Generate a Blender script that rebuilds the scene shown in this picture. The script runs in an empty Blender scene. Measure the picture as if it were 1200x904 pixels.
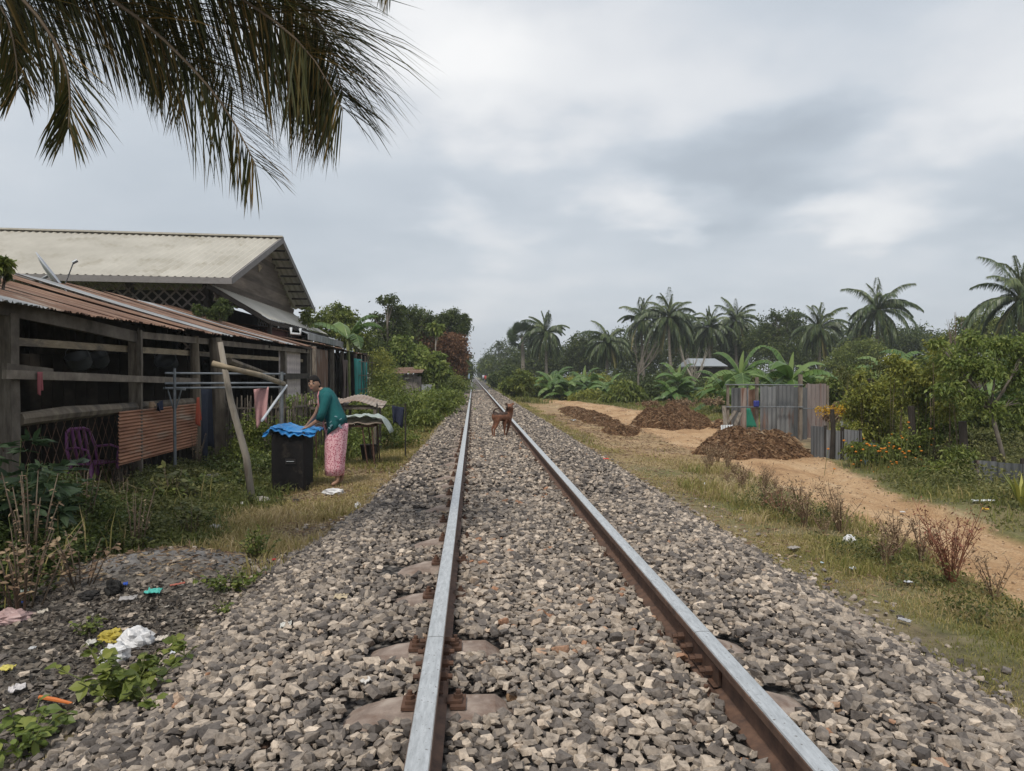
import bpy, bmesh, math, random
import numpy as np
from mathutils import Vector, Matrix, Quaternion, noise
rng = np.random.default_rng(11); random.seed(11)
R = math.radians
S = bpy.context.scene
COL = S.collection
# ------------------------------------------------------------------ camera, sky, sun, exposure
CAMZ = 1.166
cam = bpy.data.objects.new('camera', bpy.data.cameras.new('camera')); COL.objects.link(cam); S.camera = cam
cam.location = (0, 0, CAMZ)
cam.rotation_euler = (R(90-0.74), 0, R(-3.06))
cam.data.sensor_width = 36; cam.data.lens = 25.5
cam.data.clip_start = .05; cam.data.clip_end = 4000
S.view_settings.view_transform = 'Standard'; S.view_settings.look = 'None'
S.view_settings.gamma = 1; S.view_settings.use_curve_mapping = False
S.view_settings.exposure = 0.84
S.cycles.use_denoising = True
S.cycles.max_bounces = 7; S.cycles.diffuse_bounces = 3; S.cycles.glossy_bounces = 2
S.cycles.transmission_bounces = 3; S.cycles.transparent_max_bounces = 6; S.cycles.volume_bounces = 0
SUN_EL, SUN_AZ, SUN_STR = 56, 205, 1.5     # azimuth clockwise from +Y
sun = bpy.data.objects.new('sun', bpy.data.lights.new('sun', 'SUN')); COL.objects.link(sun)
sun.data.energy = SUN_STR; sun.data.angle = R(11); sun.data.color = (1, .94, .84)
sd = Vector((math.sin(R(SUN_AZ))*math.cos(R(SUN_EL)), math.cos(R(SUN_AZ))*math.cos(R(SUN_EL)), math.sin(R(SUN_EL))))
sun.rotation_euler = sd.to_track_quat('Z', 'Y').to_euler(); sun.location = (0, 0, 60)
CR = cam.rotation_euler.to_matrix()
def ray(px, py): return (CR @ Vector((px-600, 452-py, -850))).normalized()
def at(px, py, Y):
    r = ray(px, py); return Vector((0, 0, CAMZ)) + r*(Y/r.y)

W = bpy.data.worlds.new('World'); S.world = W; W.use_nodes = True
def build_world():
    nt = W.node_tree; nt.nodes.clear(); N = nt.nodes.new; L = nt.links.new
    out = N('ShaderNodeOutputWorld'); mix = N('ShaderNodeMixShader'); b1 = N('ShaderNodeBackground'); b2 = N('ShaderNodeBackground')
    sky = N('ShaderNodeTexSky'); sky.sky_type = 'NISHITA'; sky.sun_disc = False
    sky.sun_elevation = R(SUN_EL); sky.sun_rotation = R(SUN_AZ); sky.air_density = 1.5; sky.dust_density = 3
    L(sky.outputs[0], b1.inputs[0]); b1.inputs[1].default_value = .08
    tc = N('ShaderNodeTexCoord')
    def vm(op, a, b=None, val=None):
        n = N('ShaderNodeVectorMath'); n.operation = op
        for i, s in enumerate((a, b)):
            if s is None: continue
            if hasattr(s, 'links'): L(s, n.inputs[i])
            else: n.inputs[i].default_value = s
        return n
    def ma(op, *a, clamp=False):
        n = N('ShaderNodeMath'); n.operation = op; n.use_clamp = clamp
        for i, s in enumerate(a):
            if hasattr(s, 'links'): L(s, n.inputs[i])
            else: n.inputs[i].default_value = s
        return n.outputs[0]
    d = tc.outputs['Generated']
    sep = N('ShaderNodeSeparateXYZ'); L(d, sep.inputs[0])
    den = ma('ADD', ma('MAXIMUM', sep.outputs[2], 0.0), .22)
    pz = N('ShaderNodeCombineXYZ'); L(ma('DIVIDE', sep.outputs[0], den), pz.inputs[0]); L(ma('DIVIDE', sep.outputs[1], den), pz.inputs[1])
    def noise(scale, det, rough, off=(0, 0, 0), dist=0.):
        mp = N('ShaderNodeMapping'); mp.inputs['Location'].default_value = off; L(pz.outputs[0], mp.inputs[0])
        n = N('ShaderNodeTexNoise'); n.inputs['Scale'].default_value = scale; n.inputs['Detail'].default_value = det
        n.inputs['Roughness'].default_value = rough; n.inputs['Distortion'].default_value = dist
        L(mp.outputs[0], n.inputs[0]); return n
    n1 = noise(1.1, 4, .45, (3, 1, 0), .3); n2 = noise(3.2, 5, .5, (7, 2, 4))
    # warped direction for the cloud patches
    wv = vm('SUBTRACT', n2.outputs['Color'], (.5, .5, .5)); ws = vm('MULTIPLY', wv.outputs[0], (.26, .26, .18))
    dw = vm('ADD', d, ws.outputs[0])
    tot = ma('MULTIPLY', ma('SUBTRACT', n1.outputs[0], .5), .55)
    tot = ma('ADD', tot, ma('MULTIPLY', ma('SUBTRACT', n2.outputs[0], .5), .26))
    P = [(1030, 245, .095, .052, .46), (740, 235, .090, .05, .34), (775, 262, .06, .03, .12), (560, 268, .09, .045, .26), (690, 95, .22, .10, .26), (490, 60, .18, .12, .40), (880, 110, .12, .05, .16),
         (1190, 90, .16, .14, .26), (860, 185, .17, .085, -.34), (1140, 215, .16, .08, -.26), (620, 215, .22, .07, -.12), (430, 290, .3, .06, -.06),
         (980, 40, .3, .12, .05), (860, 300, .5, .05, -.02)]
    for px, py, rx, rz, amp in P:
        c = ray(px, py)
        v = vm('SUBTRACT', dw.outputs[0], tuple(c)); v = vm('MULTIPLY', v.outputs[0], (1/rx, 1/rx, 1/rz))
        ln = vm('LENGTH', v.outputs[0])
        mr = N('ShaderNodeMapRange'); mr.interpolation_type = 'SMOOTHERSTEP'
        mr.inputs['From Min'].default_value = 1.5; mr.inputs['From Max'].default_value = 0; mr.inputs['To Max'].default_value = amp
        L(ln.outputs['Value'], mr.inputs[0]); tot = ma('ADD', tot, mr.outputs[0])
    tot = ma('ADD', tot, .50)
    cr = N('ShaderNodeValToRGB'); e = cr.color_ramp
    e.elements[0].position = 0; e.elements[0].color = (.33, .37, .42, 1)
    e.elements[1].position = 1; e.elements[1].color = (.80, .80, .80, 1)
    for p, c in ((.3, (.415, .46, .515, 1)), (.5, (.50, .54, .59, 1)), (.68, (.61, .63, .66, 1))):
        q = e.elements.new(p); q.color = c
    L(tot, cr.inputs[0]); L(cr.outputs[0], b2.inputs[0]); b2.inputs[1].default_value = .70
    mix.inputs[0].default_value = .94; L(b1.outputs[0], mix.inputs[1]); L(b2.outputs[0], mix.inputs[2]); L(mix.outputs[0], out.inputs[0])
build_world()

# ------------------------------------------------------------------ helpers: objects
ORG = {}
def mesh_from(name, V, F, col=None, mat=None, smooth=False):
    V = np.asarray(V, dtype=np.float32).reshape(-1, 3); me = bpy.data.meshes.new(name)
    if isinstance(F, np.ndarray):
        k = F.shape[1]; loops = F.astype(np.int32).ravel(); starts = np.arange(len(F), dtype=np.int32)*k
    else:
        lens = np.array([len(f) for f in F], dtype=np.int32); loops = np.fromiter((i for f in F for i in f), dtype=np.int32, count=int(lens.sum()))
        starts = np.concatenate(([0], np.cumsum(lens)[:-1])).astype(np.int32)
    me.vertices.add(len(V)); me.vertices.foreach_set('co', V.ravel())
    me.loops.add(len(loops)); me.loops.foreach_set('vertex_index', loops)
    me.polygons.add(len(starts)); me.polygons.foreach_set('loop_start', starts)
    me.update(calc_edges=True); me.validate()
    if col is not None:
        a = me.attributes.new('Col', 'FLOAT', 'POINT'); a.data.foreach_set('value', np.asarray(col, dtype=np.float32))
    me.polygons.foreach_set('use_smooth', np.full(len(me.polygons), bool(smooth)))
    if mat is not None: me.materials.append(mat)
    return me
def link(name, me, parent=None, org=None):
    o = bpy.data.objects.new(name, me); COL.objects.link(o)
    if parent is not None: o.parent = parent; ORG[o.name] = ORG[parent.name]
    else: o.location = org; ORG[o.name] = Vector(org)
    return o
def obj(name, V, F, mat, parent=None, col=None, smooth=False, org=None):
    V = np.asarray(V, dtype=np.float64).reshape(-1, 3)
    if parent is not None: o0 = ORG[parent.name]
    else:
        if org is None:
            lo, hi = V.min(0), V.max(0); org = ((lo[0]+hi[0])/2, (lo[1]+hi[1])/2, lo[2])
        o0 = Vector(org)
    me = mesh_from(name, V-np.array(o0), F, col, mat, smooth)
    return link(name, me, parent, o0)
def tag(o, label=None, cat=None, group=None, kind=None):
    if label: o['label'] = label
    if cat: o['category'] = cat
    if group: o['group'] = group
    if kind: o['kind'] = kind
    return o
def thing(name, label, cat, loc, group=None):
    o = bpy.data.objects.new(name, None); COL.objects.link(o); o.location = loc; o.empty_display_size = .2
    ORG[o.name] = Vector(loc); return tag(o, label, cat, group)
def kids(o): return [c for c in KID.get(o.name, [])]
KID = {}
def copy_tree(o, parent=None, label=None):
    c = o.copy(); COL.objects.link(c); c.parent = parent; ORG[c.name] = ORG[o.name].copy()
    for ch in [q for q in bpy.data.objects if q.parent == o]: copy_tree(ch, c)
    if label: c['label'] = label
    return c
def mod_solid(o, t, off=0):
    m = o.modifiers.new('solid', 'SOLIDIFY'); m.thickness = t; m.offset = off; return o
def mod_bevel(o, w, seg=1):
    m = o.modifiers.new('bevel', 'BEVEL'); m.width = w; m.segments = seg; m.limit_method = 'ANGLE'; return o
def unit(v): return v/np.maximum(np.linalg.norm(v, axis=-1, keepdims=True), 1e-9)
def rdir(n): return unit(rng.normal(size=(n, 3)))

class MB:
    def __init__(s): s.v = []; s.f = []; s.c = []; s.n = 0
    def add(s, V, F, c=.5):
        V = np.asarray(V, dtype=float).reshape(-1, 3)
        s.v.append(V); s.f += [tuple(int(i)+s.n for i in f) for f in F]; s.n += len(V)
        s.c.append(np.full(len(V), c) if np.isscalar(c) else np.asarray(c)); return s
    def box(s, c, size, rz=0, M=None, col=.5):
        x, y, z = [q/2 for q in size]
        V = np.array([(a*x, b*y, d*z) for d in (-1, 1) for b in (-1, 1) for a in (-1, 1)])
        if M is not None: V = V @ np.array(M.to_3x3()).T
        elif rz: V = V @ np.array(Matrix.Rotation(rz, 3, 'Z')).T
        return s.add(V+np.array(c), [(0, 2, 3, 1), (4, 5, 7, 6), (0, 1, 5, 4), (2, 6, 7, 3), (0, 4, 6, 2), (1, 3, 7, 5)], col)
    def beam(s, a, b, w, h=None, col=.5, up=(0, 0, 1), rough=0, seg=1):
        h = h or w; a = Vector(a); b = Vector(b); d = (b-a); ln = d.length; d.normalize(); u = Vector(up)
        if abs(d.dot(u)) > .95: u = Vector((0, 1, 0))
        sx = d.cross(u).normalized(); uz = sx.cross(d)
        V = []; 
        for i in range(seg+1):
            p = a+d*ln*i/seg
            for p1, q1 in ((-1, -1), (1, -1), (1, 1), (-1, 1)):
                k = 1+random.uniform(-rough, rough)
                V.append(p+sx*w/2*p1*k+uz*h/2*q1*k)
        F = [(3, 2, 1, 0), tuple(4*seg+i for i in range(4))]
        for i in range(seg):
            for j in range(4): F.append((4*i+j, 4*i+(j+1) % 4, 4*i+4+(j+1) % 4, 4*i+4+j))
        return s.add([tuple(v) for v in V], F, col)
    def tube(s, pts, rad, n=8, col=.5, cap=True, wob=0):
        pts = [Vector(p) for p in pts]; m = len(pts)
        if np.isscalar(rad): rad = [rad]*m
        u = None; V = []
        for i, p in enumerate(pts):
            t = (pts[min(i+1, m-1)]-pts[max(i-1, 0)])
            t = t.normalized() if t.length > 1e-9 else Vector((0, 0, 1))
            if u is None:
                u = t.orthogonal().normalized()
            u = (u-t*u.dot(t));
            u = u.normalized() if u.length > 1e-6 else t.orthogonal().normalized()
            w = t.cross(u)
            for j in range(n):
                a = 2*math.pi*j/n; r = rad[i]*(1+random.uniform(-wob, wob))
                V.append(p+(u*math.cos(a)+w*math.sin(a))*r)
        F = []
        for i in range(m-1):
            for j in range(n): F.append((i*n+j, i*n+(j+1) % n, (i+1)*n+(j+1) % n, (i+1)*n+j))
        if cap: F.append(tuple(range(n-1, -1, -1))); F.append(tuple((m-1)*n+j for j in range(n)))
        return s.add([tuple(v) for v in V], F, col)
    def loft(s, rings, col=.5, cap=True):
        n = len(rings[0]); V = [p for r in rings for p in r]; F = []
        for i in range(len(rings)-1):
            for j in range(n): F.append((i*n+j, i*n+(j+1) % n, (i+1)*n+(j+1) % n, (i+1)*n+j))
        if cap: F.append(tuple(range(n-1, -1, -1))); F.append(tuple((len(rings)-1)*n+j for j in range(n)))
        return s.add(V, F, col)
    def build(s, name, mat, parent=None, smooth=False, org=None):
        return obj(name, np.concatenate(s.v), s.f, mat, parent, np.concatenate(s.c), smooth, org)
def ell(c, a, b, n=20, tilt=0, yaw=0, sq=2.0):
    "ring: half widths a (x) and b (y) about c, tilted about y"
    out = []
    for j in range(n):
        t = 2*math.pi*j/n; ct, st = math.cos(t), math.sin(t)
        x = a*math.copysign(abs(ct)**(2/sq), ct); y = b*math.copysign(abs(st)**(2/sq), st)
        v = Vector((x, y, 0)); v.rotate(Quaternion((0, 1, 0), tilt)); v.rotate(Quaternion((0, 0, 1), yaw))
        out.append(tuple(Vector(c)+v))
    return out
def grid(nu, nv, fn):
    V = [fn(i/nu, j/nv) for j in range(nv+1) for i in range(nu+1)]
    F = [(j*(nu+1)+i, j*(nu+1)+i+1, (j+1)*(nu+1)+i+1, (j+1)*(nu+1)+i) for j in range(nv) for i in range(nu)]
    return V, F
def corr(O, U, V, wav=.076, amp=.011, m=3, sag=0, edge=0):
    "corrugated sheet: waves repeat along U, ribs run along V"
    O, U, V = Vector(O), Vector(U), Vector(V); n = U.cross(V).normalized(); L = U.length; nw = max(2, round(L/wav)); ph = random.random()*6
    jit = [random.uniform(-edge, edge) for _ in range(nw*6+1)]
    def fn(a, b):
        k = int(round(a*nw*6)); d = amp*math.sin(a*nw*2*math.pi+ph)
        bb = b + (jit[k//3*3 if k//3*3 < len(jit) else k] if b in (0.0, 1.0) else 0)
        p = O+U*a+V*bb+n*(d-sag*math.sin(math.pi*b)); return tuple(p)
    return grid(nw*6, m, fn)

# ------------------------------------------------------------------ helpers: materials
MATS = {}
def nodes_of(name):
    m = bpy.data.materials.new(name); m.use_nodes = True; nt = m.node_tree; nt.nodes.clear()
    return m, nt, nt.nodes.new, nt.links.new
def ramp(N, L, fac, stops):
    cr = N('ShaderNodeValToRGB'); e = cr.color_ramp; L(fac, cr.inputs[0])
    e.elements[0].position = stops[0][0]; e.elements[0].color = (*stops[0][1], 1)
    e.elements[1].position = stops[-1][0]; e.elements[1].color = (*stops[-1][1], 1)
    for p, c in stops[1:-1]: q = e.elements.new(p); q.color = (*c, 1)
    return cr.outputs[0]
def tex_noise(N, L, vec, scale, det=6, rough=.6, dist=0, stretch=(1, 1, 1), off=(0, 0, 0)):
    mp = N('ShaderNodeMapping'); mp.inputs['Scale'].default_value = stretch; mp.inputs['Location'].default_value = off; L(vec, mp.inputs[0])
    n = N('ShaderNodeTexNoise'); n.inputs['Scale'].default_value = scale; n.inputs['Detail'].default_value = det
    n.inputs['Roughness'].default_value = rough; n.inputs['Distortion'].default_value = dist; L(mp.outputs[0], n.inputs[0]); return n.outputs[0]
def mixc(N, L, f, a, b, mode='MIX'):
    m = N('ShaderNodeMix'); m.data_type = 'RGBA'; m.blend_type = mode
    for s, v in ((0, f), (6, a), (7, b)):
        if hasattr(v, 'links'): L(v, m.inputs[s])
        elif s == 0: m.inputs[0].default_value = v
        else: m.inputs[s].default_value = (*v, 1)
    return m.outputs[2]
def mth(N, L, op, *a, clamp=False):
    n = N('ShaderNodeMath'); n.operation = op; n.use_clamp = clamp
    for i, s in enumerate(a):
        if hasattr(s, 'links'): L(s, n.inputs[i])
        else: n.inputs[i].default_value = s
    return n.outputs[0]
def mat(name, stops, scale=6, stretch=(1, 1, 1), rough=.85, metal=0, bump=.3, bscale=None, det=8, attr=0, stain=None, stain_scale=1.5, stain_at=.55,
        transl=0, dist=0, spec=.3, coord='Object', bdist=.01):
    "noise ramp + optional stain colour + per-piece brightness from Col"
    m, nt, N, L = nodes_of(name)
    tc = N('ShaderNodeTexCoord'); v = tc.outputs[coord]
    c = ramp(N, L, tex_noise(N, L, v, scale, det, .62, dist, stretch), stops)
    if stain:
        f = ramp(N, L, tex_noise(N, L, v, stain_scale, 7, .65, .4, stretch, (5, 3, 1)), [(stain_at-.06, (0, 0, 0)), (stain_at+.08, (1, 1, 1))])
        c = mixc(N, L, f, c, stain)
    if attr:
        at_ = N('ShaderNodeAttribute'); at_.attribute_name = 'Col'
        g = mth(N, L, 'MULTIPLY_ADD', at_.outputs['Fac'], attr, 1-attr/2)
        cc = N('ShaderNodeCombineXYZ'); [L(g, cc.inputs[i]) for i in range(3)]
        c = mixc(N, L, 1.0, c, cc.outputs[0], 'MULTIPLY')
    bs = N('ShaderNodeBsdfPrincipled'); L(c, bs.inputs['Base Color']); bs.inputs['Roughness'].default_value = rough
    bs.inputs['Metallic'].default_value = metal; bs.inputs['Specular IOR Level'].default_value = spec
    if bump:
        h = tex_noise(N, L, v, bscale or scale*3, 6, .65, 0, stretch); b = N('ShaderNodeBump'); b.inputs['Strength'].default_value = bump
        b.inputs['Distance'].default_value = bdist; L(h, b.inputs['Height']); L(b.outputs[0], bs.inputs['Normal'])
    out = N('ShaderNodeOutputMaterial')
    if transl:
        tr = N('ShaderNodeBsdfTranslucent'); L(c, tr.inputs[0]); mx = N('ShaderNodeMixShader'); mx.inputs[0].default_value = transl
        L(bs.outputs[0], mx.inputs[1]); L(tr.outputs[0], mx.inputs[2]); L(mx.outputs[0], out.inputs[0])
    else: L(bs.outputs[0], out.inputs[0])
    return m
def leafmat(name, stops, rough=.5, transl=.3, spec=.35):
    m, nt, N, L = nodes_of(name); a = N('ShaderNodeAttribute'); a.attribute_name = 'Col'
    c = ramp(N, L, a.outputs['Fac'], stops)
    bs = N('ShaderNodeBsdfPrincipled'); L(c, bs.inputs['Base Color']); bs.inputs['Roughness'].default_value = rough; bs.inputs['Specular IOR Level'].default_value = spec
    out = N('ShaderNodeOutputMaterial'); tr = N('ShaderNodeBsdfTranslucent'); L(c, tr.inputs[0]); mx = N('ShaderNodeMixShader'); mx.inputs[0].default_value = transl
    L(bs.outputs[0], mx.inputs[1]); L(tr.outputs[0], mx.inputs[2]); L(mx.outputs[0], out.inputs[0]); return m
G = lambda r, g, b: (r, g, b)
wood_grey = mat('weathered_wood', [(.3, (.07, .057, .046)), (.5, (.135, .112, .09)), (.72, (.22, .19, .155))], 4, (6, 1, 1), bump=.6, attr=.7, det=10)
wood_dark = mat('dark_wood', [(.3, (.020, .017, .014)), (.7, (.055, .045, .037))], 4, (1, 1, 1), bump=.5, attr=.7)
wood_log = mat('log_wood', [(.3, (.10, .078, .055)), (.7, (.22, .18, .135))], 5, (2, 2, .5), bump=.6, attr=.5, stain=(.07, .06, .05))
board_pale = mat('pale_board', [(.3, (.19, .15, .10)), (.7, (.33, .27, .19))], 5, (1, 1, 4), bump=.4, attr=.5, stain=(.12, .10, .08))
rust = mat('rusty_zinc', [(.3, (.085, .050, .038)), (.5, (.17, .098, .068)), (.72, (.30, .20, .145))], 2.2, (.5, 2, 1), rough=.8, bump=.25, attr=.6, stain=(.30, .25, .21), stain_scale=1.6, stain_at=.62)
rust_panel = mat('rusty_panel', [(.3, (.19, .085, .05)), (.7, (.40, .20, .12))], 3, (1, .5, 2), rough=.8, bump=.2, attr=.4, stain=(.33, .25, .19), stain_scale=2.5, stain_at=.6)
zinc = mat('zinc_sheet', [(.3, (.22, .23, .24)), (.7, (.44, .45, .46))], 2, (1, 2, 1), rough=.5, metal=.3, bump=.1, attr=.5, stain=(.24, .13, .08), stain_at=.66)
zinc_old = mat('old_grey_sheet', [(.3, (.095, .102, .108)), (.7, (.19, .195, .20))], 1.6, (3, 3, .6), rough=.6, metal=.15, bump=.1, attr=.7, stain=(.16, .09, .065), stain_at=.62)
roof_cream = mat('cream_roof', [(.3, (.37, .345, .295)), (.7, (.50, .47, .41))], .7, (1, 1, 1), rough=.55, bump=.05, attr=.25, stain=(.33, .30, .24), stain_scale=.9, stain_at=.6)
galv = mat('galvanised_pipe', [(.3, (.13, .14, .15)), (.7, (.25, .265, .28))], 9, rough=.45, metal=.5, bump=.1)
interior_dark = mat('dark_interior', [(.3, (.02, .018, .016)), (.7, (.05, .045, .04))], 3, bump=.3)  # near-black wall colour with the shade of the interiors put into it
concrete = mat('sleeper_concrete', [(.3, (.16, .12, .10)), (.5, (.28, .22, .185)), (.72, (.42, .35, .30))], 9, bump=.9, bscale=60, attr=.3, stain=(.16, .105, .08), stain_scale=4, bdist=.004)
rust_iron = mat('rusty_iron', [(.3, (.045, .028, .022)), (.7, (.15, .08, .052))], 14, rough=.75, bump=.5, bscale=70, bdist=.003, attr=.3)
stem_g = mat('green_stem', [(.3, (.07, .09, .03)), (.7, (.16, .17, .06))], 6, bump=.2)
stem_b = mat('brown_stem', [(.3, (.10, .07, .05)), (.7, (.22, .17, .12))], 6, bump=.4, attr=.5)
bark = mat('bark', [(.3, (.09, .075, .06)), (.7, (.22, .19, .16))], 5, (3, 3, 1), bump=.6, attr=.4)
bark_pale = mat('pale_bark', [(.3, (.22, .19, .16)), (.7, (.40, .36, .31))], 5, (3, 3, 1), bump=.5)
palm_bark = mat('palm_bark', [(.35, (.13, .11, .09)), (.65, (.26, .23, .19))], 3, (1, 1, 8), bump=.7)
L_dark = leafmat('leaf_dark_green', [(0, (0.020, 0.032, 0.008)), (.5, (0.062, 0.090, 0.022)), (1, (0.165, 0.192, 0.050))])
L_mid = leafmat('leaf_mid_green', [(0, (0.037, 0.056, 0.012)), (.5, (0.120, 0.157, 0.032)), (1, (0.283, 0.301, 0.070))])
L_bright = leafmat('leaf_bright_green', [(0, (0.049, 0.080, 0.017)), (.5, (0.148, 0.199, 0.045)), (1, (0.333, 0.363, 0.100))])
L_yel = leafmat('leaf_yellow_green', [(0, (0.076, 0.094, 0.020)), (.5, (0.202, 0.224, 0.045)), (1, (0.417, 0.389, 0.080))])
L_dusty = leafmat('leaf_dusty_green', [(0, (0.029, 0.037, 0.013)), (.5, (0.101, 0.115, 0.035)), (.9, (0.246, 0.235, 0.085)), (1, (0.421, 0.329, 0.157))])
L_brown = leafmat('leaf_dead_brown', [(0, (.06, .028, .016)), (.5, (.16, .078, .04)), (1, (.30, .17, .09))], .7, .2)
L_palm = leafmat('palm_leaflet', [(0, (0.020, 0.035, 0.014)), (.5, (0.061, 0.094, 0.032)), (.85, (0.165, 0.193, 0.065)), (1, (0.286, 0.231, 0.090))], .42, .2, .5)
L_palmnear = leafmat('near_palm_leaflet', [(0, (0.024, 0.031, 0.010)), (.6, (0.075, 0.078, 0.022)), (.85, (0.180, 0.119, 0.036)), (1, (0.360, 0.238, 0.096))], .5, .38, .3)
L_banana = leafmat('banana_leaf', [(0, (.045, .085, .02)), (.5, (.10, .18, .042)), (1, (.25, .33, .11))], .4, .35, .5)
L_blue = leafmat('leaf_blue_green', [(0, (0.019, 0.036, 0.016)), (.5, (0.052, 0.090, 0.038)), (1, (0.130, 0.180, 0.080))], .5, .25)
L_grass = leafmat('grass_blade', [(0, (0.081, 0.106, 0.024)), (.35, (0.167, 0.179, 0.046)), (.6, (0.310, 0.269, 0.094)), (.8, (0.425, 0.325, 0.165)), (1, (0.529, 0.426, 0.264))], .6, .3)
L_dry = leafmat('dry_stem', [(0, (0.103, 0.063, 0.040)), (.5, (0.230, 0.149, 0.092)), (1, (0.437, 0.333, 0.207))], .7, .15)
L_red = leafmat('red_twig', [(0, (.12, .045, .03)), (.5, (.24, .09, .055)), (1, (.32, .16, .09))], .6, .1)
L_straw = leafmat('manure_straw', [(0, (.06, .033, .02)), (.35, (.16, .092, .053)), (.65, (.30, .185, .105)), (.85, (.42, .29, .18)), (1, (.55, .43, .30))], .8, .05, .2)
def plain(name, c, rough=.6, metal=0, var=.12, scale=8, bump=.1, transl=0, spec=.4):
    a = tuple(q*(1-var) for q in c); b = tuple(min(1, q*(1+var)) for q in c)
    return mat(name, [(.3, a), (.7, b)], scale, rough=rough, metal=metal, bump=bump, transl=transl, spec=spec)
# ------------------------------------------------------------------ terrain
def sstep(a, b, x): t = np.clip((x-a)/(b-a), 0, 1); return t*t*(3-2*t)
def wob(x, y, s=1.0, k=0):
    return (np.sin(x*1.7*s+y*.9*s+k)+np.sin(x*.8*s-y*1.9*s+1.3+k*2)+np.sin(x*3.1*s+y*2.3*s+.5+k*3)*.6+np.sin(-x*4.3*s+y*5.1*s+k)*.35)/2.95
def bl(y): return np.interp(y, [1, 3, 5, 9, 15, 40], [-1.55, -1.62, -1.45, -1.02, -.82, -.72])+.09*wob(0*y, y, 2.1)
def br(y): return np.interp(y, [1, 5, 12, 40], [2.22, 2.32, 2.12, 1.95])+.07*wob(0*y, y, 2.4, 2)
def roadL(y): return np.interp(y, [2, 5.3, 8.4, 13.6, 20, 28, 42, 60], [3.7, 4.0, 4.4, 4.7, 4.9, 5.0, 4.7, 4.2])+.12*wob(0*y, y, 1.1, 1)
def roadR(y): return np.interp(y, [2, 7.3, 10.2, 13.6, 20, 28, 42, 60], [5.1, 5.55, 5.95, 6.9, 8.6, 8.4, 7.4, 5.2])+.12*wob(0*y, y, 1.0, 4)
def roadmask(x, y):
    d = np.minimum(x-roadL(y), roadR(y)-x)+.12*wob(x, y, 3.1)
    return sstep(-.12, .14, d)*(1-sstep(46, 60, y))
def H(x, y):
    x = np.asarray(x, dtype=float); y = np.asarray(y, dtype=float)
    le = bl(y)-.3
    left = np.where(x > -.72, 0, -.34*sstep(0, 1, (-.72-x)/(-.72-le)))
    left = left-.08*sstep(le, le-2, x*1.0) if False else left-.09*sstep(0, 2.0, le-x)
    right = -.42*sstep(1.55, 2.75, x)-.06*sstep(2.8, 4.2, x)
    z = np.where(x < .4, left, right)-.045*sstep(-.06, .12, np.minimum(x-bl(y), br(y)-x))
    out = np.where(x < .4, sstep(0, .8, bl(y)-x), sstep(0, .8, x-br(y)))
    z = z+out*(.028*wob(x, y, 1.2)+.012*wob(x, y, 4.3, 2))
    z = z+.012*(1-out)*wob(x, y, 3.7, 5)*(np.abs(x-.38) > .1)
    rm = roadmask(x, y); rc = (roadL(y)+roadR(y))/2
    z = z-.05*rm*(np.exp(-((x-rc+.55)/.22)**2)+np.exp(-((x-rc-.45)/.24)**2))+.022*rm*wob(x, y*.4, 4)+.012*rm*wob(x*1.3, y*1.2, 7, 3)
    z = z+.10*np.exp(-((x-(roadL(y)-.15))/.22)**2)*sstep(17, 21, y)*(1-sstep(40, 46, y))*(1+.7*wob(x, y, 3))
    z = z+.20*np.exp(-(((x+2.5)/.8)**2+((y-5.6)/.5)**2))      # ash heap
    z = z+.10*np.exp(-(((x-6.4)/1.2)**2+((y-8.5)/.8)**2))*(x > 5.6)
    return z
def Hs(x, y): return float(H(x, y))
def gnd(px, py):
    r = ray(px, py); t = 1.0; o = Vector((0, 0, CAMZ))
    while t < 900:
        p = o+r*t
        if p.z < Hs(p.x, p.y): 
            for _ in range(6):
                t -= .02 if p.z < Hs(p.x, p.y) else -.008; p = o+r*t
            return Vector((p.x, p.y, Hs(p.x, p.y)))
        t += .03 if t < 30 else .3
    return p
def axis(parts):
    out = []
    for a, b, st in parts: out += list(np.arange(a, b, st))
    return np.array(out)
def geo(a, b, s, k=1.12):
    out = [a]; 
    while abs(out[-1]-a) < abs(b-a): out.append(out[-1]+math.copysign(s, b-a)); s *= k
    return out[1:]
xs = np.array(sorted(list(axis([(-5.6, 8.4, .07)]))+geo(-5.6, -700, .1)+geo(8.33, 900, .1)))
ys = np.array(sorted(list(axis([(.6, 14, .07), (14, 30, .16)]))+geo(29.9, 1500, .25, 1.09)+geo(.6, -40, .3, 1.3)))
XX, YY = np.meshgrid(xs, ys); ZZ = H(XX, YY)
ZZ = ZZ*(1-sstep(200, 600, np.hypot(XX, YY)))-.4*sstep(200, 600, np.hypot(XX, YY))
nx, ny = len(xs), len(ys)
ii = np.arange((ny-1)*(nx-1)); rr, cc_ = ii//(nx-1), ii % (nx-1); b0 = rr*nx+cc_
FQ = np.stack([b0, b0+1, b0+nx+1, b0+nx], 1)
cx = (xs[cc_]+xs[cc_+1])/2; cy = (ys[rr]+ys[rr+1])/2
isb = (cx > bl(cy)-.12) & (cx < br(cy)+.12); isr = (roadmask(cx, cy) > .5) & ~isb
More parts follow.
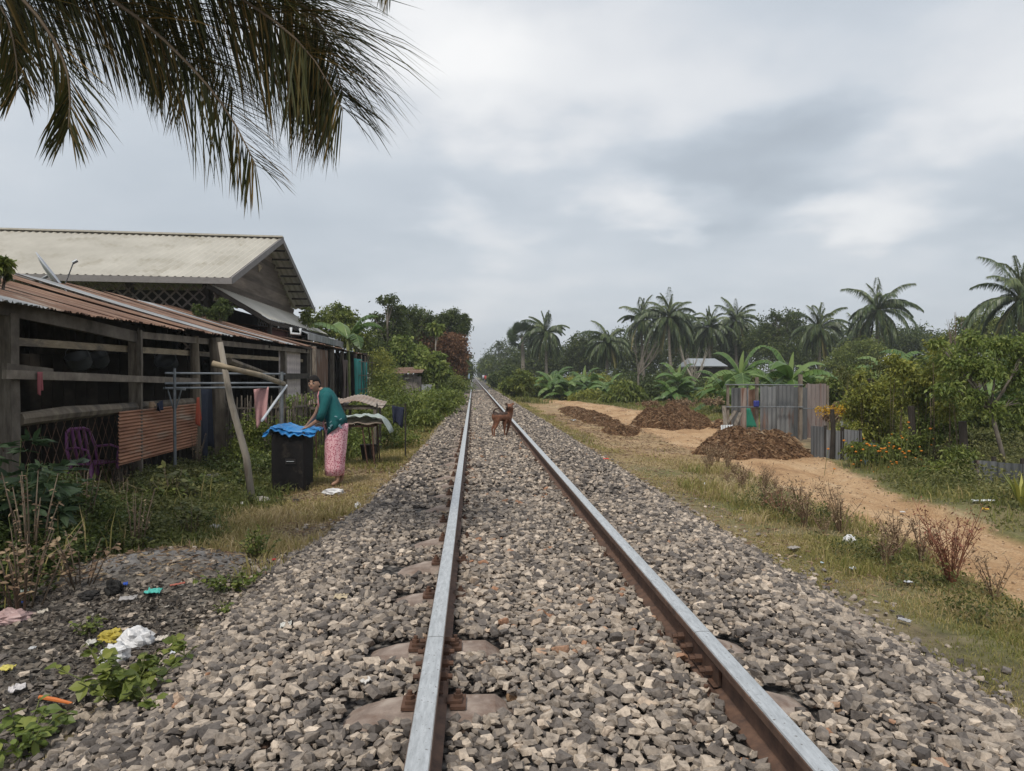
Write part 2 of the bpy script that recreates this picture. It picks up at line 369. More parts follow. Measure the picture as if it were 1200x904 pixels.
def ground_material():
    m, nt, N, L = nodes_of('ground_soil'); g = N('ShaderNodeNewGeometry'); v = g.outputs['Position']
    def A(n): a = N('ShaderNodeAttribute'); a.attribute_name = n; return a.outputs['Fac']
    soil = ramp(N, L, tex_noise(N, L, v, 3.5, 9, .7), [(.32, (.075, .058, .042)), (.5, (.17, .13, .092)), (.68, (.30, .235, .165))])
    straw = ramp(N, L, tex_noise(N, L, v, 26, 6, .7, 1.2), [(.35, (.14, .115, .06)), (.65, (.36, .29, .17))])
    green = ramp(N, L, tex_noise(N, L, v, 14, 6, .7, .6), [(.3, (.05, .07, .018)), (.7, (.18, .19, .06))])
    f1 = ramp(N, L, tex_noise(N, L, v, .9, 6, .6), [(.40, (0, 0, 0)), (.60, (1, 1, 1))])
    c = mixc(N, L, f1, soil, straw)
    gm = mth(N, L, 'MULTIPLY', A('green'), ramp(N, L, tex_noise(N, L, v, 1.3, 7, .65, 0, (1, 1, 1), (9, 4, 0)), [(.34, (.15, .15, .15)), (.55, (1, 1, 1))]))
    c = mixc(N, L, gm, c, green)
    road = ramp(N, L, tex_noise(N, L, v, 1.6, 10, .66, .5, (1, .45, 1)), [(.3, (.23, .135, .075)), (.45, (.42, .265, .145)), (.6, (.52, .355, .21)), (.72, (.60, .46, .31))])
    peb = ramp(N, L, tex_noise(N, L, v, 40, 5, .7), [(.36, (.62, .60, .58)), (.55, (1, 1, 1))])
    road = mixc(N, L, 1.0, road, peb, 'MULTIPLY')
    c = mixc(N, L, A('road'), c, road)
    ash = ramp(N, L, tex_noise(N, L, v, 22, 8, .75), [(.3, (.17, .165, .165)), (.5, (.31, .305, .31)), (.7, (.46, .45, .46))])
    c = mixc(N, L, A('ash'), c, ash)
    lit = ramp(N, L, tex_noise(N, L, v, 17, 8, .8, .5), [(.34, (.035, .030, .027)), (.5, (.13, .115, .10)), (.66, (.30, .265, .23))])
    c = mixc(N, L, A('litter'), c, lit)
    vo = N('ShaderNodeTexVoronoi'); vo.inputs['Scale'].default_value = 22; vo.inputs['Randomness'].default_value = 1; L(v, vo.inputs['Vector'])
    sp = N('ShaderNodeSeparateColor'); L(vo.outputs['Color'], sp.inputs[0])
    stone = ramp(N, L, sp.outputs[0], [(0, (.09, .085, .085)), (.4, (.20, .185, .175)), (.75, (.31, .28, .255)), (.95, (.44, .40, .37)), (1, (.34, .20, .14))])
    edge = ramp(N, L, vo.outputs['Distance'], [(.25, (1, 1, 1)), (.62, (.25, .25, .25))])
    stone = mixc(N, L, 1.0, stone, edge, 'MULTIPLY')
    c = mixc(N, L, A('stone'), c, stone)
    bs = N('ShaderNodeBsdfPrincipled'); L(c, bs.inputs['Base Color']); bs.inputs['Roughness'].default_value = .95; bs.inputs['Specular IOR Level'].default_value = .15
    h1 = tex_noise(N, L, v, 9, 9, .75); b = N('ShaderNodeBump'); b.inputs['Strength'].default_value = .8; b.inputs['Distance'].default_value = .035; L(h1, b.inputs['Height'])
    h2 = mth(N, L, 'MULTIPLY', mth(N, L, 'SUBTRACT', 1.0, vo.outputs['Distance']), A('stone')); b2 = N('ShaderNodeBump'); b2.inputs['Strength'].default_value = .9; b2.inputs['Distance'].default_value = .03
    L(h2, b2.inputs['Height']); L(b.outputs[0], b2.inputs['Normal']); L(b2.outputs[0], bs.inputs['Normal'])
    o = N('ShaderNodeOutputMaterial'); L(bs.outputs[0], o.inputs[0]); return m
gmat = ground_material()
def terr_attr(x, y):
    road = roadmask(x, y)
    stone = sstep(-.06, .1, np.minimum(x-bl(y), br(y)-x)+.08*wob(x, y, 5))
    ash = np.clip(np.exp(-(((x+2.5)/.85)**2+((y-5.55)/.55)**2))*3+.4*wob(x, y, 4)-.7, 0, 1)
    lit = sstep(0, .35, bl(y)-x)*(1-sstep(5.2, 6.2, y+.25*wob(x, y, 3)))*(x > -4.5)
    green = np.where(x < 0, sstep(-1.6, -3.0, x) if False else np.clip((-1.9-x)/1.2, 0, 1), np.clip((x-2.2)/1.0, 0, 1)*.75)
    green = np.where((x > 0) & (y > 15) & (y < 42) & (x < 9), .1, green)
    bare = sstep(2.7, 3.2, x+.35*wob(x, y, .8))*(x < roadL(y)+.2)*sstep(11, 15, y)*(1-sstep(40, 48, y)); road = np.maximum(road, bare*(.55+.3*wob(x, y, 2)))
    return dict(road=road, stone=stone, ash=ash, litter=lit, green=green)
AT = terr_attr(XX.ravel(), YY.ravel()); VG = np.stack([XX.ravel(), YY.ravel(), ZZ.ravel()], 1)
def ground_piece(name, sel):
    F = FQ[sel]; used, inv = np.unique(F, return_inverse=True); me = mesh_from(name, VG[used], inv.reshape(-1, 4), None, gmat, True)
    for k, a in AT.items(): q = me.attributes.new(k, 'FLOAT', 'POINT'); q.data.foreach_set('value', a[used].astype(np.float32))
    o = link(name, me, None, (0, 0, 0)); o['kind'] = 'structure'; return o
ground_piece('ground', ~isb & ~isr); ground_piece('ballast_bed', isb); ground_piece('dirt_road', isr)

# ------------------------------------------------------------------ ballast stones
RX = (-.148, .912)
SLY = [1.25, 1.9, 2.56, 3.12, 3.86]+[3.86+.66*i for i in range(1, 62)]
def rock_templates(n, pts, seed):
    out = []; r2 = np.random.default_rng(seed)
    for _ in range(n):
        bm = bmesh.new()
        cn = np.array([(i, j, k) for i in (-1, 1) for j in (-1, 1) for k in (-1, 1)], float)*.72*r2.uniform(.55, 1.12, size=(8, 3)); ex = r2.uniform(-.85, .85, size=(max(0, pts-8), 3)); ex[:, 0] *= 1.15
        P = np.concatenate([cn, ex]); P = P@np.linalg.qr(np.eye(3)+r2.normal(0, .25, (3, 3)))[0]; P = P*np.array([1.08, r2.uniform(.65, .95), r2.uniform(.40, .70)])
        vs = [bm.verts.new(p) for p in P]; res = bmesh.ops.convex_hull(bm, input=vs)
        bmesh.ops.delete(bm, geom=[v for v in bm.verts if not v.link_faces], context='VERTS')
        bmesh.ops.triangulate(bm, faces=bm.faces[:]); bm.verts.index_update()
        out.append((np.array([v.co[:] for v in bm.verts]), np.array([[v.index for v in f.verts] for f in bm.faces]))); bm.free()
    return out
def rotmats(n):
    yaw = rng.uniform(0, 2*math.pi, n); ax_ = rng.uniform(0, 2*math.pi, n); tl = np.abs(rng.normal(0, .42, n))
    qa = np.stack([np.cos(yaw/2), 0*yaw, 0*yaw, np.sin(yaw/2)], 1); qb = np.stack([np.cos(tl/2), np.sin(tl/2)*np.cos(ax_), np.sin(tl/2)*np.sin(ax_), 0*tl], 1)
    w = qb[:, 0]*qa[:, 0]-(qb[:, 1:]*qa[:, 1:]).sum(1); v3 = qb[:, :1]*qa[:, 1:]+qa[:, :1]*qb[:, 1:]+np.cross(qb[:, 1:], qa[:, 1:]); x, y, z = v3.T
    return np.stack([1-2*(y*y+z*z), 2*(x*y-z*w), 2*(x*z+y*w), 2*(x*y+z*w), 1-2*(x*x+z*z), 2*(y*z-x*w), 2*(x*z-y*w), 2*(y*z+x*w), 1-2*(x*x+y*y)], 1).reshape(n, 3, 3)
def rocks(P, size, tmpl, col):
    Vs, Fs, Cs, off = [], [], [], 0; idx = rng.integers(0, len(tmpl), len(P)); RM = rotmats(len(P))
    for t, (tv, tf) in enumerate(tmpl):
        s = np.where(idx == t)[0]
        if not len(s): continue
        v = np.einsum('nij,kj->nki', RM[s], tv)*size[s, None, None]+P[s, None, :]
        f = tf[None]+(np.arange(len(s))*len(tv))[:, None, None]+off
        Vs.append(v.reshape(-1, 3)); Fs.append(f.reshape(-1, 3)); Cs.append(np.repeat(col[s], len(tv))); off += len(s)*len(tv)
    return np.concatenate(Vs), np.concatenate(Fs), np.concatenate(Cs)
def jitgrid(x0, x1, y0, y1, s, j=.55):
    gx, gy = np.meshgrid(np.arange(x0, x1, s), np.arange(y0, y1, s)); P = np.stack([gx.ravel(), gy.ravel()], 1)
    return P+rng.uniform(-j*s, j*s, P.shape)
def near_rail(x, d): return (np.abs(x-RX[0]) < d) | (np.abs(x-RX[1]) < d)
def on_sleeper(x, y):
    m = np.zeros(len(x), bool)
    for i, s in enumerate(SLY):
        band = np.abs(y-s) < (.115 if i < 5 else .13)
        if i in (2, 3): m |= band & (((x > -.46) & (x < .13)) | ((x > 1.0) & (x < 1.20)))
        elif i == 4: m |= band & (x > -.42) & (x < -.16)
        else: m |= band & (x > -.52+.06*math.sin(i*2.3)) & (x < -.16) & (s < 26) & (i % 5 != 2)
    return m
def stone_mat():
    m, nt, N, L = nodes_of('ballast_stone'); a = N('ShaderNodeAttribute'); a.attribute_name = 'Col'; g = N('ShaderNodeNewGeometry')
    c = ramp(N, L, a.outputs['Fac'], [(0, (.070, .062, .058)), (.25, (.155, .138, .127)), (.5, (.275, .237, .202)), (.75, (.40, .34, .28)), (.93, (.56, .48, .40)), (.975, (.42, .32, .24)), (1, (.34, .19, .12))])
    n = tex_noise(N, L, g.outputs['Position'], 45, 8, .7); k = ramp(N, L, n, [(.3, (.5, .48, .47)), (.5, (1, .98, .96)), (.72, (1.45, 1.40, 1.34))])
    c = mixc(N, L, 1.0, c, k, 'MULTIPLY'); bs = N('ShaderNodeBsdfPrincipled'); L(c, bs.inputs['Base Color']); bs.inputs['Roughness'].default_value = .85; bs.inputs['Specular IOR Level'].default_value = .25
    b = N('ShaderNodeBump'); b.inputs['Strength'].default_value = .5; b.inputs['Distance'].default_value = .006; L(tex_noise(N, L, g.outputs['Position'], 110, 5, .7), b.inputs['Height']); L(b.outputs[0], bs.inputs['Normal'])
    o = N('ShaderNodeOutputMaterial'); L(bs.outputs[0], o.inputs[0]); return m
smat = stone_mat()
def ballast():
    T1 = rock_templates(22, 13, 1); T2 = rock_templates(10, 9, 2); Vs, Fs, Cs, off = [], [], [], 0
    for (y0, y1, s, smin, smax, zlift, T) in ((.9, 7, .030, .011, .026, (-.012, .008), T1), (.9, 7, .042, .012, .038, (.000, .016), T1),
                                            (7, 16, .050, .018, .038, (-.01, .02), T2), (16, 34, .085, .03, .05, (-.01, .02), T2), (34, 60, .14, .04, .06, (-.01, .02), T2)):
        P = jitgrid(-2.6, 3.0, y0, y1, s); x, y = P.T
        lo, hi = bl(y), br(y); e = np.minimum(x-lo, hi-x); keep = (e > 0) | (rng.random(len(x)) < np.exp(e/.16)*.75)
        keep &= ~near_rail(x, .062) & ~on_sleeper(x, y); P = P[keep]; x, y = P.T
        sz = smin+(smax-smin)*rng.beta(1.6, 1.9, len(x))*np.where(rng.random(len(x)) < .06, 1.35, 1); sz = np.where(near_rail(x, .11), np.minimum(sz, .028), sz)
        mid = (x > RX[0]) & (x < RX[1]); lift = np.where(mid, .012, 0)+np.where((x > .72) & (x < .86), .022, 0)-np.where((x > -.7) & (x < -.2) & (y > 4.2), .022, 0)+.034*sstep(-.06, .12, e[keep])
        z = H(x, y)+rng.uniform(*zlift, len(x))+lift+sz*.15
        v, f, c = rocks(np.stack([x, y, z], 1), sz, T, np.clip(rng.beta(1.5, 2.0, len(x))+.06*wob(x, y, 2)+(.06*mid), 0, 1)); Vs.append(v); Fs.append(f+off); Cs.append(c); off += len(v)
    o = obj('ballast', np.concatenate(Vs), np.concatenate(Fs), smat, None, np.concatenate(Cs), org=(0, 0, 0))
    tag(o, 'grey and tan crushed stone ballast between and beside the rails', 'ballast', kind='stuff')
ballast()
def clods():
    n = 16000; P = np.stack([rng.uniform(3.4, 9, n), 4+40*rng.random(n)**1.6], 1); x, y = P.T; d_ = np.minimum(x-roadL(y), roadR(y)-x); k = (roadmask(x, y) > .2) & (rng.random(n) < .12+.88*np.exp(-np.maximum(d_, 0)/.22)); P = P[k]; x, y = P.T
    v, f, c = rocks(np.stack([x, y, H(x, y)+.004], 1), rng.uniform(.006, .022, len(x))*(1+y*.03), rock_templates(5, 10, 9), rng.random(len(x)))
    o = obj('soil_clods', v, f, mat('soil_clod', [(.3, (.26, .17, .105)), (.7, (.48, .36, .24))], 9, attr=.5, bump=.3), None, c); o['kind'] = 'stuff'; o['label'] = 'small clods and pebbles strewn on the dirt road'; o['category'] = 'soil clods'
clods()

# ------------------------------------------------------------------ track
def rail_material():
    m, nt, N, L = nodes_of('rail_steel'); g = N('ShaderNodeNewGeometry'); s = N('ShaderNodeSeparateXYZ'); L(g.outputs['Position'], s.inputs[0])
    f = mth(N, L, 'GREATER_THAN', s.outputs[2], .1435)
    n = tex_noise(N, L, g.outputs['Position'], 12, 7, .7, 0, (6, 1, 1)); st = ramp(N, L, n, [(.3, (.46, .47, .47)), (.6, (.68, .69, .69)), (.8, (.80, .80, .80))])
    sp = tex_noise(N, L, g.outputs['Position'], 60, 4, .6); spm = ramp(N, L, sp, [(.62, (0, 0, 0)), (.7, (1, 1, 1))]); st = mixc(N, L, spm, st, (.17, .14, .12))
    ru = ramp(N, L, tex_noise(N, L, g.outputs['Position'], 18, 7, .7), [(.3, (.055, .033, .026)), (.7, (.17, .095, .062))])
    c = mixc(N, L, f, ru, st); bs = N('ShaderNodeBsdfPrincipled'); L(c, bs.inputs['Base Color'])
    L(mth(N, L, 'MULTIPLY', f, .75), bs.inputs['Metallic']); L(mth(N, L, 'MULTIPLY_ADD', f, -.42, .85), bs.inputs['Roughness'])
    o = N('ShaderNodeOutputMaterial'); L(bs.outputs[0], o.inputs[0]); return m
rmat = rail_material()
PROF = [(-.055, .006), (.055, .006), (.055, .016), (.010, .030), (.008, .105), (.034, .116), (.035, .140), (.030, .148), (.015, .1505), (-.015, .1505), (-.030, .148), (-.035, .140), (-.034, .116), (-.008, .105), (-.010, .030), (-.055, .016)]
JY = 2.83
for sgn, rx in ((-1, RX[0]), (1, RX[1])):
    side = 'left' if sgn < 0 else 'right'
    t = thing('rail', 'worn steel rail on the '+side+', '+('running straight past the sleeper ends' if sgn < 0 else 'nearer the dirt road'), 'rail', (rx, 1, .006))
    for y0, y1, nm in ((-8, JY-.003, 'near'), (JY+.003, 700, 'far')):
        ysr = [y0, y1] if nm == 'near' else [y0, 12, 40, 120, 350, y1]
        m = MB(); m.loft([[(rx+a, y, z) for a, z in PROF] for y in ysr]); m.build('rail_bar', rmat, t)
    for s in (-1, 1):
        m = MB(); m.beam((rx+s*.0165, JY-.25, .068), (rx+s*.0165, JY+.25, .068), .016, .066); m.beam((rx+s*.030, JY-.25, .035), (rx+s*.030, JY+.25, .035), .022, .008); fp = mod_bevel(m.build('fishplate', rust_iron, t), .003)
        for k in (-.18, -.06, .06, .18):
            m = MB(); m.tube([(rx+s*.025, JY+k, .068), (rx+s*.052, JY+k, .068)], .017, 6); m.tube([(rx+s*.050, JY+k, .068), (rx+s*.072, JY+k, .068)], .010, 8); m.build('bolt', rust_iron, fp)
# sleepers
def sleeper_proto():
    t = thing('sleeper', 'reddish concrete sleeper mostly buried in ballast, curved end left of the rails', 'sleeper', (.382, 0, 0), 'sleepers under the two rails')
    rings = []
    for k in range(25):
        u = -0.94+1.88*k/24; a = abs(u); top = .004-.10*max(0, (a-.62)/.32)**1.8-.05*max(0, 1-a/.25)**.7 if a > .3 else -.045
        w = .125-.03*max(0, (a-.72)/.22)**2-(.02 if a < .3 else 0)
        rings.append([(.382+u, -w, -.20), (.382+u, -w*.93, top-.035), (.382+u, -w*.72, top-.006), (.382+u, 0, top), (.382+u, w*.72, top-.006), (.382+u, w*.93, top-.035), (.382+u, w, -.20)])
    MB().loft(rings).build('sleeper_body', concrete, t)
    for rx in RX:
        for s in (-1, 1):
            m = MB(); m.box((rx+s*.085, 0, .011), (.055, .10, .012)); m.beam((rx+s*.10, 0, .024), (rx+s*.045, 0, .021), .055, .010)
            c = m.build('rail_clip', rust_iron, t); q = MB(); q.tube([(rx+s*.085, 0, .015), (rx+s*.085, 0, .042)], .017, 6); q.tube([(rx+s*.085, 0, .040), (rx+s*.085, 0, .056)], .009, 8); q.build('bolt', rust_iron, c)
    return t
sp0 = sleeper_proto()
far_src = None
for i, y in enumerate(SLY):
    if i == 0: o = sp0
    elif y < 16: o = copy_tree(sp0)
    else:
        if far_src is None:
            far_src = obj('sleeper', np.concatenate([np.array([(x, yy, z) for x in (-.56, 1.32) for yy, z in ((-.12, -.2), (-.09, -.02), (.09, -.02), (.12, -.2))])]), [(0, 1, 2, 3), (7, 6, 5, 4), (0, 4, 5, 1), (1, 5, 6, 2), (2, 6, 7, 3)], concrete, org=(.382, 0, 0))
            tag(far_src, 'reddish concrete sleeper mostly buried in ballast, curved end left of the rails', 'sleeper', 'sleepers under the two rails'); o = far_src
        else: o = far_src.copy(); COL.objects.link(o)
    o.location = (.382+random.uniform(-.02, .02), y, random.uniform(-.006, .002)); o.rotation_euler[2] = random.uniform(-.02, .02)
# ------------------------------------------------------------------ vegetation helpers (vectorised)
def leaf_arrays(P, D, L, Wd, fold=.25, droop=.2):
    n = len(P); N0 = rdir(n); sd_ = unit(np.cross(D, N0)); nn = np.cross(sd_, D)
    mid = P+D*(L*.45)[:, None]
    a = mid+sd_*(Wd/2)[:, None]+nn*(fold*Wd)[:, None]; b = mid-sd_*(Wd/2)[:, None]+nn*(fold*Wd)[:, None]
    tip = P+D*L[:, None]; tip[:, 2] -= droop*L
    V = np.stack([P, a, tip, b], 1).reshape(-1, 3); k = np.arange(n)*4
    F = np.concatenate([np.stack([k, k+1, k+2], 1), np.stack([k, k+2, k+3], 1)]); return V, F
def leaf6(P, D, L, Wd, fold=.12, droop=.15):
    n = len(P); N0 = rdir(n); N0[:, 2] = np.abs(N0[:, 2])+.8; sd_ = unit(np.cross(D, N0)); nn = np.cross(sd_, D)
    def q(t, s): return P+D*(L*t)[:, None]+sd_*(Wd*s)[:, None]+nn*(fold*Wd*abs(s)*2)[:, None]-np.array([0, 0, 1.])*(droop*L*t*t)[:, None]
    V = np.stack([q(0, 0), q(.25, .40), q(.6, .46), q(1, 0), q(.6, -.46), q(.25, -.40), q(.45, 0)], 1).reshape(-1, 3); k = np.arange(n)*7
    F = np.concatenate([np.stack([k+6, k+i, k+(i+1) % 6], 1) for i in range(6)]); return V, F
def crown_arrays(blobs, n, size, clump=.35, nper=26, droop=.25, shell=.55):
    "blobs: (centre, (rx,ry,rz)); leaves in clumps, most of them toward the outside of the blobs"
    vol = np.array([b[1][0]*b[1][1]*b[1][2] for b in blobs])**.75; vol /= vol.sum(); Ps, Cs, Ds = [], [], []
    for (c, r), w in zip(blobs, vol):
        k = max(3, int(n*w/nper)); c = np.array(c); r = np.array(r)
        u = rdir(k)*(rng.random((k, 1))**shell); cen = c+u*r
        cs = clump*r.mean()*rng.uniform(.5, 1.3, k); val = rng.uniform(.15, .85, k)
        m = rng.poisson(nper, k); idx = np.repeat(np.arange(k), m)
        p = cen[idx]+rng.normal(size=(len(idx), 3))*cs[idx, None]*np.array([.55, .55, .42])
        Ps.append(p); Ds.append(unit(unit(p-c+1e-6)*.5+rdir(len(p)))); Cs.append(np.clip(val[idx]*.75+rng.uniform(0, .3, len(idx)), 0, 1))
    P = np.concatenate(Ps); D = np.concatenate(Ds); C = np.concatenate(Cs); D[:, 2] -= .2; D = unit(D)
    L = size*rng.uniform(.6, 1.35, len(P)); V, F = leaf_arrays(P, D, L, L*rng.uniform(.38, .6, len(P)), droop=droop)
    return V, F, np.repeat(C, 4)
def pxblobs(Y, B, ydepth=.8, yj=.4):
    out = []
    for b in B:
        px, py, rx, ry = b[:4]; dy = b[4] if len(b) > 4 else random.uniform(-yj, yj)
        c = at(px, py, Y+dy); s = (Y+dy)/850; out.append((tuple(c), (rx*s, min(rx, ry*1.6)*s*ydepth, ry*s)))
    return out
def tree(name, label, cat, Y, B, n, size, lm, base=None, tr=.12, tm=None, group=None, limbs=6, crown='crown', nper=26, clump=.35, shell=.55, bend=.3):
    blobs = pxblobs(Y, B, yj=Y*.012)
    if base is None: bx = sum(b[0][0] for b in blobs)/len(blobs); by = Y
    else: p = at(base, 441, Y); bx, by = p.x, Y
    g = Vector((bx, by, Hs(bx, by)-.05)); t = thing(name, label, cat, g, group)
    top = max(blobs, key=lambda b: b[0][2]); fork = Vector((bx, by, 0)).lerp(Vector(top[0]), .45); fork.z = g.z+(top[0][2]-g.z)*.5
    m = MB(); mid = g.lerp(fork, .5)+Vector((random.uniform(-1, 1), random.uniform(-1, 1), 0))*tr*bend*3
    m.tube([g, mid, fork], [tr, tr*.8, tr*.62], 8, wob=.08)
    for b in blobs[:limbs+4]:
        c = Vector(b[0]); e = c+Vector((0, 0, b[1][2]*.4)); q = fork.lerp(e, .5)+Vector((random.uniform(-.2, .2), random.uniform(-.2, .2), -.1))*b[1][0]*.5
        m.tube([fork, q, e], [tr*.55, tr*.36, tr*.12], 6)
        for _ in range(3):
            d = Vector(rdir(1)[0]*np.array(b[1])*.8); m.tube([q, q.lerp(c+d, .6)+Vector((0, 0, .05)), c+d], [tr*.25, tr*.15, tr*.04], 4, cap=False)
    m.build('trunk', tm or bark, t, smooth=True)
    V, F, C = crown_arrays(blobs, n, size, clump, nper, shell=shell); obj(crown, V, F, lm, t, C)
    return t
def bush(name, label, cat, pts, n, size, lm, nstem=7, group=None, nper=20, clump=.4, sm=None, shell=.6, droop=.25, h0=None):
    "pts: blobs in world coordinates"
    c0 = np.array(pts[0][0]); g = Vector((c0[0], c0[1], Hs(c0[0], c0[1])-.02)); t = thing(name, label, cat, g, group); m = MB()
    for k in range(nstem):
        b = pts[k % len(pts)]; e = Vector(b[0])+Vector(rdir(1)[0]*np.array(b[1])*.7); s = Vector((b[0][0]+random.uniform(-.4, .4)*b[1][0], b[0][1]+random.uniform(-.4, .4)*b[1][1], 0)); s.z = Hs(s.x, s.y)-.03
        q = s.lerp(e, .5)+Vector((0, 0, .1*(e.z-s.z))); r = .004+.008*b[1][2]; m.tube([s, q, e], [r, r*.8, r*.3], 5, col=random.random())
    m.build('stem', sm or stem_b, t, smooth=True)
    V, F, C = crown_arrays(pts, n, size, clump, nper, shell=shell, droop=droop); V[:, 2] = np.maximum(V[:, 2], H(V[:, 0], V[:, 1])+.004)
    obj('foliage', V, F, lm, t, C); return t
def blades_arrays(P, h, w, lean, c):
    n = len(P); a = rng.uniform(0, 2*math.pi, n); s = np.stack([np.cos(a), np.sin(a), 0*a], 1); b = rng.uniform(0, 2*math.pi, n); ld = np.stack([np.cos(b), np.sin(b), 0*b], 1)
    up = np.array([0, 0, 1.]); m = P+up*(h*.55)[:, None]+ld*(h*lean*.3)[:, None]; t = P+up*(h*(1-lean*.35))[:, None]+ld*(h*lean)[:, None]
    V = np.stack([P-s*w[:, None]/2, P+s*w[:, None]/2, m+s*w[:, None]*.4, m-s*w[:, None]*.4, t], 1).reshape(-1, 3); k = np.arange(n)*5
    F = np.concatenate([np.stack([k, k+1, k+2], 1), np.stack([k, k+2, k+3], 1), np.stack([k+3, k+2, k+4], 1)]); return V, F, np.repeat(c, 5)
def grass(name, label, regions, mat_, org=(0, 0, 0)):
    Vs, Fs, Cs, off = [], [], [], 0
    for (x0, x1, y0, y1, n, hf, maskf, cf) in regions:
        P = np.stack([rng.uniform(x0, x1, n), y0+(y1-y0)*rng.random(n)], 1); k = rng.random(n) < maskf(P[:, 0], P[:, 1]); P = P[k]; x, y = P.T
        h = hf(x, y)*rng.uniform(.45, 1.4, len(x)); P3 = np.stack([x, y, H(x, y)-.01], 1)
        v, f, c = blades_arrays(P3, h, .0035+.0011*y*rng.uniform(.6, 1.3, len(x))*(.5+h*2), rng.uniform(.1, .9, len(x)), np.clip(cf(x, y)+rng.normal(0, .12, len(x)), 0, 1)); Vs.append(v); Fs.append(f+off); Cs.append(c); off += len(v)
    o = obj(name, np.concatenate(Vs), np.concatenate(Fs), mat_, None, np.concatenate(Cs), org=org); return tag(o, label, 'grass', kind='stuff')
# ---- palms
def frond(m, pts, ll, nl, hang=.5, wd=.035, rr=.03, fwd=.5, t0=.12, colr=(.2, .9), seg=True, tipk=.35, split=0, tipfan=.1, straight=False):
    "pts: rachis polyline (world). leaflets both sides, added to MB m (leaves) ; returns rachis"
    P = [Vector(p) for p in pts]; 
    def cr(t):
        s = t*(len(P)-1); i = min(int(s), len(P)-2); f = s-i
        p0, p1, p2, p3 = P[max(i-1, 0)], P[i], P[i+1], P[min(i+2, len(P)-1)]
        return .5*((2*p1)+(p2-p0)*f+(2*p0-5*p1+4*p2-p3)*f*f+(3*p1-p0-3*p2+p3)*f**3)
    for k in range(nl):
        t = t0+(1-t0)*(k+random.random()*.6)/nl; t = min(t, .998); p = cr(t); tg = (cr(min(t+.02, 1))-cr(max(t-.02, 0))).normalized()
        sidev = tg.cross(Vector((0, 0, 1))); sidev = sidev.normalized() if sidev.length > .05 else Vector((1, 0, 0))
        prof = math.sin(min(1, (t-t0*.3)/.45)*math.pi/2)*(1-(1-tipk)*max(0, (t-.55)/.45)**1.3)
        if straight:
            s2 = tg.cross(Vector((.15, 1, .1))).normalized(); s2 = s2 if s2.dot(sidev) > 0 else s2*-1; tw = .45+.45*t; sidev = (sidev*(1-tw)+s2*tw).normalized()
        for s in (-1, 1):
            L = ll*prof*random.uniform(.82, 1.12); h = hang*random.uniform(.7, 1.3)*(1.1-tipfan*t)
            d1 = (sidev*s*random.uniform(.7, 1.1)+tg*fwd*(1+t)+Vector((0, 0, -h*.5+.15))).normalized(); d2 = (d1*.75+Vector((0, 0, -h))+tg*.12).normalized(); d3 = (d2+Vector((0, 0, -h*.7))).normalized()
            if straight: d1 = (sidev*s*random.uniform(.55, 1.1)+tg*fwd*random.uniform(.7, 1.3)*(1+t)+Vector((random.uniform(-.12, .12), 0, -h*.85+.1))).normalized(); d2 = (d1+Vector((0, 0, -h*.28))).normalized(); d3 = (d2+Vector((0, 0, -.2))).normalized()
            w = wd*random.uniform(.7, 1.1); wn = d1.cross(Vector((random.uniform(-.4, .4), random.uniform(-.4, .4), 1))); wn = wn.normalized()*w/2
            a = p; b = a+d1*L*.3; c = b+d2*L*.4; e = c+d3*L*.3
            c0 = random.uniform(*colr)
            if seg: m.add([tuple(a-wn*.5), tuple(a+wn*.5), tuple(b+wn), tuple(b-wn), tuple(c+wn*.75), tuple(c-wn*.75), tuple(e)], [(0, 1, 2, 3), (3, 2, 4, 5), (5, 4, 6)], c0)
            else: m.add([tuple(a), tuple(b+wn), tuple(b-wn), tuple(e)], [(0, 1, 2), (2, 1, 3)], c0)
    return [cr(i/14) for i in range(15)], rr
def coconut(label, px, py, Y, fl, nf=22, base=None, group=None, lean=None, nl=34, lowdead=2, seg=False, tr=.15, wd=.07):
    c = at(px, py, Y); bx = at(base if base else px+random.uniform(-6, 6), 441, Y).x; g = Vector((bx, Y, Hs(bx, Y)-.05)); t = thing('coconut_palm', label, 'palm tree', g, group)
    m = MB(); pts = [g.lerp(c, k/8)+Vector((math.sin(k/8*math.pi)*(c.x-g.x)*.3, 0, 0)) for k in range(9)]; m.tube(pts, [tr*(1.25-.5*k/8) for k in range(9)], 9, wob=.04); m.build('trunk', palm_bark, t, smooth=True)
    m = MB(); q = MB()
    for k in range(nf):
        az = k*2.399+random.uniform(-.5, .5); el = math.radians(84-125*((k+.5)/nf)**1.0+random.uniform(-13, 13)); L = fl*random.uniform(.72, 1.12)*(.8 if k < 3 else 1)
        d = Vector((math.cos(az)*math.cos(el), math.sin(az)*math.cos(el), math.sin(el))); p = c.copy(); pts = [p.copy()]; dd = d.copy()
        for s in range(6): dd = (dd+Vector((0, 0, -.17-.09*s*(1.3-math.sin(el))))).normalized(); p = p+dd*L/6; pts.append(p.copy())
        dead = k >= nf-lowdead; pr, rr = frond(m, pts, L*.235, nl, hang=.85, wd=wd, colr=(.88, 1) if dead else ((.45, .85) if k < 8 else (.15, .7)), seg=seg, t0=.14)
        q.tube(pr[::2], [.035*(1-.85*i/8) for i in range(8)], 4, col=.4, cap=False)
    for _ in range(7): a = random.random()*6.3; q.tube([c+Vector((math.cos(a)*.12, math.sin(a)*.12, -.25)), c+Vector((math.cos(a)*.2, math.sin(a)*.2, -.45))], [.1, .07], 6, col=.3)
    m.build('crown', L_palm, t); q.build('frond_stalk', stem_g, t); return t
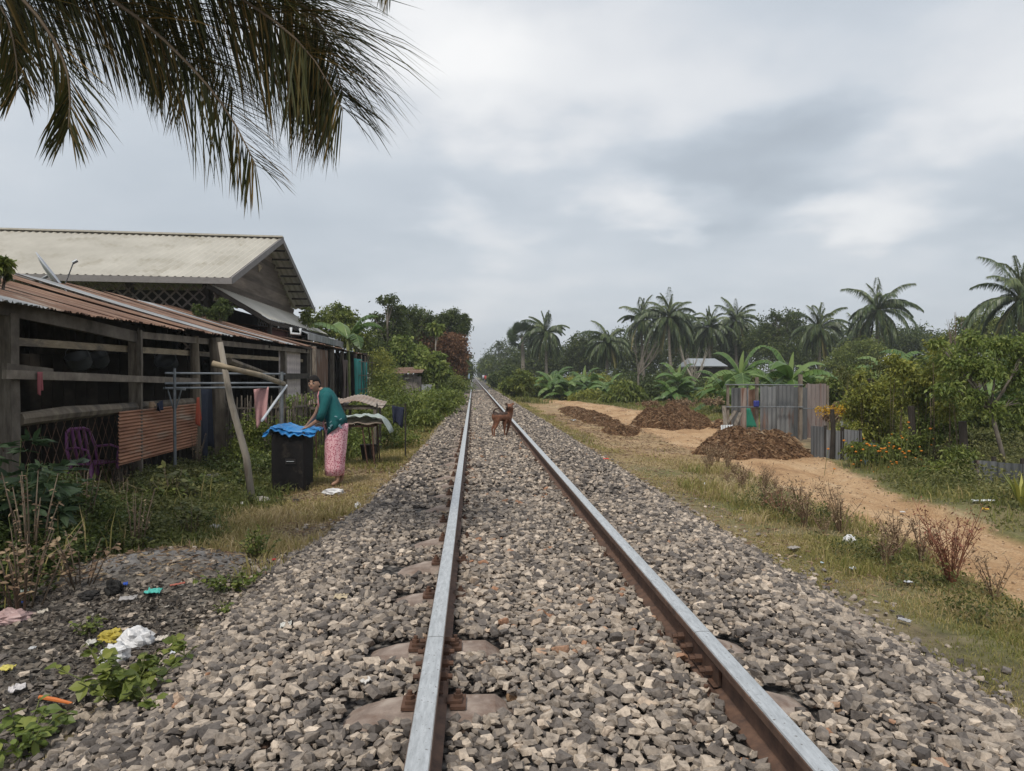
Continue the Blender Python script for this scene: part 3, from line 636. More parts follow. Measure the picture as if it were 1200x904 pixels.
def banana(label, px, pytop, Y, nleaf=7, L=1.6, group=None, basepx=None, spear=False, n=1):
    bx = at(basepx or px, 441, Y).x; g = Vector((bx, Y, Hs(bx, Y)-.04)); t = thing('banana_plant', label, 'banana plant', g, group); m = MB(); lf = MB()
    zt = at(px, pytop, Y).z
    for s in range(n):
        m = MB(); lf = MB()
        o = Vector((random.uniform(-.9, .9), random.uniform(-.8, .8), 0))*(0 if s == 0 else 1); hh = (zt-g.z)*(1 if s == 0 else random.uniform(.6, .9)); st = g+o+Vector((0, 0, max(.4, hh-L*.72)))
        m.tube([g+o, g+o+Vector((0, 0, .3)), st], [.13, .11, .06], 8, col=.5)
        for k in range(nleaf):
            az = k*2.4+random.uniform(-.4, .4)+s; el = math.radians(random.uniform(78, 60) if k < 2 else random.uniform(20, 62)); dd = Vector((math.cos(az)*math.cos(el), math.sin(az)*math.cos(el), math.sin(el))); p = st.copy(); LL = L*random.uniform(.75, 1.1); nn = 7; V = []; cen = []
            sd = dd.cross(Vector((0, 0, 1))).normalized()
            for i in range(nn+1): cen.append(p.copy()); dd = (dd+Vector((0, 0, -.13-.05*i))).normalized(); p = p+dd*LL/nn
            wv = [.10, .55, .85, 1, .98, .85, .55, .06]; c0 = random.uniform(.15, .8); rag = random.random() < .6
            for i in range(nn):
                for sgn in (-1, 1):
                    for half in (0, 1):
                        f0, f1 = (i+half*.5)/1, (i+half*.5+.5-(.07 if rag else 0)); 
                        def P_(f, w): j = min(int(f), nn-1); u = f-j; q = cen[j].lerp(cen[j+1], u); ww = wv[j]*(1-u)+wv[j+1]*u; return tuple(q+sd*sgn*w*ww*LL*.15+Vector((0, 0, -abs(w)*ww*LL*.055*(1+(random.random() if rag else .3)))))
                        lf.add([P_(f0, 0), P_(f0, 1), P_(f1, 1), P_(f1, 0)], [(0, 1, 2, 3)], min(1, max(0, c0+random.uniform(-.12, .12))))
            lf.tube(cen, [.022*(1-.8*i/nn) for i in range(nn+1)], 4, col=.95, cap=False)
        if spear and s == 0:
            V, F = grid(1, 5, lambda a, b: (st.x+(a-.5)*.20*math.sin(b*2.7+.3)+.12*b*b, st.y+.04*math.sin(a*3), st.z+b*L*.55)); lf.add(V, F, 1.0)
        m.build('pseudostem', stem_g, t, smooth=True); lf.build('leaves', L_banana, t)
    return t
# ------------------------------------------------------------------ open-fronted shed beside the track
FX = -4.7
shed = thing('open_shed', 'low open timber shed with a rusty corrugated roof left of the track', 'shed', (FX, 13.5, -.45))
def fx(px, py, x=FX):
    "point of the plane x = const seen at that pixel"
    r = ray(px, py); return Vector((0, 0, CAMZ))+r*(x/r.x)
y = 6.3; k = 0
while y < 20.5:
    w = random.uniform(.80, .92); z0 = 1.85+random.uniform(-.025, .02)+(y-6)*.009; z1 = 2.86+(y-6)*.011+random.uniform(-.03, .03); x0 = -4.50+random.uniform(-.07, .06); x1 = -8.05+random.uniform(-.1, .1)
    pale = k in (1, 9, 12, 15); m_ = zinc if pale else rust
    V, F = corr((x0, y+random.uniform(-.03, .03), z0+(.012 if k % 2 else 0)), (0, w, random.uniform(-.01, .01)), (x1-x0, random.uniform(-.05, .05), z1-z0), sag=random.uniform(.0, .04), edge=.006, m=4)
    m = MB(); m.add(V, F, random.uniform(.15, .85)); o = m.build('roof_sheet', m_, shed); mod_solid(o, .003)
    y += w-.08; k += 1
def post(px, w, zt, x=FX, h=None, log=False, dx=0):
    p = fx(px, 441, x); m = MB(); z0 = Hs(x, p.y)-.1
    if log: m.tube([(x, p.y, z0), (x+dx*.5+.02, p.y, (z0+zt)/2), (x+dx, p.y, zt)], [w*.55, w*.52, w*.42], 10, col=random.random(), wob=.06)
    else: m.beam((x, p.y, z0), (x+dx, p.y, zt), w, w*.9, col=random.random(), seg=5, rough=.04)
    return m.build('post', wood_log if log else wood_grey, shed)
post(9, .155, 1.80); post(159, .14, 1.80); post(228, .16, 1.84, log=True); post(333, .17, 1.90, dx=-.05); post(361, .15, 1.93); post(164, .05, 1.80, x=-4.58)
p = fx(254, 441, -4.52); m = MB(); m.tube([(-4.5, p.y, -.5), (-4.48, p.y, .6), (-4.56, p.y+.05, 1.84)], [.13, .12, .10], 10, wob=.07); m.build('post', wood_log, shed)
for yy, zz in ((7.2, 2.7), (10.3, 2.75), (13.5, 2.8), (16.8, 2.85), (20.5, 2.9)):
    m = MB(); m.tube([(-7.9, yy, -.5), (-7.9, yy, zz)], .07, 7); m.build('post', wood_dark, shed)
    m = MB(); m.beam((-4.62, yy, 1.76+(yy-6)*.008), (-7.95, yy, 2.72+(yy-6)*.011), .06, .09); m.build('rafter', wood_dark, shed)
def rail_(a, b, w, h, mt=wood_grey, name='beam', rough=.06, seg=6): 
    m = MB(); m.beam(a, b, w, h, col=random.random(), rough=rough, seg=seg); return m.build(name, mt, shed)
rail_(fx(-60, 346, -4.66), fx(162, 396, -4.66), .05, .15); rail_((-4.68, 10.0, 1.74), (-4.68, 20.9, 1.86), .07, .10)
rail_((-4.8, 6.3, 1.52), (-4.8, 20.7, 1.60), .04, .085, board_pale)
rail_(fx(5, 441, -4.58)+Vector((0, 0, .02)), fx(232, 447, -4.55), .045, .09); rail_(fx(5, 437, -4.62)+Vector((0, 0, .06)), fx(60, 438, -4.62)+Vector((0, 0, .02)), .05, .07)
rail_((-4.62, 18.0, 1.16), (-4.62, 20.7, 1.17), .04, .14, wood_dark)
m = MB(); m.tube([fx(20, 492, -4.66), fx(75, 485, -4.66), fx(130, 480, -4.66), fx(225, 471, -4.66)], [.075, .085, .078, .06], 9, wob=.10); m.build('bottom_log', wood_log, shed)
m = MB(); m.tube([fx(268, 423, -4.55), fx(320, 441, -4.45)], [.07, .05], 7, wob=.05); m.build('brace', wood_log, shed)
for i in range(9):
    yy = 6.6+i*1.6; m = MB(); m.beam((-7.98, yy, -.45), (-7.98, yy+1.58, -.45), .02, .02)
m = MB()
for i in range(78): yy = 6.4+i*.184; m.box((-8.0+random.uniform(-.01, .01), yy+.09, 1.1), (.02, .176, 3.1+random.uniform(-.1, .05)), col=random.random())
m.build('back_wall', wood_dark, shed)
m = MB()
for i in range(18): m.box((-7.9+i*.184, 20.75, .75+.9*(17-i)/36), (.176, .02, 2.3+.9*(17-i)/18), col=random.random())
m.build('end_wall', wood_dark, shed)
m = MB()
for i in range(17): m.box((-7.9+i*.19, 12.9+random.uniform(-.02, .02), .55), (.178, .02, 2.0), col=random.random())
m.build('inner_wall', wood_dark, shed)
# woven white panel, 18.1 .. 20.5
V, F = grid(2, 2, lambda a, b: (-4.78, 18.15+a*2.2, .50+b*1.3)); m = MB(); m.add(V, F)
def woven():
    m, nt, N, L = nodes_of('woven_bamboo'); g = N('ShaderNodeNewGeometry'); mp = N('ShaderNodeMapping'); mp.inputs['Rotation'].default_value = (R(45), 0, 0); L(g.outputs['Position'], mp.inputs[0])
    ck = N('ShaderNodeTexChecker'); ck.inputs['Scale'].default_value = 7.5; L(mp.outputs[0], ck.inputs[0]); ck.inputs[1].default_value = (.60, .53, .50, 1); ck.inputs[2].default_value = (.44, .38, .37, 1)
    n = tex_noise(N, L, g.outputs['Position'], 5, 6, .6); k = ramp(N, L, n, [(.3, (.8, .78, .76)), (.7, (1.05, 1.05, 1.05))]); c = mixc(N, L, 1.0, ck.outputs[0], k, 'MULTIPLY')
    bs = N('ShaderNodeBsdfPrincipled'); L(c, bs.inputs['Base Color']); bs.inputs['Roughness'].default_value = .8; o = N('ShaderNodeOutputMaterial'); L(bs.outputs[0], o.inputs[0]); return m
mod_solid(m.build('woven_panel', woven(), shed), .01)
# rusty ribbed panel hung low on the front
a, b, c = fx(139, 483, -4.56), fx(139, 546, -4.56), fx(231, 471, -4.56)
V, F = corr((-4.56, a.y, b.z), (0, 0, a.z-b.z), (0, c.y-a.y, .01), wav=.046, amp=.008, m=3, edge=.004); m = MB(); m.add(V, F)
o = m.build('corrugated_panel', rust_panel, shed); mod_solid(o, .003); o['label'] = 'rust brown sheet with sideways ribs fixed low on the front'
m = MB()
for i in range(11): m.beam((-4.75, 9.9+i*.28, -.5), (-4.75+random.uniform(-.04, .04), 9.9+i*.28, random.uniform(-.1, .15)), .10, .09, col=random.random())
m.build('plank_skirt', wood_dark, shed)
# wire mesh beneath the log
m = MB()
for i in range(20):
    y0 = 7.5+i*.17
    for s in (-1, 1): m.beam((-4.70, y0-s*.28, -.35), (-4.70, y0+s*.28, .65), .006, .006)
m.build('wire_mesh', rust_iron, shed)
# things hung inside
pot_m = plain('dull_aluminium', (.10, .105, .11), .45, .5)
def pot(px, py, r, lab, x=-5.1, rot=.5):
    c = fx(px, py, x); t = thing('cooking_pot', lab, 'pot', c, 'pots hung in the shed'); m = MB()
    prof = [(0, -.9), (.75, -.85), (.98, -.5), (1, .3), (1.06, .34), (.95, .3), (.92, -.45), (.7, -.78), (0, -.8)]
    rings = []
    for a_, h_ in prof: rings.append([tuple(c+Vector((math.cos(j/16*6.283)*max(a_, .01)*r, (math.sin(j/16*6.283)*max(a_, .01)*math.cos(rot)-h_*math.sin(rot))*r, (math.sin(j/16*6.283)*max(a_, .01)*math.sin(rot)+h_*math.cos(rot))*r))) for j in range(16)])
    m.loft(rings, cap=False); m.build('pot_body', pot_m, t, smooth=True)
    m = MB(); m.tube([c+Vector((math.cos(u)*r*1.02, -math.sin(rot)*.3*r-math.sin(u)*r*.2, .3*r+math.sin(u)*r*.8)) for u in np.linspace(0, math.pi, 9)], .004, 5); m.tube([c+Vector((0, 0, r*1.05)), Vector((c.x, c.y, 1.55))], .003, 4); m.build('handle', galv, t)
pot(92, 421, .15, 'dark cooking pot hung under the shed roof, nearest of the three'); pot(114, 420, .14, 'dark cooking pot hung beside another, in the middle of the shed opening'); pot(195, 424, .17, 'dark round pot hung between the two inner shed posts', rot=.9)
# cloths on the rail
def cloth(name, lab, a, b, h, mt, cat='cloth', fold=.03, n=10, tw=.5, group=None, thick=.006, bulge=0):
    a, b = Vector(a), Vector(b); nrm = (b-a).cross(Vector((0, 0, 1))).normalized(); ph = random.random()*6
    def fn(u, v):
        p = a.lerp(b, u)+Vector((0, 0, -h*v*(1-.12*math.sin(u*5+ph)))); w = (1-tw*v*.5); p = (a+b)/2+Vector((0, 0, p.z-(a.z+b.z)/2))+(a.lerp(b, u)-(a+b)/2)*w
        return tuple(p+nrm*(fold*math.sin(u*9+ph+v*2)*(.3+v)+bulge*math.sin(v*3.1)))
    V, F = grid(n, 10, fn); m = MB(); m.add(V, F); o = m.build(name, mt, smooth=True); mod_solid(o, thick); return tag(o, lab, cat, group)
c_red = plain('red_pink_cloth', (.30, .09, .10), .9); c_pink = plain('pink_cloth', (.62, .36, .36), .9, transl=.2); c_navy = plain('navy_cloth', (.018, .022, .045), .9); c_tan = plain('tan_cloth', (.25, .17, .11), .9)
a = fx(44, 436, -4.53); cloth('rag', 'thin red pink rag hung over the shed handrail', a, a+Vector((.01, .07, 0)), .22, c_red, fold=.01)
a = fx(184, 472, -4.5); cloth('rag', 'dark navy rag over the top edge of the rusty panel', a, a+Vector((0, .18, .02)), .13, c_navy)
a = fx(176, 471, -4.5); cloth('rag', 'small tan rag beside the navy one on the rusty panel', a, a+Vector((0, .12, 0)), .08, c_tan)
a = fx(231, 466, -4.45); cloth('rag', 'orange red rag at the far end of the rusty panel', a, a+Vector((0, .1, 0)), .42, plain('orange_cloth', (.42, .09, .05), .9))
a = fx(236, 455, -4.6); cloth('hanging_clothes', 'dark blue clothes hung between the shed posts', a, a+Vector((.02, .5, 0)), 1.15, plain('dark_blue_cloth', (.03, .036, .055), .9), tw=.2, fold=.05)
# purple chair
def chair():
    g = gnd(118, 571); g = Vector((-5.15, 10.15, Hs(-5.15, 10.15))); t = thing('plastic_chair', 'purple plastic chair in the shade under the shed roof', 'chair', g)
    pm = plain('purple_plastic', (.30, .10, .27), .4, bump=0); m = MB(); M_ = Matrix.Rotation(R(-25), 4, 'Z')
    def T(x, y, z): return tuple(g+(M_ @ Vector((x, y, z))))
    V, F = grid(6, 6, lambda a, b: T((a-.5)*.42, (b-.5)*.42, .43-.03*math.sin(a*3.14)*math.sin(b*3.14))); m.add(V, F); mod_solid(m.build('seat', pm, t, smooth=True), .02)
    m = MB()
    for sx in (-1, 1): m.tube([T(-.2, sx*.2, .43), T(-.25, sx*.215, .62), T(-.31, sx*.17, .84)], [.022, .022, .02], 6)
    m.tube([T(-.31, -.17, .84), T(-.33, -.1, .88), T(-.33, .1, .88), T(-.31, .17, .84)], .024, 6)
    for yy in (-.09, 0, .09): m.beam(T(-.21, yy, .44), T(-.32, yy, .86), .045, .012)
    m.build('backrest', pm, t, smooth=True)
    for sx, sy in ((-1, -1), (-1, 1), (1, -1), (1, 1)): m = MB(); m.beam(T(sx*.19, sy*.19, .43), T(sx*.24, sy*.24, 0), .04, .04); m.build('leg', pm, t)
    for sy in (-1, 1): m = MB(); m.tube([T(-.25, sy*.215, .62), T(.0, sy*.25, .65), T(.18, sy*.23, .62), T(.19, sy*.2, .43)], .018, 6); m.build('armrest', pm, t, smooth=True)
chair()
# galvanised rack beside the shed
def rack():
    p1 = Vector((-4.42, 11.0, 0)); p2 = Vector((-3.2, 12.3, 0)); t = thing('pipe_rack', 'grey metal pipe rack with a braced post in front of the shed', 'rack', (p1.x, p1.y, Hs(p1.x, p1.y)))
    for p, zt in ((p1, 1.28), (p2, 1.24)): m = MB(); m.tube([(p.x, p.y, Hs(p.x, p.y)-.1), (p.x, p.y, zt)], .024 if p is p1 else .035, 8); m.build('post', galv, t)
    for z, off in ((1.20, 0), (1.05, .0), (.98, .02)): m = MB(); m.tube([(p1.x-.1, p1.y-.1, z+.01), (p2.x+.05, p2.y+.05, z)], .017, 7); m.build('cross_bar', galv, t)
    for s in (-1, 1): m = MB(); m.tube([(p1.x, p1.y, .62), (p1.x+s*.10, p1.y, .97)], .012, 6); m.build('brace', galv, t)
    m = MB(); m.beam((p1.x-.16, p1.y, .99), (p1.x+.16, p1.y, .97), .03, .03); m.build('cap_bar', galv, t)
rack()
a = Vector((-3.42, 12.05, .98)); cloth('shirt', 'pale pink cloth drying on the pipe rack', a+Vector((-.16, 0, -.02)), a+Vector((.07, .05, 0)), .58, c_pink, 'clothing', tw=.7)
# leaning pole and the branch across it
g = gnd(297, 592); tp = at(258, 401, 8.9)
m = MB(); m.tube([g-Vector((0, 0, .1)), g.lerp(tp, .3)+Vector((.03, 0, 0)), g.lerp(tp, .65)+Vector((-.02, 0, 0)), tp], [.048, .042, .039, .032], 10, wob=.06, col=.6); LP = m.build('leaning_pole', mat('pole_wood', [(.3, (.20, .175, .145)), (.7, (.36, .32, .27))], 5, (3, 3, .6), bump=.5, stain=(.14, .11, .09)), smooth=True); tag(LP, 'thick grey wooden pole leaning up from a stone before the shed', 'pole')
m = MB(); m.tube([at(249, 426, 8.72), at(275, 433, 8.74), at(305, 440, 9.6), at(332, 450, 12.1)], [.035, .033, .035, .045], 8, wob=.08, col=.8); tag(m.build('bamboo_pole', board_pale, smooth=True), 'pale crooked branch lying across the leaning pole and the rack', 'pole')
m = MB(); m.tube([at(336, 452, 12.1), at(307, 493, 10.0)], .018, 8); tag(m.build('plastic_pipe', plain('white_pvc', (.50, .52, .54), .4)), 'thin pale pipe slanting down from the rack to the blue tarp', 'pipe')
# satellite dish
c = at(57, 323, 14.5); m = MB(); ax = Vector((.62, .25, .45)).normalized(); u = ax.orthogonal().normalized(); w = ax.cross(u); rings = []
sdsh = thing('satellite_dish', 'pale grey satellite dish behind the rusty shed roof', 'satellite dish', (c.x, c.y, 1.9))
for k in range(7): r_ = .01+.46*k/6; rings.append([tuple(c+(u*math.cos(j/28*6.283)+w*math.sin(j/28*6.283))*r_+ax*(r_*r_*.35)) for j in range(28)])
m.loft(rings, cap=False); mod_solid(m.build('dish', plain('dish_grey', (.46, .48, .52), .45), sdsh, smooth=True), .008)
m = MB(); m.tube([c-ax*.02, c-ax*.15, (c.x-.15, c.y, c.z-.4), (c.x-.15, c.y, -.4)], .03, 7); m.build('mast', galv, sdsh)
m = MB(); m.tube([c-w*.40+ax*.06, c+ax*.5], .012, 5); m.tube([c+ax*.48, c+ax*.58], .035, 8); m.build('receiver_arm', galv, sdsh)

# ------------------------------------------------------------------ large wooden house
hs = thing('wooden_house', 'large raised wooden house with a cream metal roof and lattice wall', 'house', (-13, 23.5, -.45))
PK = at(330, 280, 23.7); NE = at(270, 327, 19.4); FE = at(368, 362, 28.3); dL = Vector((-14, -1.4, 0))
EZ = NE.z; FE.z = EZ
rm = roof_cream
def slope(a, b, name='roof_slope'):
    U = dL; nrib = 72
    def fn(u, v):
        i = int(round(u*nrib*2)); p = a.lerp(b, v)+U*u; return tuple(p+Vector((0, 0, .05 if i % 2 == 0 else 0)))
    V, F = grid(nrib*2, 3, fn); m = MB(); m.add(V, F, .5); return mod_solid(m.build(name, rm, hs), .006)
slope(NE, PK); slope(FE, PK)
fm = plain('fascia_grey', (.20, .185, .18), .7)
m = MB(); m.beam(NE+Vector((.05, -.03, -.06)), NE+dL+Vector((0, -.03, -.06)), .05, .16); m.build('gutter', fm, hs)
for e in (NE, FE): m = MB(); m.beam(e+Vector((.03, 0, -.05)), PK+Vector((.03, 0, -.05)), .04, .17); m.build('barge_board', fm, hs)
m = MB(); m.beam(PK+Vector((.05, 0, .045)), PK+dL+Vector((0, 0, .045)), .34, .05); m.build('ridge_cap', rm, hs)
for k in range(9):
    f = k/9+.03; m = MB(); a = FE.lerp(PK, f)+Vector((0, .05, -.17)); m.beam(a, a+Vector((-.55, -.05, 0)), .05, .06); m.build('purlin', wood_dark, hs)
# gable planks (set back .5)
m = MB(); bx = -.55; z = EZ-.55
while z < PK.z-.25:
    f = max(0, (z-EZ)/(PK.z-EZ)); f2 = max(0, (z+.20-EZ)/(PK.z-EZ)); y0 = NE.y+.22+(PK.y-NE.y)*f2; y1 = FE.y-.22-(FE.y-PK.y)*f2; x0 = NE.x+(PK.x-NE.x)*f+bx; m.box((x0+.06, (y0+y1)/2, z+.1), (.025, y1-y0, .205), M=Matrix.Rotation(R(13), 3, 'Y'), col=random.random()); z += .175
m.build('gable_boards', mat('gable_wood', [(.3, (.10, .080, .066)), (.6, (.22, .18, .15)), (.8, (.33, .28, .24))], 3, (1, .25, 2), bump=.5, attr=1.1), hs)
m = MB(); m.beam((NE.x-.4, PK.y-.5, PK.z-1.0), (NE.x-.4, PK.y+.3, PK.z-.55), .05, .3); m.build('gable_strut', board_pale, hs)
# lattice under eaves, front
def lattice(a, b, h, s, w, name='lattice', mt=None, par=None):
    a, b = Vector(a), Vector(b); L_ = (b-a).length; d = (b-a)/L_; m = MB()
    for sg in (-1, 1):
        t = -h
        while t < L_+h:
            p0, p1 = (t, 0), (t+h, h)
            if sg < 0: p0, p1 = (t, h), (t+h, 0)
            lo, hi = max(0, p0[0]), min(L_, p1[0])
            if hi > lo:
                f = lambda x: p0[1]+(p1[1]-p0[1])*(x-p0[0])/(p1[0]-p0[0])
                m.beam(a+d*lo+Vector((0, 0, f(lo))), a+d*hi+Vector((0, 0, f(hi))), w, .012, up=tuple(d.cross(Vector((0, 0, 1)))))
            t += s
    return m.build(name, mt or lat_m, par or hs)
lat_m = plain('lattice_wood', (.17, .14, .125), .8)
WL = NE+Vector((-.9, .7, 0))
lattice(WL+Vector((0, 0, -2.2)), WL+dL*.97+Vector((0, 0, -2.2)), 2.1, .30, .045)
m = MB()
for i in range(8): q = WL+dL*(i/7*.97); m.beam((q.x, q.y+.08, -.5), (q.x, q.y+.08, EZ-.05), .16, .16)
m.build('house_post', wood_dark, hs)
m = MB(); q = WL+dL*.5; m.box((q.x, q.y+2.6, 1.6), (13.6, .1, 4.2)); m.box((WL.x-.1, 23.7, 1.6), (.08, 7.6, 3.2)); m.build('inner_wall', interior_dark, hs)
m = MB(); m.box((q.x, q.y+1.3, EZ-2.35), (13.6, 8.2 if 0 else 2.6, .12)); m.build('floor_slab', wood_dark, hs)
# lean-to strip along the gable
qa, qb, qc, qd = Vector((-6.95, 19.4, 3.62)), Vector((-5.75, 20.9, 2.78)), Vector((-5.6, 28.4, 2.76)), Vector((-6.95, 28.2, 3.58))
V, F = grid(60, 2, lambda a, b: tuple(qa.lerp(qd, a).lerp(qb.lerp(qc, a), b)+Vector((0, 0, .02*(int(a*60+.5) % 2))))); m = MB(); m.add(V, F); mod_solid(m.build('side_awning', roof_cream, hs), .006)
A0 = qb+Vector((0, 0, -.09)); A1 = qc+Vector((0, 0, -.09)); m = MB(); m.beam(A0, A1, .05, .12); m.build('awning_beam', wood_dark, hs)
m = MB(); m.beam(qa+Vector((0, 0, -.09)), qb+Vector((0, 0, -.09)), .05, .12); m.build('awning_beam', wood_dark, hs)
m = MB()
for f in (0.02, .3, .62, .95): q = A0.lerp(A1, f); m.beam((q.x-.05, q.y, -.5), (q.x-.05, q.y, q.z), .1, .1)
m.build('awning_post', wood_dark, hs)
white_lat = plain('white_lattice_paint', (.62, .66, .70), .6)
B0 = at(318, 400, 24.0); B0.z = 2.35; lattice((B0.x, 22.5, 2.35), (B0.x+.35, 27.5, 2.35), .62, .22, .045, 'carved_screen', white_lat)
# ------------------------------------------------------------------ dark red hut and shack behind the shed
hut = thing('red_hut', 'dark red sheet metal hut behind the far end of the shed', 'hut', (-6.6, 24, -.45)); rd = mat('dark_red_paint', [(.3, (.060, .022, .02)), (.7, (.115, .04, .036))], 2, rough=.7, stain=(.10, .075, .06), stain_at=.62)
for a, b in (((-5.9, 21.6), (-5.9, 25.2)), ((-7.6, 21.6), (-5.9, 21.6))):
    V, F = corr((*a, -.4), (b[0]-a[0], b[1]-a[1], 0), (0, 0, 2.95), wav=.15, amp=.02, m=2); m = MB(); m.add(V, F); mod_solid(m.build('wall', rd, hut), .004)
V, F = corr((-5.75, 21.2, 2.56), (0, 4.6, 0), (-2.3, 0, .25), m=2); m = MB(); m.add(V, F); mod_solid(m.build('roof', rust, hut), .004)
wp = plain('white_pipe', (.6, .62, .64), .4); m = MB(); m.tube([at(341, 384, 22), at(341, 391, 22), at(352, 392, 22), at(352, 385, 22)], .04, 7); m.build('gutter_pipe', wp, hut, smooth=True)
sh = thing('lean_to_shack', 'small patched shack with rusty roof, dark doorway and turquoise sheet', 'shack', (-5.2, 27, -.45))
y = 21.6; k = 0
while y < 32.0:
    w = 1.0; V, F = corr((-4.55+random.uniform(-.08, .05), y, 2.12+random.uniform(-.02, .02)-.004*(y-21)), (0, w, random.uniform(-.02, .02)), (-2.2, 0, .42), m=2, sag=.02, edge=.012); m = MB(); m.add(V, F, random.random())
    mod_solid(m.build('roof_sheet', {4: zinc, 6: plain('pale_blue_sheet', (.30, .44, .50), .5)}.get(k, rust), sh), .004); y += .93; k += 1
def swall(y0, y1, mt, name, z1=2.0, x=-4.75, n=None, lean=0):
    V, F = corr((x, y0, -.5), (0, y1-y0, 0), (lean, 0, z1+.5), wav=.18, amp=.015, m=2); m = MB(); m.add(V, F, random.random()); return mod_solid(m.build(name, mt, sh), .006)
swall(21.7, 24.0, mat('brown_sheet', [(.3, (.10, .055, .038)), (.7, (.22, .14, .10))], 2, (2, 2, .5), stain=(.26, .25, .23), stain_at=.6), 'wall_sheet')
swall(24.1, 24.5, wood_dark, 'wall_sheet')
m = MB(); m.box((-6.2, 27, .95), (.05, 11.4, 2.9)); m.box((-5.5, 21.65, .8), (1.5, .05, 2.6)); m.box((-5.5, 32.6, .8), (1.6, .05, 2.8)); m.build('back_wall', interior_dark, sh)
for yy, dx in ((21.6, 0), (24.3, 0), (26.3, .05), (27.6, .1), (29.0, 0), (31.9, 0)): m = MB(); m.beam((-4.66, yy, -.5), (-4.66-dx, yy, 2.05), .11, .11, col=random.random(), rough=.05, seg=4); m.build('post', wood_grey, sh)
tq = mat('turquoise_sheet', [(.3, (.02, .17, .155)), (.7, (.045, .30, .27))], 2, (2, 2, .5), stain=(.02, .10, .10), stain_at=.6)
V, F = grid(8, 6, lambda a, b: (-4.55+.05*math.sin(a*9), 28.0+a*1.9+(1-b)*.4, -.45+b*2.3)); m = MB(); m.add(V, F); o = m.build('door_sheet', tq, sh, smooth=True); mod_solid(o, .01)
V, F = grid(8, 6, lambda a, b: (-4.6+.06*math.sin(a*9+1), 30.4+a*1.3, -.45+b*2.2)); m = MB(); m.add(V, F); mod_solid(m.build('netting', tq, sh, smooth=True), .01)
m = MB()
for i in range(4): m.beam((-4.45, 28.5+i*.05, .1+i*.55), (-4.35, 32.4, .1+i*.55), .03, .03)
for i in range(4): m.beam((-4.42, 29.0+i*1.0, -.4), (-4.42, 29.0+i*1.0, 2.0), .03, .03)
m.build('stick_frame', wood_grey, sh)
ct = plain('brown_sacking', (.13, .095, .085), .95)
for yy in (25.9, 26.6): V, F = grid(8, 8, lambda a, b: (-4.62+.06*math.sin(a*8+b*3), yy+a*.55*(1-.3*b), 1.75-b*1.7)); m = MB(); m.add(V, F); mod_solid(m.build('curtain', ct, sh, smooth=True), .01)
# white-grey gutter roof strip above the shack
t = thing('grey_awning', 'row of pale grey roofing sheets above the shack', 'awning', (-5.6, 27, -.45))
V, F = corr((-5.35, 23.8, 2.55), (0, 6.2, 0), (-.9, 0, .35), m=1, wav=.2); m = MB(); m.add(V, F); mod_solid(m.build('roof_sheet', zinc, t), .004)
m = MB(); [m.beam((-5.33, 23.8+i*.9, 2.46), (-5.33, 24.68+i*.9, 2.46), .03, .22, col=random.random()) for i in range(7)]; m.build('fascia', zinc, t)
m = MB(); [m.beam((-5.5, yy, -.4), (-5.5, yy, 2.4), .09, .09) for yy in (23.9, 27, 29.9)]; m.build('post', wood_dark, t)
# brick hut farther along
bh = thing('brick_hut', 'small grey block hut with a rusty roof among bushes', 'hut', (-3.2, 33, -.45)); Yb = 33
a0, a1 = at(461, 441, Yb).x, at(489, 441, Yb).x; bm_ = mat('grey_blocks', [(.3, (.14, .12, .11)), (.7, (.26, .23, .21))], 5, bump=.6)
m = MB()
for r_ in range(9):
    for c_ in range(6):
        ww = (a1-a0)/6; m.box((a0+ww*(c_+.5+(.2 if r_ % 2 else 0)-.1), Yb, -.35+r_*.19), (ww-.02, .14, .175), col=random.random())
m.build('block_wall', bm_, bh)
m = MB(); m.box((a1+.05, Yb+1, .35), (.12, 2, 1.6)); m.box((a0, Yb+1, .35), (.12, 2, 1.6)); m.build('side_wall', bm_, bh)
V, F = corr((a0-.15, Yb-.35, 1.27), (a1-a0+.4, 0, .05), (0, 2.6, .3), m=2); m = MB(); m.add(V, F); mod_solid(m.build('roof', rust, bh), .005)
V, F = corr((*at(494, 441, 32).xy, -.45), (.45, 0, 0), (0, 0, 1.25), m=2); m = MB(); m.add(V, F); o = m.build('zinc_sheet', zinc); mod_solid(o, .004); tag(o, 'pale grey upright sheet in the bushes beside the block hut', 'metal sheet')
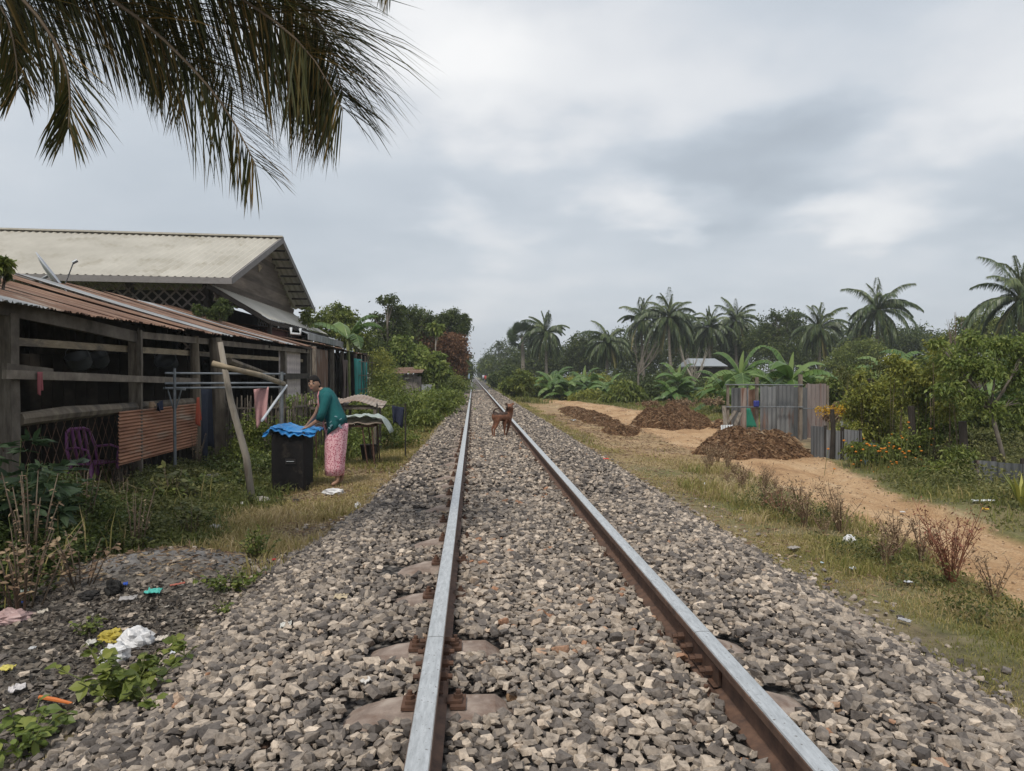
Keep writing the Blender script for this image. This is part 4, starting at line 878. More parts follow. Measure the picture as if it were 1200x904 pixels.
# ------------------------------------------------------------------ figures
def skin_mesh(J, E, root, extra=None, voxel=.006, sub=1, smooth_it=2):
    "J: name -> (pos, rx, ry); E: edges; extra: (V,F) joined before the remesh"
    names = list(J); names.remove(root); names = [root]+names; idx = {n: i for i, n in enumerate(names)}
    me = bpy.data.meshes.new('tmp'); me.from_pydata([tuple(J[n][0]) for n in names], [(idx[a], idx[b]) for a, b in E], []); o = bpy.data.objects.new('tmp', me); COL.objects.link(o)
    m = o.modifiers.new('s', 'SKIN'); m.use_smooth_shade = True; m.branch_smoothing = .6
    for i, n in enumerate(names):
        d = me.skin_vertices[0].data[i]; d.radius = (J[n][1], J[n][2] if len(J[n]) > 2 else J[n][1]); d.use_root = (i == 0)
    s = o.modifiers.new('u', 'SUBSURF'); s.levels = s.render_levels = sub
    dg = bpy.context.evaluated_depsgraph_get(); dg.update(); m2 = bpy.data.meshes.new_from_object(o.evaluated_get(dg)); bpy.data.objects.remove(o)
    bm = bmesh.new(); bm.from_mesh(m2)
    if extra:
        for V, F in extra:
            vs = [bm.verts.new(v) for v in V]
            for f in F:
                try: bm.faces.new([vs[i] for i in f])
                except ValueError: pass
    bm.to_mesh(m2); bm.free(); o = bpy.data.objects.new('tmp', m2); COL.objects.link(o)
    r = o.modifiers.new('r', 'REMESH'); r.mode = 'VOXEL'; r.voxel_size = voxel; r.use_smooth_shade = True
    q = o.modifiers.new('q', 'SMOOTH'); q.iterations = smooth_it; q.factor = .5
    dg = bpy.context.evaluated_depsgraph_get(); dg.update(); m3 = bpy.data.meshes.new_from_object(o.evaluated_get(dg)); bpy.data.objects.remove(o)
    return m3
def me_obj(name, me, mt, parent):
    me.transform(Matrix.Translation(-ORG[parent.name])); me.materials.clear(); me.materials.append(mt)
    for p in me.polygons: p.use_smooth = True
    return link(name, me, parent)
def sphere(c, ax, r, nu=24, nv=16, disp=None):
    "ax = (right, fwd, up) frame; r = radii; disp(dir local)->scale"
    V = []; F = []
    for i in range(nv+1):
        th = math.pi*i/nv
        for j in range(nu):
            ph = 2*math.pi*j/nu; d = (math.sin(th)*math.cos(ph), math.sin(th)*math.sin(ph), math.cos(th)); k = disp(d) if disp else (d[0]*r[0], d[1]*r[1], d[2]*r[2])
            V.append(tuple(Vector(c)+ax[0]*k[0]+ax[1]*k[1]+ax[2]*k[2]))
    for i in range(nv):
        for j in range(nu): F.append((i*nu+j, i*nu+(j+1) % nu, (i+1)*nu+(j+1) % nu, (i+1)*nu+j))
    return V, F
def woman():
    Y0 = 10.0; p = lambda px, py, d=0: at(px, py, Y0+d)
    g = p(393, 561); g.z = Hs(g.x, g.y); t = thing('person', 'person in a teal cardigan and pink patterned sarong bending over the tarp', 'person', g)
    skin = mat('skin_brown', [(.3, (.30, .17, .115)), (.7, (.38, .23, .16))], 9, rough=.55, bump=.05)
    hair = mat('hair_dark', [(.3, (.006, .005, .005)), (.7, (.022, .019, .018))], 12, (1, 1, 6), rough=.75, bump=.3, spec=.15)
    # head frame
    fwd = Vector((-.24, -.97, .02)).normalized(); up = Vector((-.08, -.02, 1)); up = (up-fwd*up.dot(fwd)).normalized(); rt = fwd.cross(up).normalized(); hc = p(368.3, 450.5, -.02); ax = (rt, fwd, up)
    def face(d):
        x, y, z = d; X, Yv, Z = x*.074, y*.092, z*.116
        if z < 0: k = 1-.30*(-z)**1.6; X *= k; Yv *= 1-.12*(-z)
        if y > 0:
            b = lambda cx, cz, w, a: a*math.exp(-(((x-cx)/w)**2+((z-cz)/w)**2))
            Yv += b(0, -.10, .13, .022)+b(0, .02, .10, .010)-b(.38, .08, .20, .016)-b(-.38, .08, .20, .016)+b(0, -.50, .22, .010)+b(0, -.86, .25, .012)-b(0, -.66, .10, .004)+b(.45, -.18, .25, .005)+b(-.45, -.18, .25, .005)
        return (X, Yv, Z)
    head = sphere(hc, ax, None, 40, 30, face)
    ears = [sphere(hc+rt*s*.074+fwd*-.008+up*-.008, ax, (.010, .020, .030), 10, 8) for s in (-1, 1)]
    J = {'pelvis': (p(397, 497), .105, .13), 'spine': (p(392, 482), .10, .12), 'chest': (p(385, 467), .105, .14), 'nb': (p(378.5, 459), .055), 'neck': (p(373, 455), .045),
         'hL': (p(396, 505, -.08), .085), 'kL': (p(391, 530, -.09), .058), 'aL': (p(396, 556, -.09), .033), 'fL': (p(388, 561.5, -.12), .026), 'hR': (p(398, 505, .08), .085), 'kR': (p(394, 530, .09), .058), 'aR': (p(401, 555, .09), .033), 'fR': (p(393, 558.5, .07), .026)}
    for k in ('fL', 'fR', 'aL', 'aR'): v = J[k][0]; v.z = Hs(v.x, v.y)+(.028 if k[0] == 'f' else .075)
    E = [('pelvis', 'spine'), ('spine', 'chest'), ('chest', 'nb'), ('nb', 'neck'), ('pelvis', 'hL'), ('hL', 'kL'), ('kL', 'aL'), ('aL', 'fL'), ('pelvis', 'hR'), ('hR', 'kR'), ('kR', 'aR'), ('aR', 'fR')]
    J['head'] = (hc-up*.06, .045); E.append(('neck', 'head'))
    def arm(sfx, sh, el, wr, hd, dd):
        J['s'+sfx] = (sh, .052); J['e'+sfx] = (el, .038); J['w'+sfx] = (wr, .025, .022); J['h'+sfx] = (hd, .026, .034); E.extend([('chest', 's'+sfx), ('s'+sfx, 'e'+sfx), ('e'+sfx, 'w'+sfx), ('w'+sfx, 'h'+sfx)])
        f = (hd-wr).normalized(); sd_ = f.cross(Vector((0, 0, 1))).normalized()
        for i, (o, L) in enumerate(((-.028, .062), (-.010, .074), (.010, .070), (.027, .056))):
            a = hd+f*.028+sd_*o; b = a+f*L*.55+Vector((0, 0, .004)); c = b+f*L*.4+Vector((0, 0, -.018))
            for n, q, r in (('a', a, .0095), ('b', b, .009), ('c', c, .0075)): J['%s%d%s' % (n, i, sfx)] = (q, r)
            E.extend([('h'+sfx, 'a%d%s' % (i, sfx)), ('a%d%s' % (i, sfx), 'b%d%s' % (i, sfx)), ('b%d%s' % (i, sfx), 'c%d%s' % (i, sfx))])
        a = hd-f*.01-sd_*.034*dd; b = a+f*.03-sd_*.02*dd; J['ta'+sfx] = (a, .012); J['tb'+sfx] = (b, .0085); E.extend([('h'+sfx, 'ta'+sfx), ('ta'+sfx, 'tb'+sfx)])
    arm('N', p(382, 465, -.15), p(377, 490, -.20), p(362, 500, -.14), p(358, 502, -.12), 1)
    arm('F', p(380, 464, .15), p(370, 487, .26), p(359, 500, .36), p(354, 502, .38), -1)
    b = me_obj('body', skin_mesh(J, E, 'pelvis', [head]+ears, .0065), skin, t)
    # hair: cap over top and back with a small bun
    def hfn(d):
        x, y, z = d; k = 1.0 if (z > .34 and y < .90) or (y < .12 and z > -.45) or (z > .62) else .80
        return (x*.084*k, y*.102*k, z*.127*k)
    V, F = sphere(hc, ax, None, 32, 24, hfn); m = MB(); m.add(V, F); V, F = sphere(hc-fwd*.095-up*.03, ax, (.035, .03, .035), 14, 10); m.add(V, F); m.build('hair', hair, b, smooth=True)
    dk = plain('eye_dark', (.012, .01, .01), .2); wh = plain('eye_white', (.5, .47, .43), .3)
    for s in (-1, 1):
        e = hc+rt*s*.029+fwd*.082+up*.010
        m = MB(); V, F = sphere(e, ax, (.014, .008, .007), 12, 8); m.add(V, F); ew = m.build('eye', wh, b, smooth=True)
        m = MB(); V, F = sphere(e+fwd*.004, ax, (.0085, .006, .0075), 10, 8); m.add(V, F); m.build('iris', dk, b, smooth=True)
        m = MB(); m.tube([e+up*.019-rt*.017+fwd*.003, e+up*.024+fwd*.006, e+up*.018+rt*.017+fwd*.003], .005, 5); m.build('eyebrow', hair, b)
    m = MB(); V, F = sphere(hc+fwd*.092-up*.060, ax, (.024, .007, .007), 12, 8); m.add(V, F); m.build('lips', plain('lips', (.22, .075, .06), .5), b, smooth=True)
    # sarong
    def pat():
        m, nt, N, L = nodes_of('pink_sarong'); tc = N('ShaderNodeTexCoord'); v = tc.outputs['Object']; vo = N('ShaderNodeTexVoronoi'); vo.inputs['Scale'].default_value = 52; L(v, vo.inputs['Vector'])
        f = ramp(N, L, vo.outputs['Distance'], [(.28, (.36, .05, .09)), (.42, (.66, .30, .36)), (.6, (.76, .46, .50))]); bs = N('ShaderNodeBsdfPrincipled'); L(f, bs.inputs['Base Color']); bs.inputs['Roughness'].default_value = .9
        o = N('ShaderNodeOutputMaterial'); L(bs.outputs[0], o.inputs[0]); return m
    K = Y0/850; rings = []
    for cx, cy, a, bb, tl in ((399, 493, 10.5, .145, .35), (396.5, 501, 12.3, .165, .25), (394.5, 511, 13.2, .175, .12), (393.5, 523, 13, .175, .04), (392.8, 535, 12.2, .17, 0), (392.5, 547, 11.6, .17, 0), (392.6, 556.5, 11.2, .175, 0)):
        r_ = ell(p(cx, cy), a*K, bb, 36, tl); fl = min(1, max(0, (cy-500)/40))
        rings.append([tuple(Vector(q)+(Vector(q)-p(cx, cy))*.055*fl*math.sin(j/36*6.283*9+cy*.04)) for j, q in enumerate(r_)])
    m = MB(); rings = [[tuple(Vector((g.x, g.y, 0))+Vector(((q[0]-g.x)*.92, (q[1]-g.y)*.88, q[2]))) for q in r_] for r_ in rings]; m.loft(rings[::-1], cap=False); mod_solid(m.build('sarong', pat(), t, smooth=True), .008)
    # cardigan
    teal = mat('teal_cardigan', [(.3, (.008, .075, .080)), (.7, (.018, .125, .130))], 5, rough=.95, bump=.5, bscale=40)
    rings = []; tl = -.52
    for cx, cy, a, bb, ti in ((376.6, 457.8, 4.6, .062, -.75), (379.5, 460.0, 7.5, .115, -.70), (382.3, 464.5, 9.6, .155, -.62), (385.6, 471, 9.8, .160, -.5), (389.0, 479, 9.8, .152, -.48), (392.5, 487, 10.4, .152, -.5), (394.8, 494, 11.8, .165, -.55), (395.0, 502.5, 13.0, .175, -.58)):
        r_ = ell(p(cx, cy), a*K, bb, 36, ti, sq=2.3); rings.append([tuple(Vector(q)+(Vector(q)-p(cx, cy))*.05*math.sin(j/36*6.283*7+cy*.25)*(.4 if cy < 470 else 1)) for j, q in enumerate(r_)])
    m = MB(); m.loft(rings[::-1], cap=False)
    for d, s in ((-.15, -1), (.15, 1)):
        m.tube([p(384, 463.5, d*.75), p(382, 467, d*1.05), p(380, 475, d*1.2), p(377.8, 484, d*1.33), p(374, 493, d*1.33)], [.060, .062, .057, .052, .046], 14, cap=False)
    mod_solid(m.build('cardigan', teal, t, smooth=True), .010)
    m = MB(); m.tube([p(374, 459, -.05), p(372.5, 464, -.13), p(373.5, 474, -.14), p(377, 489, -.12), p(382, 508, -.11)], [.010]*5, 6); m.build('cardigan_edge', plain('pink_undershirt', (.45, .20, .22), .9), t)
    # printed leaf pattern on the lower front
    m = MB(); lm_ = plain('cardigan_print', (.16, .26, .30), .9)
    for _ in range(11):
        c = p(random.uniform(386, 400), random.uniform(484, 503), -.20); V, F = sphere(c, (Vector((1, 0, random.uniform(-1, 1))).normalized(), Vector((0, 1, 0)), Vector((0, 0, 1))), (.022, .014, .010), 8, 6); m.add(V, F)
    m.build('cardigan_print', lm_, t, smooth=True)
woman()
def dog():
    zs = 15.07; p = lambda zx, zy, d=0: at(560+zx/zs, 460+zy/zs, 13.9+d); g = p(390, 795); g.z = Hs(g.x, g.y)+.02
    t = thing('dog', 'reddish brown dog with a dark back standing between the rails', 'dog', g)
    J = {'pel': (p(322, 420), .115, .125), 'mid': (p(405, 432, .10), .105, .120), 'ch': (p(500, 445, .20), .135, .165), 'sh': (p(548, 415, .25), .120, .135), 'nk': (p(562, 340, .24), .078, .085), 'hd': (p(563, 255, .18), .085), 'mz': (p(559, 264, .08), .042, .038), 'ns': (p(558, 266, .035), .028),
         't0': (p(287, 385, -.03), .026), 't1': (p(276, 335, -.05), .021), 't2': (p(300, 299, -.04), .018), 't3': (p(350, 289, -.02), .015), 't4': (p(405, 291, 0), .010),
         'ha': (p(312, 450, -.05), .105), 'hb': (p(342, 545, -.03), .052), 'hc': (p(292, 660, -.07), .020), 'hd1': (p(290, 765, -.07), .0145), 'he': (p(303, 792, -.09), .019),
         'ia': (p(325, 450, .05), .095), 'ib': (p(312, 550, .07), .046), 'ic': (p(250, 645, .03), .018), 'id': (p(262, 755, .03), .014), 'ie': (p(275, 780, .01), .018),
         'fa': (p(490, 485, .12), .080), 'fb': (p(470, 570, .10), .040), 'fc': (p(470, 680, .10), .021), 'fd': (p(480, 770, .10), .0135), 'fe': (p(492, 790, .07), .019),
         'ga': (p(560, 485, .26), .075), 'gb': (p(551, 572, .25), .038), 'gc': (p(520, 685, .24), .021), 'gd': (p(500, 760, .24), .0135), 'ge': (p(508, 776, .21), .018)}
    E = [('pel', 'mid'), ('mid', 'ch'), ('ch', 'sh'), ('sh', 'nk'), ('nk', 'hd'), ('hd', 'mz'), ('mz', 'ns'), ('pel', 't0'), ('t0', 't1'), ('t1', 't2'), ('t2', 't3'), ('t3', 't4'),
         ('pel', 'ha'), ('ha', 'hb'), ('hb', 'hc'), ('hc', 'hd1'), ('hd1', 'he'), ('pel', 'ia'), ('ia', 'ib'), ('ib', 'ic'), ('ic', 'id'), ('id', 'ie'), ('ch', 'fa'), ('fa', 'fb'), ('fb', 'fc'), ('fc', 'fd'), ('fd', 'fe'), ('ch', 'ga'), ('ga', 'gb'), ('gb', 'gc'), ('gc', 'gd'), ('gd', 'ge')]
    X, Yv, Z = Vector((1, 0, 0)), Vector((0, 1, 0)), Vector((0, 0, 1)); ex = []
    for s, zx in ((-1, 512), (1, 610)):
        a = (X*s*.8+Z*.6).normalized(); ex.append(sphere(p(zx, 212, .20), (a, Yv, a.cross(Yv)), (.042, .014, .026), 12, 8))
    ex.append(sphere(p(563, 245, .17), (X, Yv, Z), (.055, .060, .052), 16, 12)); ex.append(sphere(p(310, 430, -.01), (X, Yv, Z), (.075, .085, .095), 16, 12))
    m, nt, N, L = nodes_of('dog_coat'); g_ = N('ShaderNodeNewGeometry'); v = g_.outputs['Position']; base = ramp(N, L, tex_noise(N, L, v, 14, 6, .6), [(.3, (.11, .043, .022)), (.7, (.22, .09, .045))])
    s = N('ShaderNodeSeparateXYZ'); L(v, s.inputs[0]); zt = p(400, 395).z; f = mth(N, L, 'MULTIPLY', ramp(N, L, mth(N, L, 'ADD', mth(N, L, 'MULTIPLY', mth(N, L, 'SUBTRACT', s.outputs[2], zt), 9), tex_noise(N, L, v, 11, 4, .6)), [(.42, (0, 0, 0)), (.6, (1, 1, 1))]), mth(N, L, 'LESS_THAN', s.outputs[0], p(525, 300, .2).x))
    c = mixc(N, L, mth(N, L, 'MULTIPLY', f, .85), base, (.022, .014, .011)); bs = N('ShaderNodeBsdfPrincipled'); L(c, bs.inputs['Base Color']); bs.inputs['Roughness'].default_value = .75; b2 = N('ShaderNodeBump'); b2.inputs['Strength'].default_value = .5; b2.inputs['Distance'].default_value = .006
    L(tex_noise(N, L, v, 120, 4, .7), b2.inputs['Height']); L(b2.outputs[0], bs.inputs['Normal']); o = N('ShaderNodeOutputMaterial'); L(bs.outputs[0], o.inputs[0])
    b = me_obj('body', skin_mesh(J, E, 'ch', ex, .0065), m, t); dk = plain('dog_nose', (.012, .009, .009), .35)
    q = MB(); V, F = sphere(p(559, 262, .028), (X, Yv, Z), (.013, .010, .010), 10, 8); q.add(V, F); q.build('nose', dk, b, smooth=True)
    for zx in (540, 585): q = MB(); V, F = sphere(p(zx, 246, .115), (X, Yv, Z), (.008, .006, .007), 8, 6); q.add(V, F); q.build('eye', dk, b, smooth=True)
dog()
# ------------------------------------------------------------------ loudspeaker box and tarp
def speaker():
    x1 = -2.25; x0 = x1-.425; y0, y1 = 9.76, 10.33; zb = min(Hs(x0, y0), Hs(x1, y1))-.0; zt = zb+.84; t = thing('speaker_cabinet', 'tall black loudspeaker box standing on the ground under the blue tarp', 'speaker', ((x0+x1)/2, (y0+y1)/2, zb))
    blk = mat('black_carpet', [(.3, (.006, .0055, .006)), (.7, (.014, .012, .012))], 12, rough=.9, bump=.4, stain=(.05, .040, .032), stain_scale=5, stain_at=.62)
    m = MB(); m.box(((x0+x1)/2, (y0+y1)/2, (zb+zt)/2), (x1-x0, y1-y0, zt-zb)); mod_bevel(m.build('cabinet', blk, t), .012, 2)
    m = MB(); hz = at(340, 541, y0).z; c = (at(340, 441, y0).x, y0-.004, hz)
    m.box((c[0], y0-.008, hz+.028), (.13, .014, .012)); m.box((c[0], y0-.008, hz-.028), (.13, .014, .012)); m.box((c[0]-.06, y0-.008, hz), (.012, .014, .045)); m.box((c[0]+.06, y0-.008, hz), (.012, .014, .045)); m.build('handle_frame', plain('worn_plastic', (.035, .03, .03), .5), t)
    m = MB(); m.tube([(c[0]-.05, y0-.014, hz), (c[0]+.05, y0-.014, hz)], .009, 8); m.build('handle', galv, t)
    m = MB(); [m.box((xx, yy, zb+.4*0+zc), (.03, .03, .03)) for xx in (x0, x1) for yy in (y0,) for zc in (.02, .82)]; m.build('corner_cap', plain('corner_metal', (.06, .06, .06), .5, .5), t)
    blue = mat('blue_tarp', [(.3, (.012, .13, .36)), (.7, (.03, .23, .55))], 4, rough=.45, bump=.3, spec=.5)
    def fn(a, b):
        X = at(308, 441, y0).x+a*(at(369, 441, y0).x-at(308, 441, y0).x); Yy = y0-.10+b*.72; n = noise.noise(Vector((X*5, Yy*5, 1)))*.05+noise.noise(Vector((X*14, Yy*12, 4)))*.03+abs(noise.noise(Vector((X*22, Yy*22, 9))))*.02
        z = zt+.035+n+.03*math.sin(a*7)
        if X < x0-.01: z -= .02+(x0-X)*.45
        if X > x1+.01: z -= (X-x1)*.45
        if b < .12: z -= (.12-b)/.12*.05*(1+1.4*noise.noise(Vector((a*9, 3, 0)))); Yy += .05+.03*b/.12
        return (X, Yy, max(z, zt+.012 if (X > x0 and X < x1 and Yy > y0) else z))
    V, F = grid(70, 40, fn); m = MB(); m.add(V, F); o = m.build('tarp', blue, smooth=True); mod_solid(o, .012, 1); tag(o, 'crumpled bright blue tarp draped over the loudspeaker box', 'tarp')
speaker()
# ------------------------------------------------------------------ table behind the woman
def table():
    g = at(432, 545, 12.2); zt = at(430, 499, 12.2).z; x0, x1 = -2.75, -1.66; t = thing('metal_table', 'makeshift dark metal table behind the bending person', 'table', ((x0+x1)/2, 12.4, Hs(-2, 12.4)))
    for a, b in (((x0, 12.1), (x1, 12.1)), ((x0, 12.8), (x1, 12.8)), ((x0, 12.1), (x0, 12.8)), ((x1, 12.1), (x1, 12.8))): m = MB(); m.beam((*a, zt), (*b, zt), .035, .035); m.build('top_frame', rust_iron, t)
    m = MB(); [m.beam((x0+.05+i*.09, 12.1, zt+.02), (x0+.05+i*.09, 12.8, zt+.02), .05, .01, col=random.random()) for i in range(12)]; m.build('table_top', wood_dark, t)
    for x, dx in ((x0+.02, 0), (x1-.18, .10), (x1-.02, .05)):
        for yy in (12.12, 12.78): m = MB(); m.tube([(x, yy, zt), (x+dx, yy, Hs(x+dx, yy)-.02)], .013, 6); m.build('leg', rust_iron, t)
    V, F = grid(24, 10, lambda a, b: (-2.45+a*.95, 12.05+b*.8, zt+.04+.09*math.sin(a*3.1)*math.sin(b*3)+noise.noise(Vector((a*6, b*5, 0)))*.05)); m = MB(); m.add(V, F); o = m.build('sack', mat('brown_sack', [(.3, (.16, .12, .095)), (.7, (.33, .27, .22))], 8, bump=.6), smooth=True); mod_solid(o, .02); tag(o, 'folded brown sack lying on the dark metal table', 'sack')
    pl = plain('milky_plastic', (.50, .56, .52), .35, transl=.35)
    V, F = grid(30, 12, lambda a, b: (-2.35+a*.98, 12.0+b*.6, zt+.10+.07*math.sin(a*3.1)+noise.noise(Vector((a*9, b*7, 3)))*.05-(.22*max(0, a-.86)/.14+.0))); m = MB(); m.add(V, F); o = m.build('plastic_sheet', pl, smooth=True); mod_solid(o, .004); tag(o, 'milky plastic sheet hanging over the end of the table', 'plastic sheet')
    # bent corrugated sheets on bushes behind
    tn = mat('bleached_sheet', [(.3, (.20, .16, .13)), (.7, (.37, .31, .26))], 3, rough=.7, bump=.1, stain=(.22, .13, .09))
    for i, (xa, xb, yy, zz, lab) in enumerate(((-2.75, -1.75, 14.0, .62, 'curved tan corrugated sheet lying on the stacked sheet pile'), (-3.35, -2.5, 14.3, .60, 'flat tan corrugated sheet at the left of the curved one'))):
        nw = 15
        def fn(a, b): X = xa+a*(xb-xa); return (X, yy+b*.8+.1*a, zz+(.07 if i == 0 else .03)*math.sin(a*5.4-.9)-.05*b*0+.007*math.sin(a*nw*6.28)+.10*b)
        V, F = grid(nw*6, 3, fn); m = MB(); m.add(V, F); o = m.build('corrugated_sheet', tn); mod_solid(o, .004); tag(o, lab, 'metal sheet')
    r = thing('sheet_stand', 'dark timber stand holding the tan corrugated sheets', 'stand', (-2.6, 14.4, -.4))
    for x in (-3.2, -2.5, -1.9):
        for yy in (14.15, 14.9): m = MB(); m.beam((x, yy, -.45), (x, yy, .54), .05, .05); m.build('leg', wood_grey, r)
    m = MB(); [m.beam((-3.3, yy, .55), (-1.8, yy, .55), .05, .05) for yy in (14.15, 14.9)]; m.build('top_rail', wood_grey, r)
    # bucket basket below
    b = at(432, 521, 13); m = MB(); z0 = Hs(b.x, 13); rings = [[(b.x+math.cos(j/16*6.283)*r_, 13+math.sin(j/16*6.283)*r_, z0+h) for j in range(16)] for r_, h in ((.11, 0), (.15, .30), (.165, .31), (.14, .30), (.10, .03))]; m.loft(rings); tag(m.build('basket', wood_dark), 'dark basket on the ground beneath the metal table', 'basket')
    a = at(459, 476, 13.2); cloth('hanging_cloth', 'dark navy cloth hung on a line right of the table', a, a+Vector((.22, .05, -.02)), .34, c_navy, fold=.03, tw=.4)
    m = MB(); e = at(475, 478, 13.25); m.tube([(a.x-.25, 13.1, a.z+.01), (a.x, 13.2, a.z+.01), (e.x, 13.25, a.z+.02)], .006, 5); m.tube([(e.x, 13.25, Hs(e.x, 13.25)-.05), (e.x, 13.25, a.z+.05)], .015, 6); m.tube([(a.x-.25, 13.1, Hs(a.x, 13.1)-.05), (a.x-.25, 13.1, a.z+.05)], .015, 6); tag(m.build('clothes_line', wood_dark), 'short low clothes line on thin sticks by the bushes', 'clothes line')
table()
# brush fence left of the speaker box
def brush_fence():
    t = thing('stick_fence', 'grey fence of thin upright sticks behind the leaning pole', 'fence', (-4, 14, -.42))
    for nm, A_, B_, n in (('stick_panel', (-4.3, 12.9), (-3.35, 13.4), 60), ('stick_panel', (-3.3, 13.5), (-2.85, 15.5), 50)):
        m = MB()
        for i in range(n): f = i/n; x = A_[0]+(B_[0]-A_[0])*f+random.uniform(-.03, .03); y = A_[1]+(B_[1]-A_[1])*f+random.uniform(-.05, .05); m.tube([(x, y, -.5), (x+random.uniform(-.04, .04), y, random.uniform(.55, .85))], random.uniform(.008, .017), 4, col=random.random())
        m.build(nm, wood_grey, t)
        for z in (.1, .6): m = MB(); m.beam((*A_, z), (*B_, z), .04, .03); m.build('fence_rail', wood_grey, t)
brush_fence()
# ------------------------------------------------------------------ right side: pen, fences, piles
def pen():
    Y1 = 18.2; z = lambda py: at(900, py, Y1).z; X = lambda px, Y=Y1: at(px, 441, Y).x
    t = thing('animal_pen', 'pen of grey and rusty corrugated sheets behind the brown heap', 'pen', (X(905), 18.8, -.45))
    def sheet(p0, p1, t0, mt, Y=Y1, bot=-.5, lean=0, nm='wall_sheet'):
        V, F = corr((X(p0, Y), Y, bot), (X(p1, Y)-X(p0, Y), 0, 0), (0, lean, at(900, t0, Y).z-bot), wav=.12, amp=.012, m=2, edge=.01); m = MB(); m.add(V, F, random.random()); mod_solid(m.build(nm, mt, t), .004)
    sheet(891, 912, 453, zinc_old, 18.5); sheet(911, 930, 452, zinc_old, 18.45); sheet(928, 946, 454, zinc_old, 18.55); sheet(944, 968, 450, mat('faded_rust_sheet', [(.3, (.16, .13, .12)), (.7, (.27, .23, .22))], 2, (3, 3, .6), stain=(.15, .08, .06)), 18.9)
    sheet(857, 869, 455, zinc_old, 18.6); sheet(868, 878, 455, mat('streaky_sheet', [(.3, (.20, .14, .12)), (.7, (.36, .31, .28))], 2, (4, 4, .5), stain=(.17, .08, .05)), 18.55); sheet(877, 889, 457, rust, 18.8); sheet(911, 928, 476, zinc_old, 18.3)
    for px, w, top, mt in ((938, .085, 439, wood_grey), (887, .07, 442, wood_grey), (853, .06, 452, wood_grey), (876, .03, 452, galv), (970, .05, 452, wood_grey)): m = MB(); m.beam((X(px), Y1, -.5), (X(px), Y1, z(top)), w, w, rough=.05, seg=4, col=.9); m.build('post', mt, t)
    for py in (451, 477): m = MB(); m.tube([(X(849), Y1-.06, z(py)), (X(940), Y1-.06, z(py+.5))], .017, 6); m.build('rail_pipe', galv, t)
    m = MB(); m.tube([(X(940), Y1-.02, z(479)), (X(972), Y1-.02, z(479))], .013, 6); m.build('rail_pipe', galv, t)
    for a, b in (((846, 506, 17.5), (862, 482, 18)), ((851, 508, 17.4), (848, 476, 18)), ((858, 508, 17.5), (868, 484, 18.1))): m = MB(); m.beam(at(*a), at(*b), .09, .03); m.build('leaning_board', wood_grey, t)
    q = at(846, 512, 16.9); V, F = corr((q.x, q.y, Hs(q.x, q.y)), (.35, .1, 0), (.1, .35, .5), m=1); m = MB(); m.add(V, F); mod_solid(m.build('leaning_sheet', zinc, t), .004)
    for px in (862, 905, 955): m = MB(); m.beam((X(px, 21.5), 21.5, -.5), (X(px, 21.5), 21.5, .55), .08, .08); m.build('post', wood_grey, t)
    g_ = plain('green_net', (.03, .22, .15), .8, transl=.2); V, F = grid(8, 8, lambda a, b: (X(870)+a*.28*(.35+.65*b), 17.9+.03*math.sin(a*8), z(478)-b*.48)); m = MB(); m.add(V, F); o = m.build('net_bag', g_, smooth=True); mod_solid(o, .01); tag(o, 'green net bag hanging at the open end of the pen', 'bag')
    bl_ = plain('deep_blue_plastic', (.03, .04, .22), .5); m = MB(); m.box((X(883), 18.0, z(473)), (.16, .08, .16), rz=.4); mod_bevel(m.build('blue_container', bl_), .02); tag(bpy.data.objects['blue_container'], 'small deep blue container on the pen rail', 'container')
pen()
def sheet_fence(px0, px1, top, Y0, Y1, lab, mt, bot=None, cat='fence', n=3):
    t = thing('sheet_fence', lab, cat, (at((px0+px1)/2, 441, Y0).x, (Y0+Y1)/2, -.45)); A_ = at(px0, 441, Y0); B_ = at(px1, 441, Y1); zt = at((px0+px1)/2, top, (Y0+Y1)/2).z
    for i in range(n):
        a = A_.lerp(B_, i/n); b = A_.lerp(B_, (i+1)/n-.01); V, F = corr((a.x, a.y+.02*(i % 2), -.55), (b.x-a.x, b.y-a.y, 0), (0, 0, zt+.55+random.uniform(-.03, .03)), wav=.09, m=2); m = MB(); m.add(V, F, random.random()); mod_solid(m.build('sheet_panel', mt, t), .004)
        m = MB(); m.beam((b.x, b.y+.06, -.5), (b.x, b.y+.06, zt+.05), .05, .05); m.build('post', wood_dark, t)
sheet_fence(951, 1011, 503, 14.6, 13.3, 'low blue grey corrugated fence right of the near heap', zinc_old)
sheet_fence(1084, 1113, 448, 19, 18.5, 'tall grey corrugated panels seen through the shrubs', zinc_old, n=2)
sheet_fence(985, 1004, 474, 22, 21, 'pale grey sheet beyond the dry bush', zinc, n=1)
sheet_fence(1137, 1240, 541, 10.9, 10.1, 'low dark grey wall of sheets under the right hand tree', zinc_old)
sheet_fence(1010, 1062, 520, 13.2, 12.6, 'low dull blue sheets half hidden by flowering shrubs', plain('dull_blue_sheet', (.13, .18, .21), .6))
for px, ya, yb, Y, w, lab in ((1020, 444, 505, 14.6, .15, 'thick dark fence post covered in vine, tallest of the row'), (1068, 476, 538, 13.0, .12, 'dark fence post behind the orange flowers'), (1128, 494, 545, 11.8, .13, 'short dark mossy stump post under the tree'), (975, 480, 528, 14.0, .09, 'thin dark post between the heap and the low fence')):
    a = at(px, ya, Y); m = MB(); m.tube([(a.x, Y, Hs(a.x, Y)-.1), (a.x+.03, Y, a.z*.5-.2), (a.x, Y, a.z)], [w*.55, w*.5, w*.48], 9, wob=.12); tag(m.build('fence_post', wood_dark, smooth=False), lab, 'post')
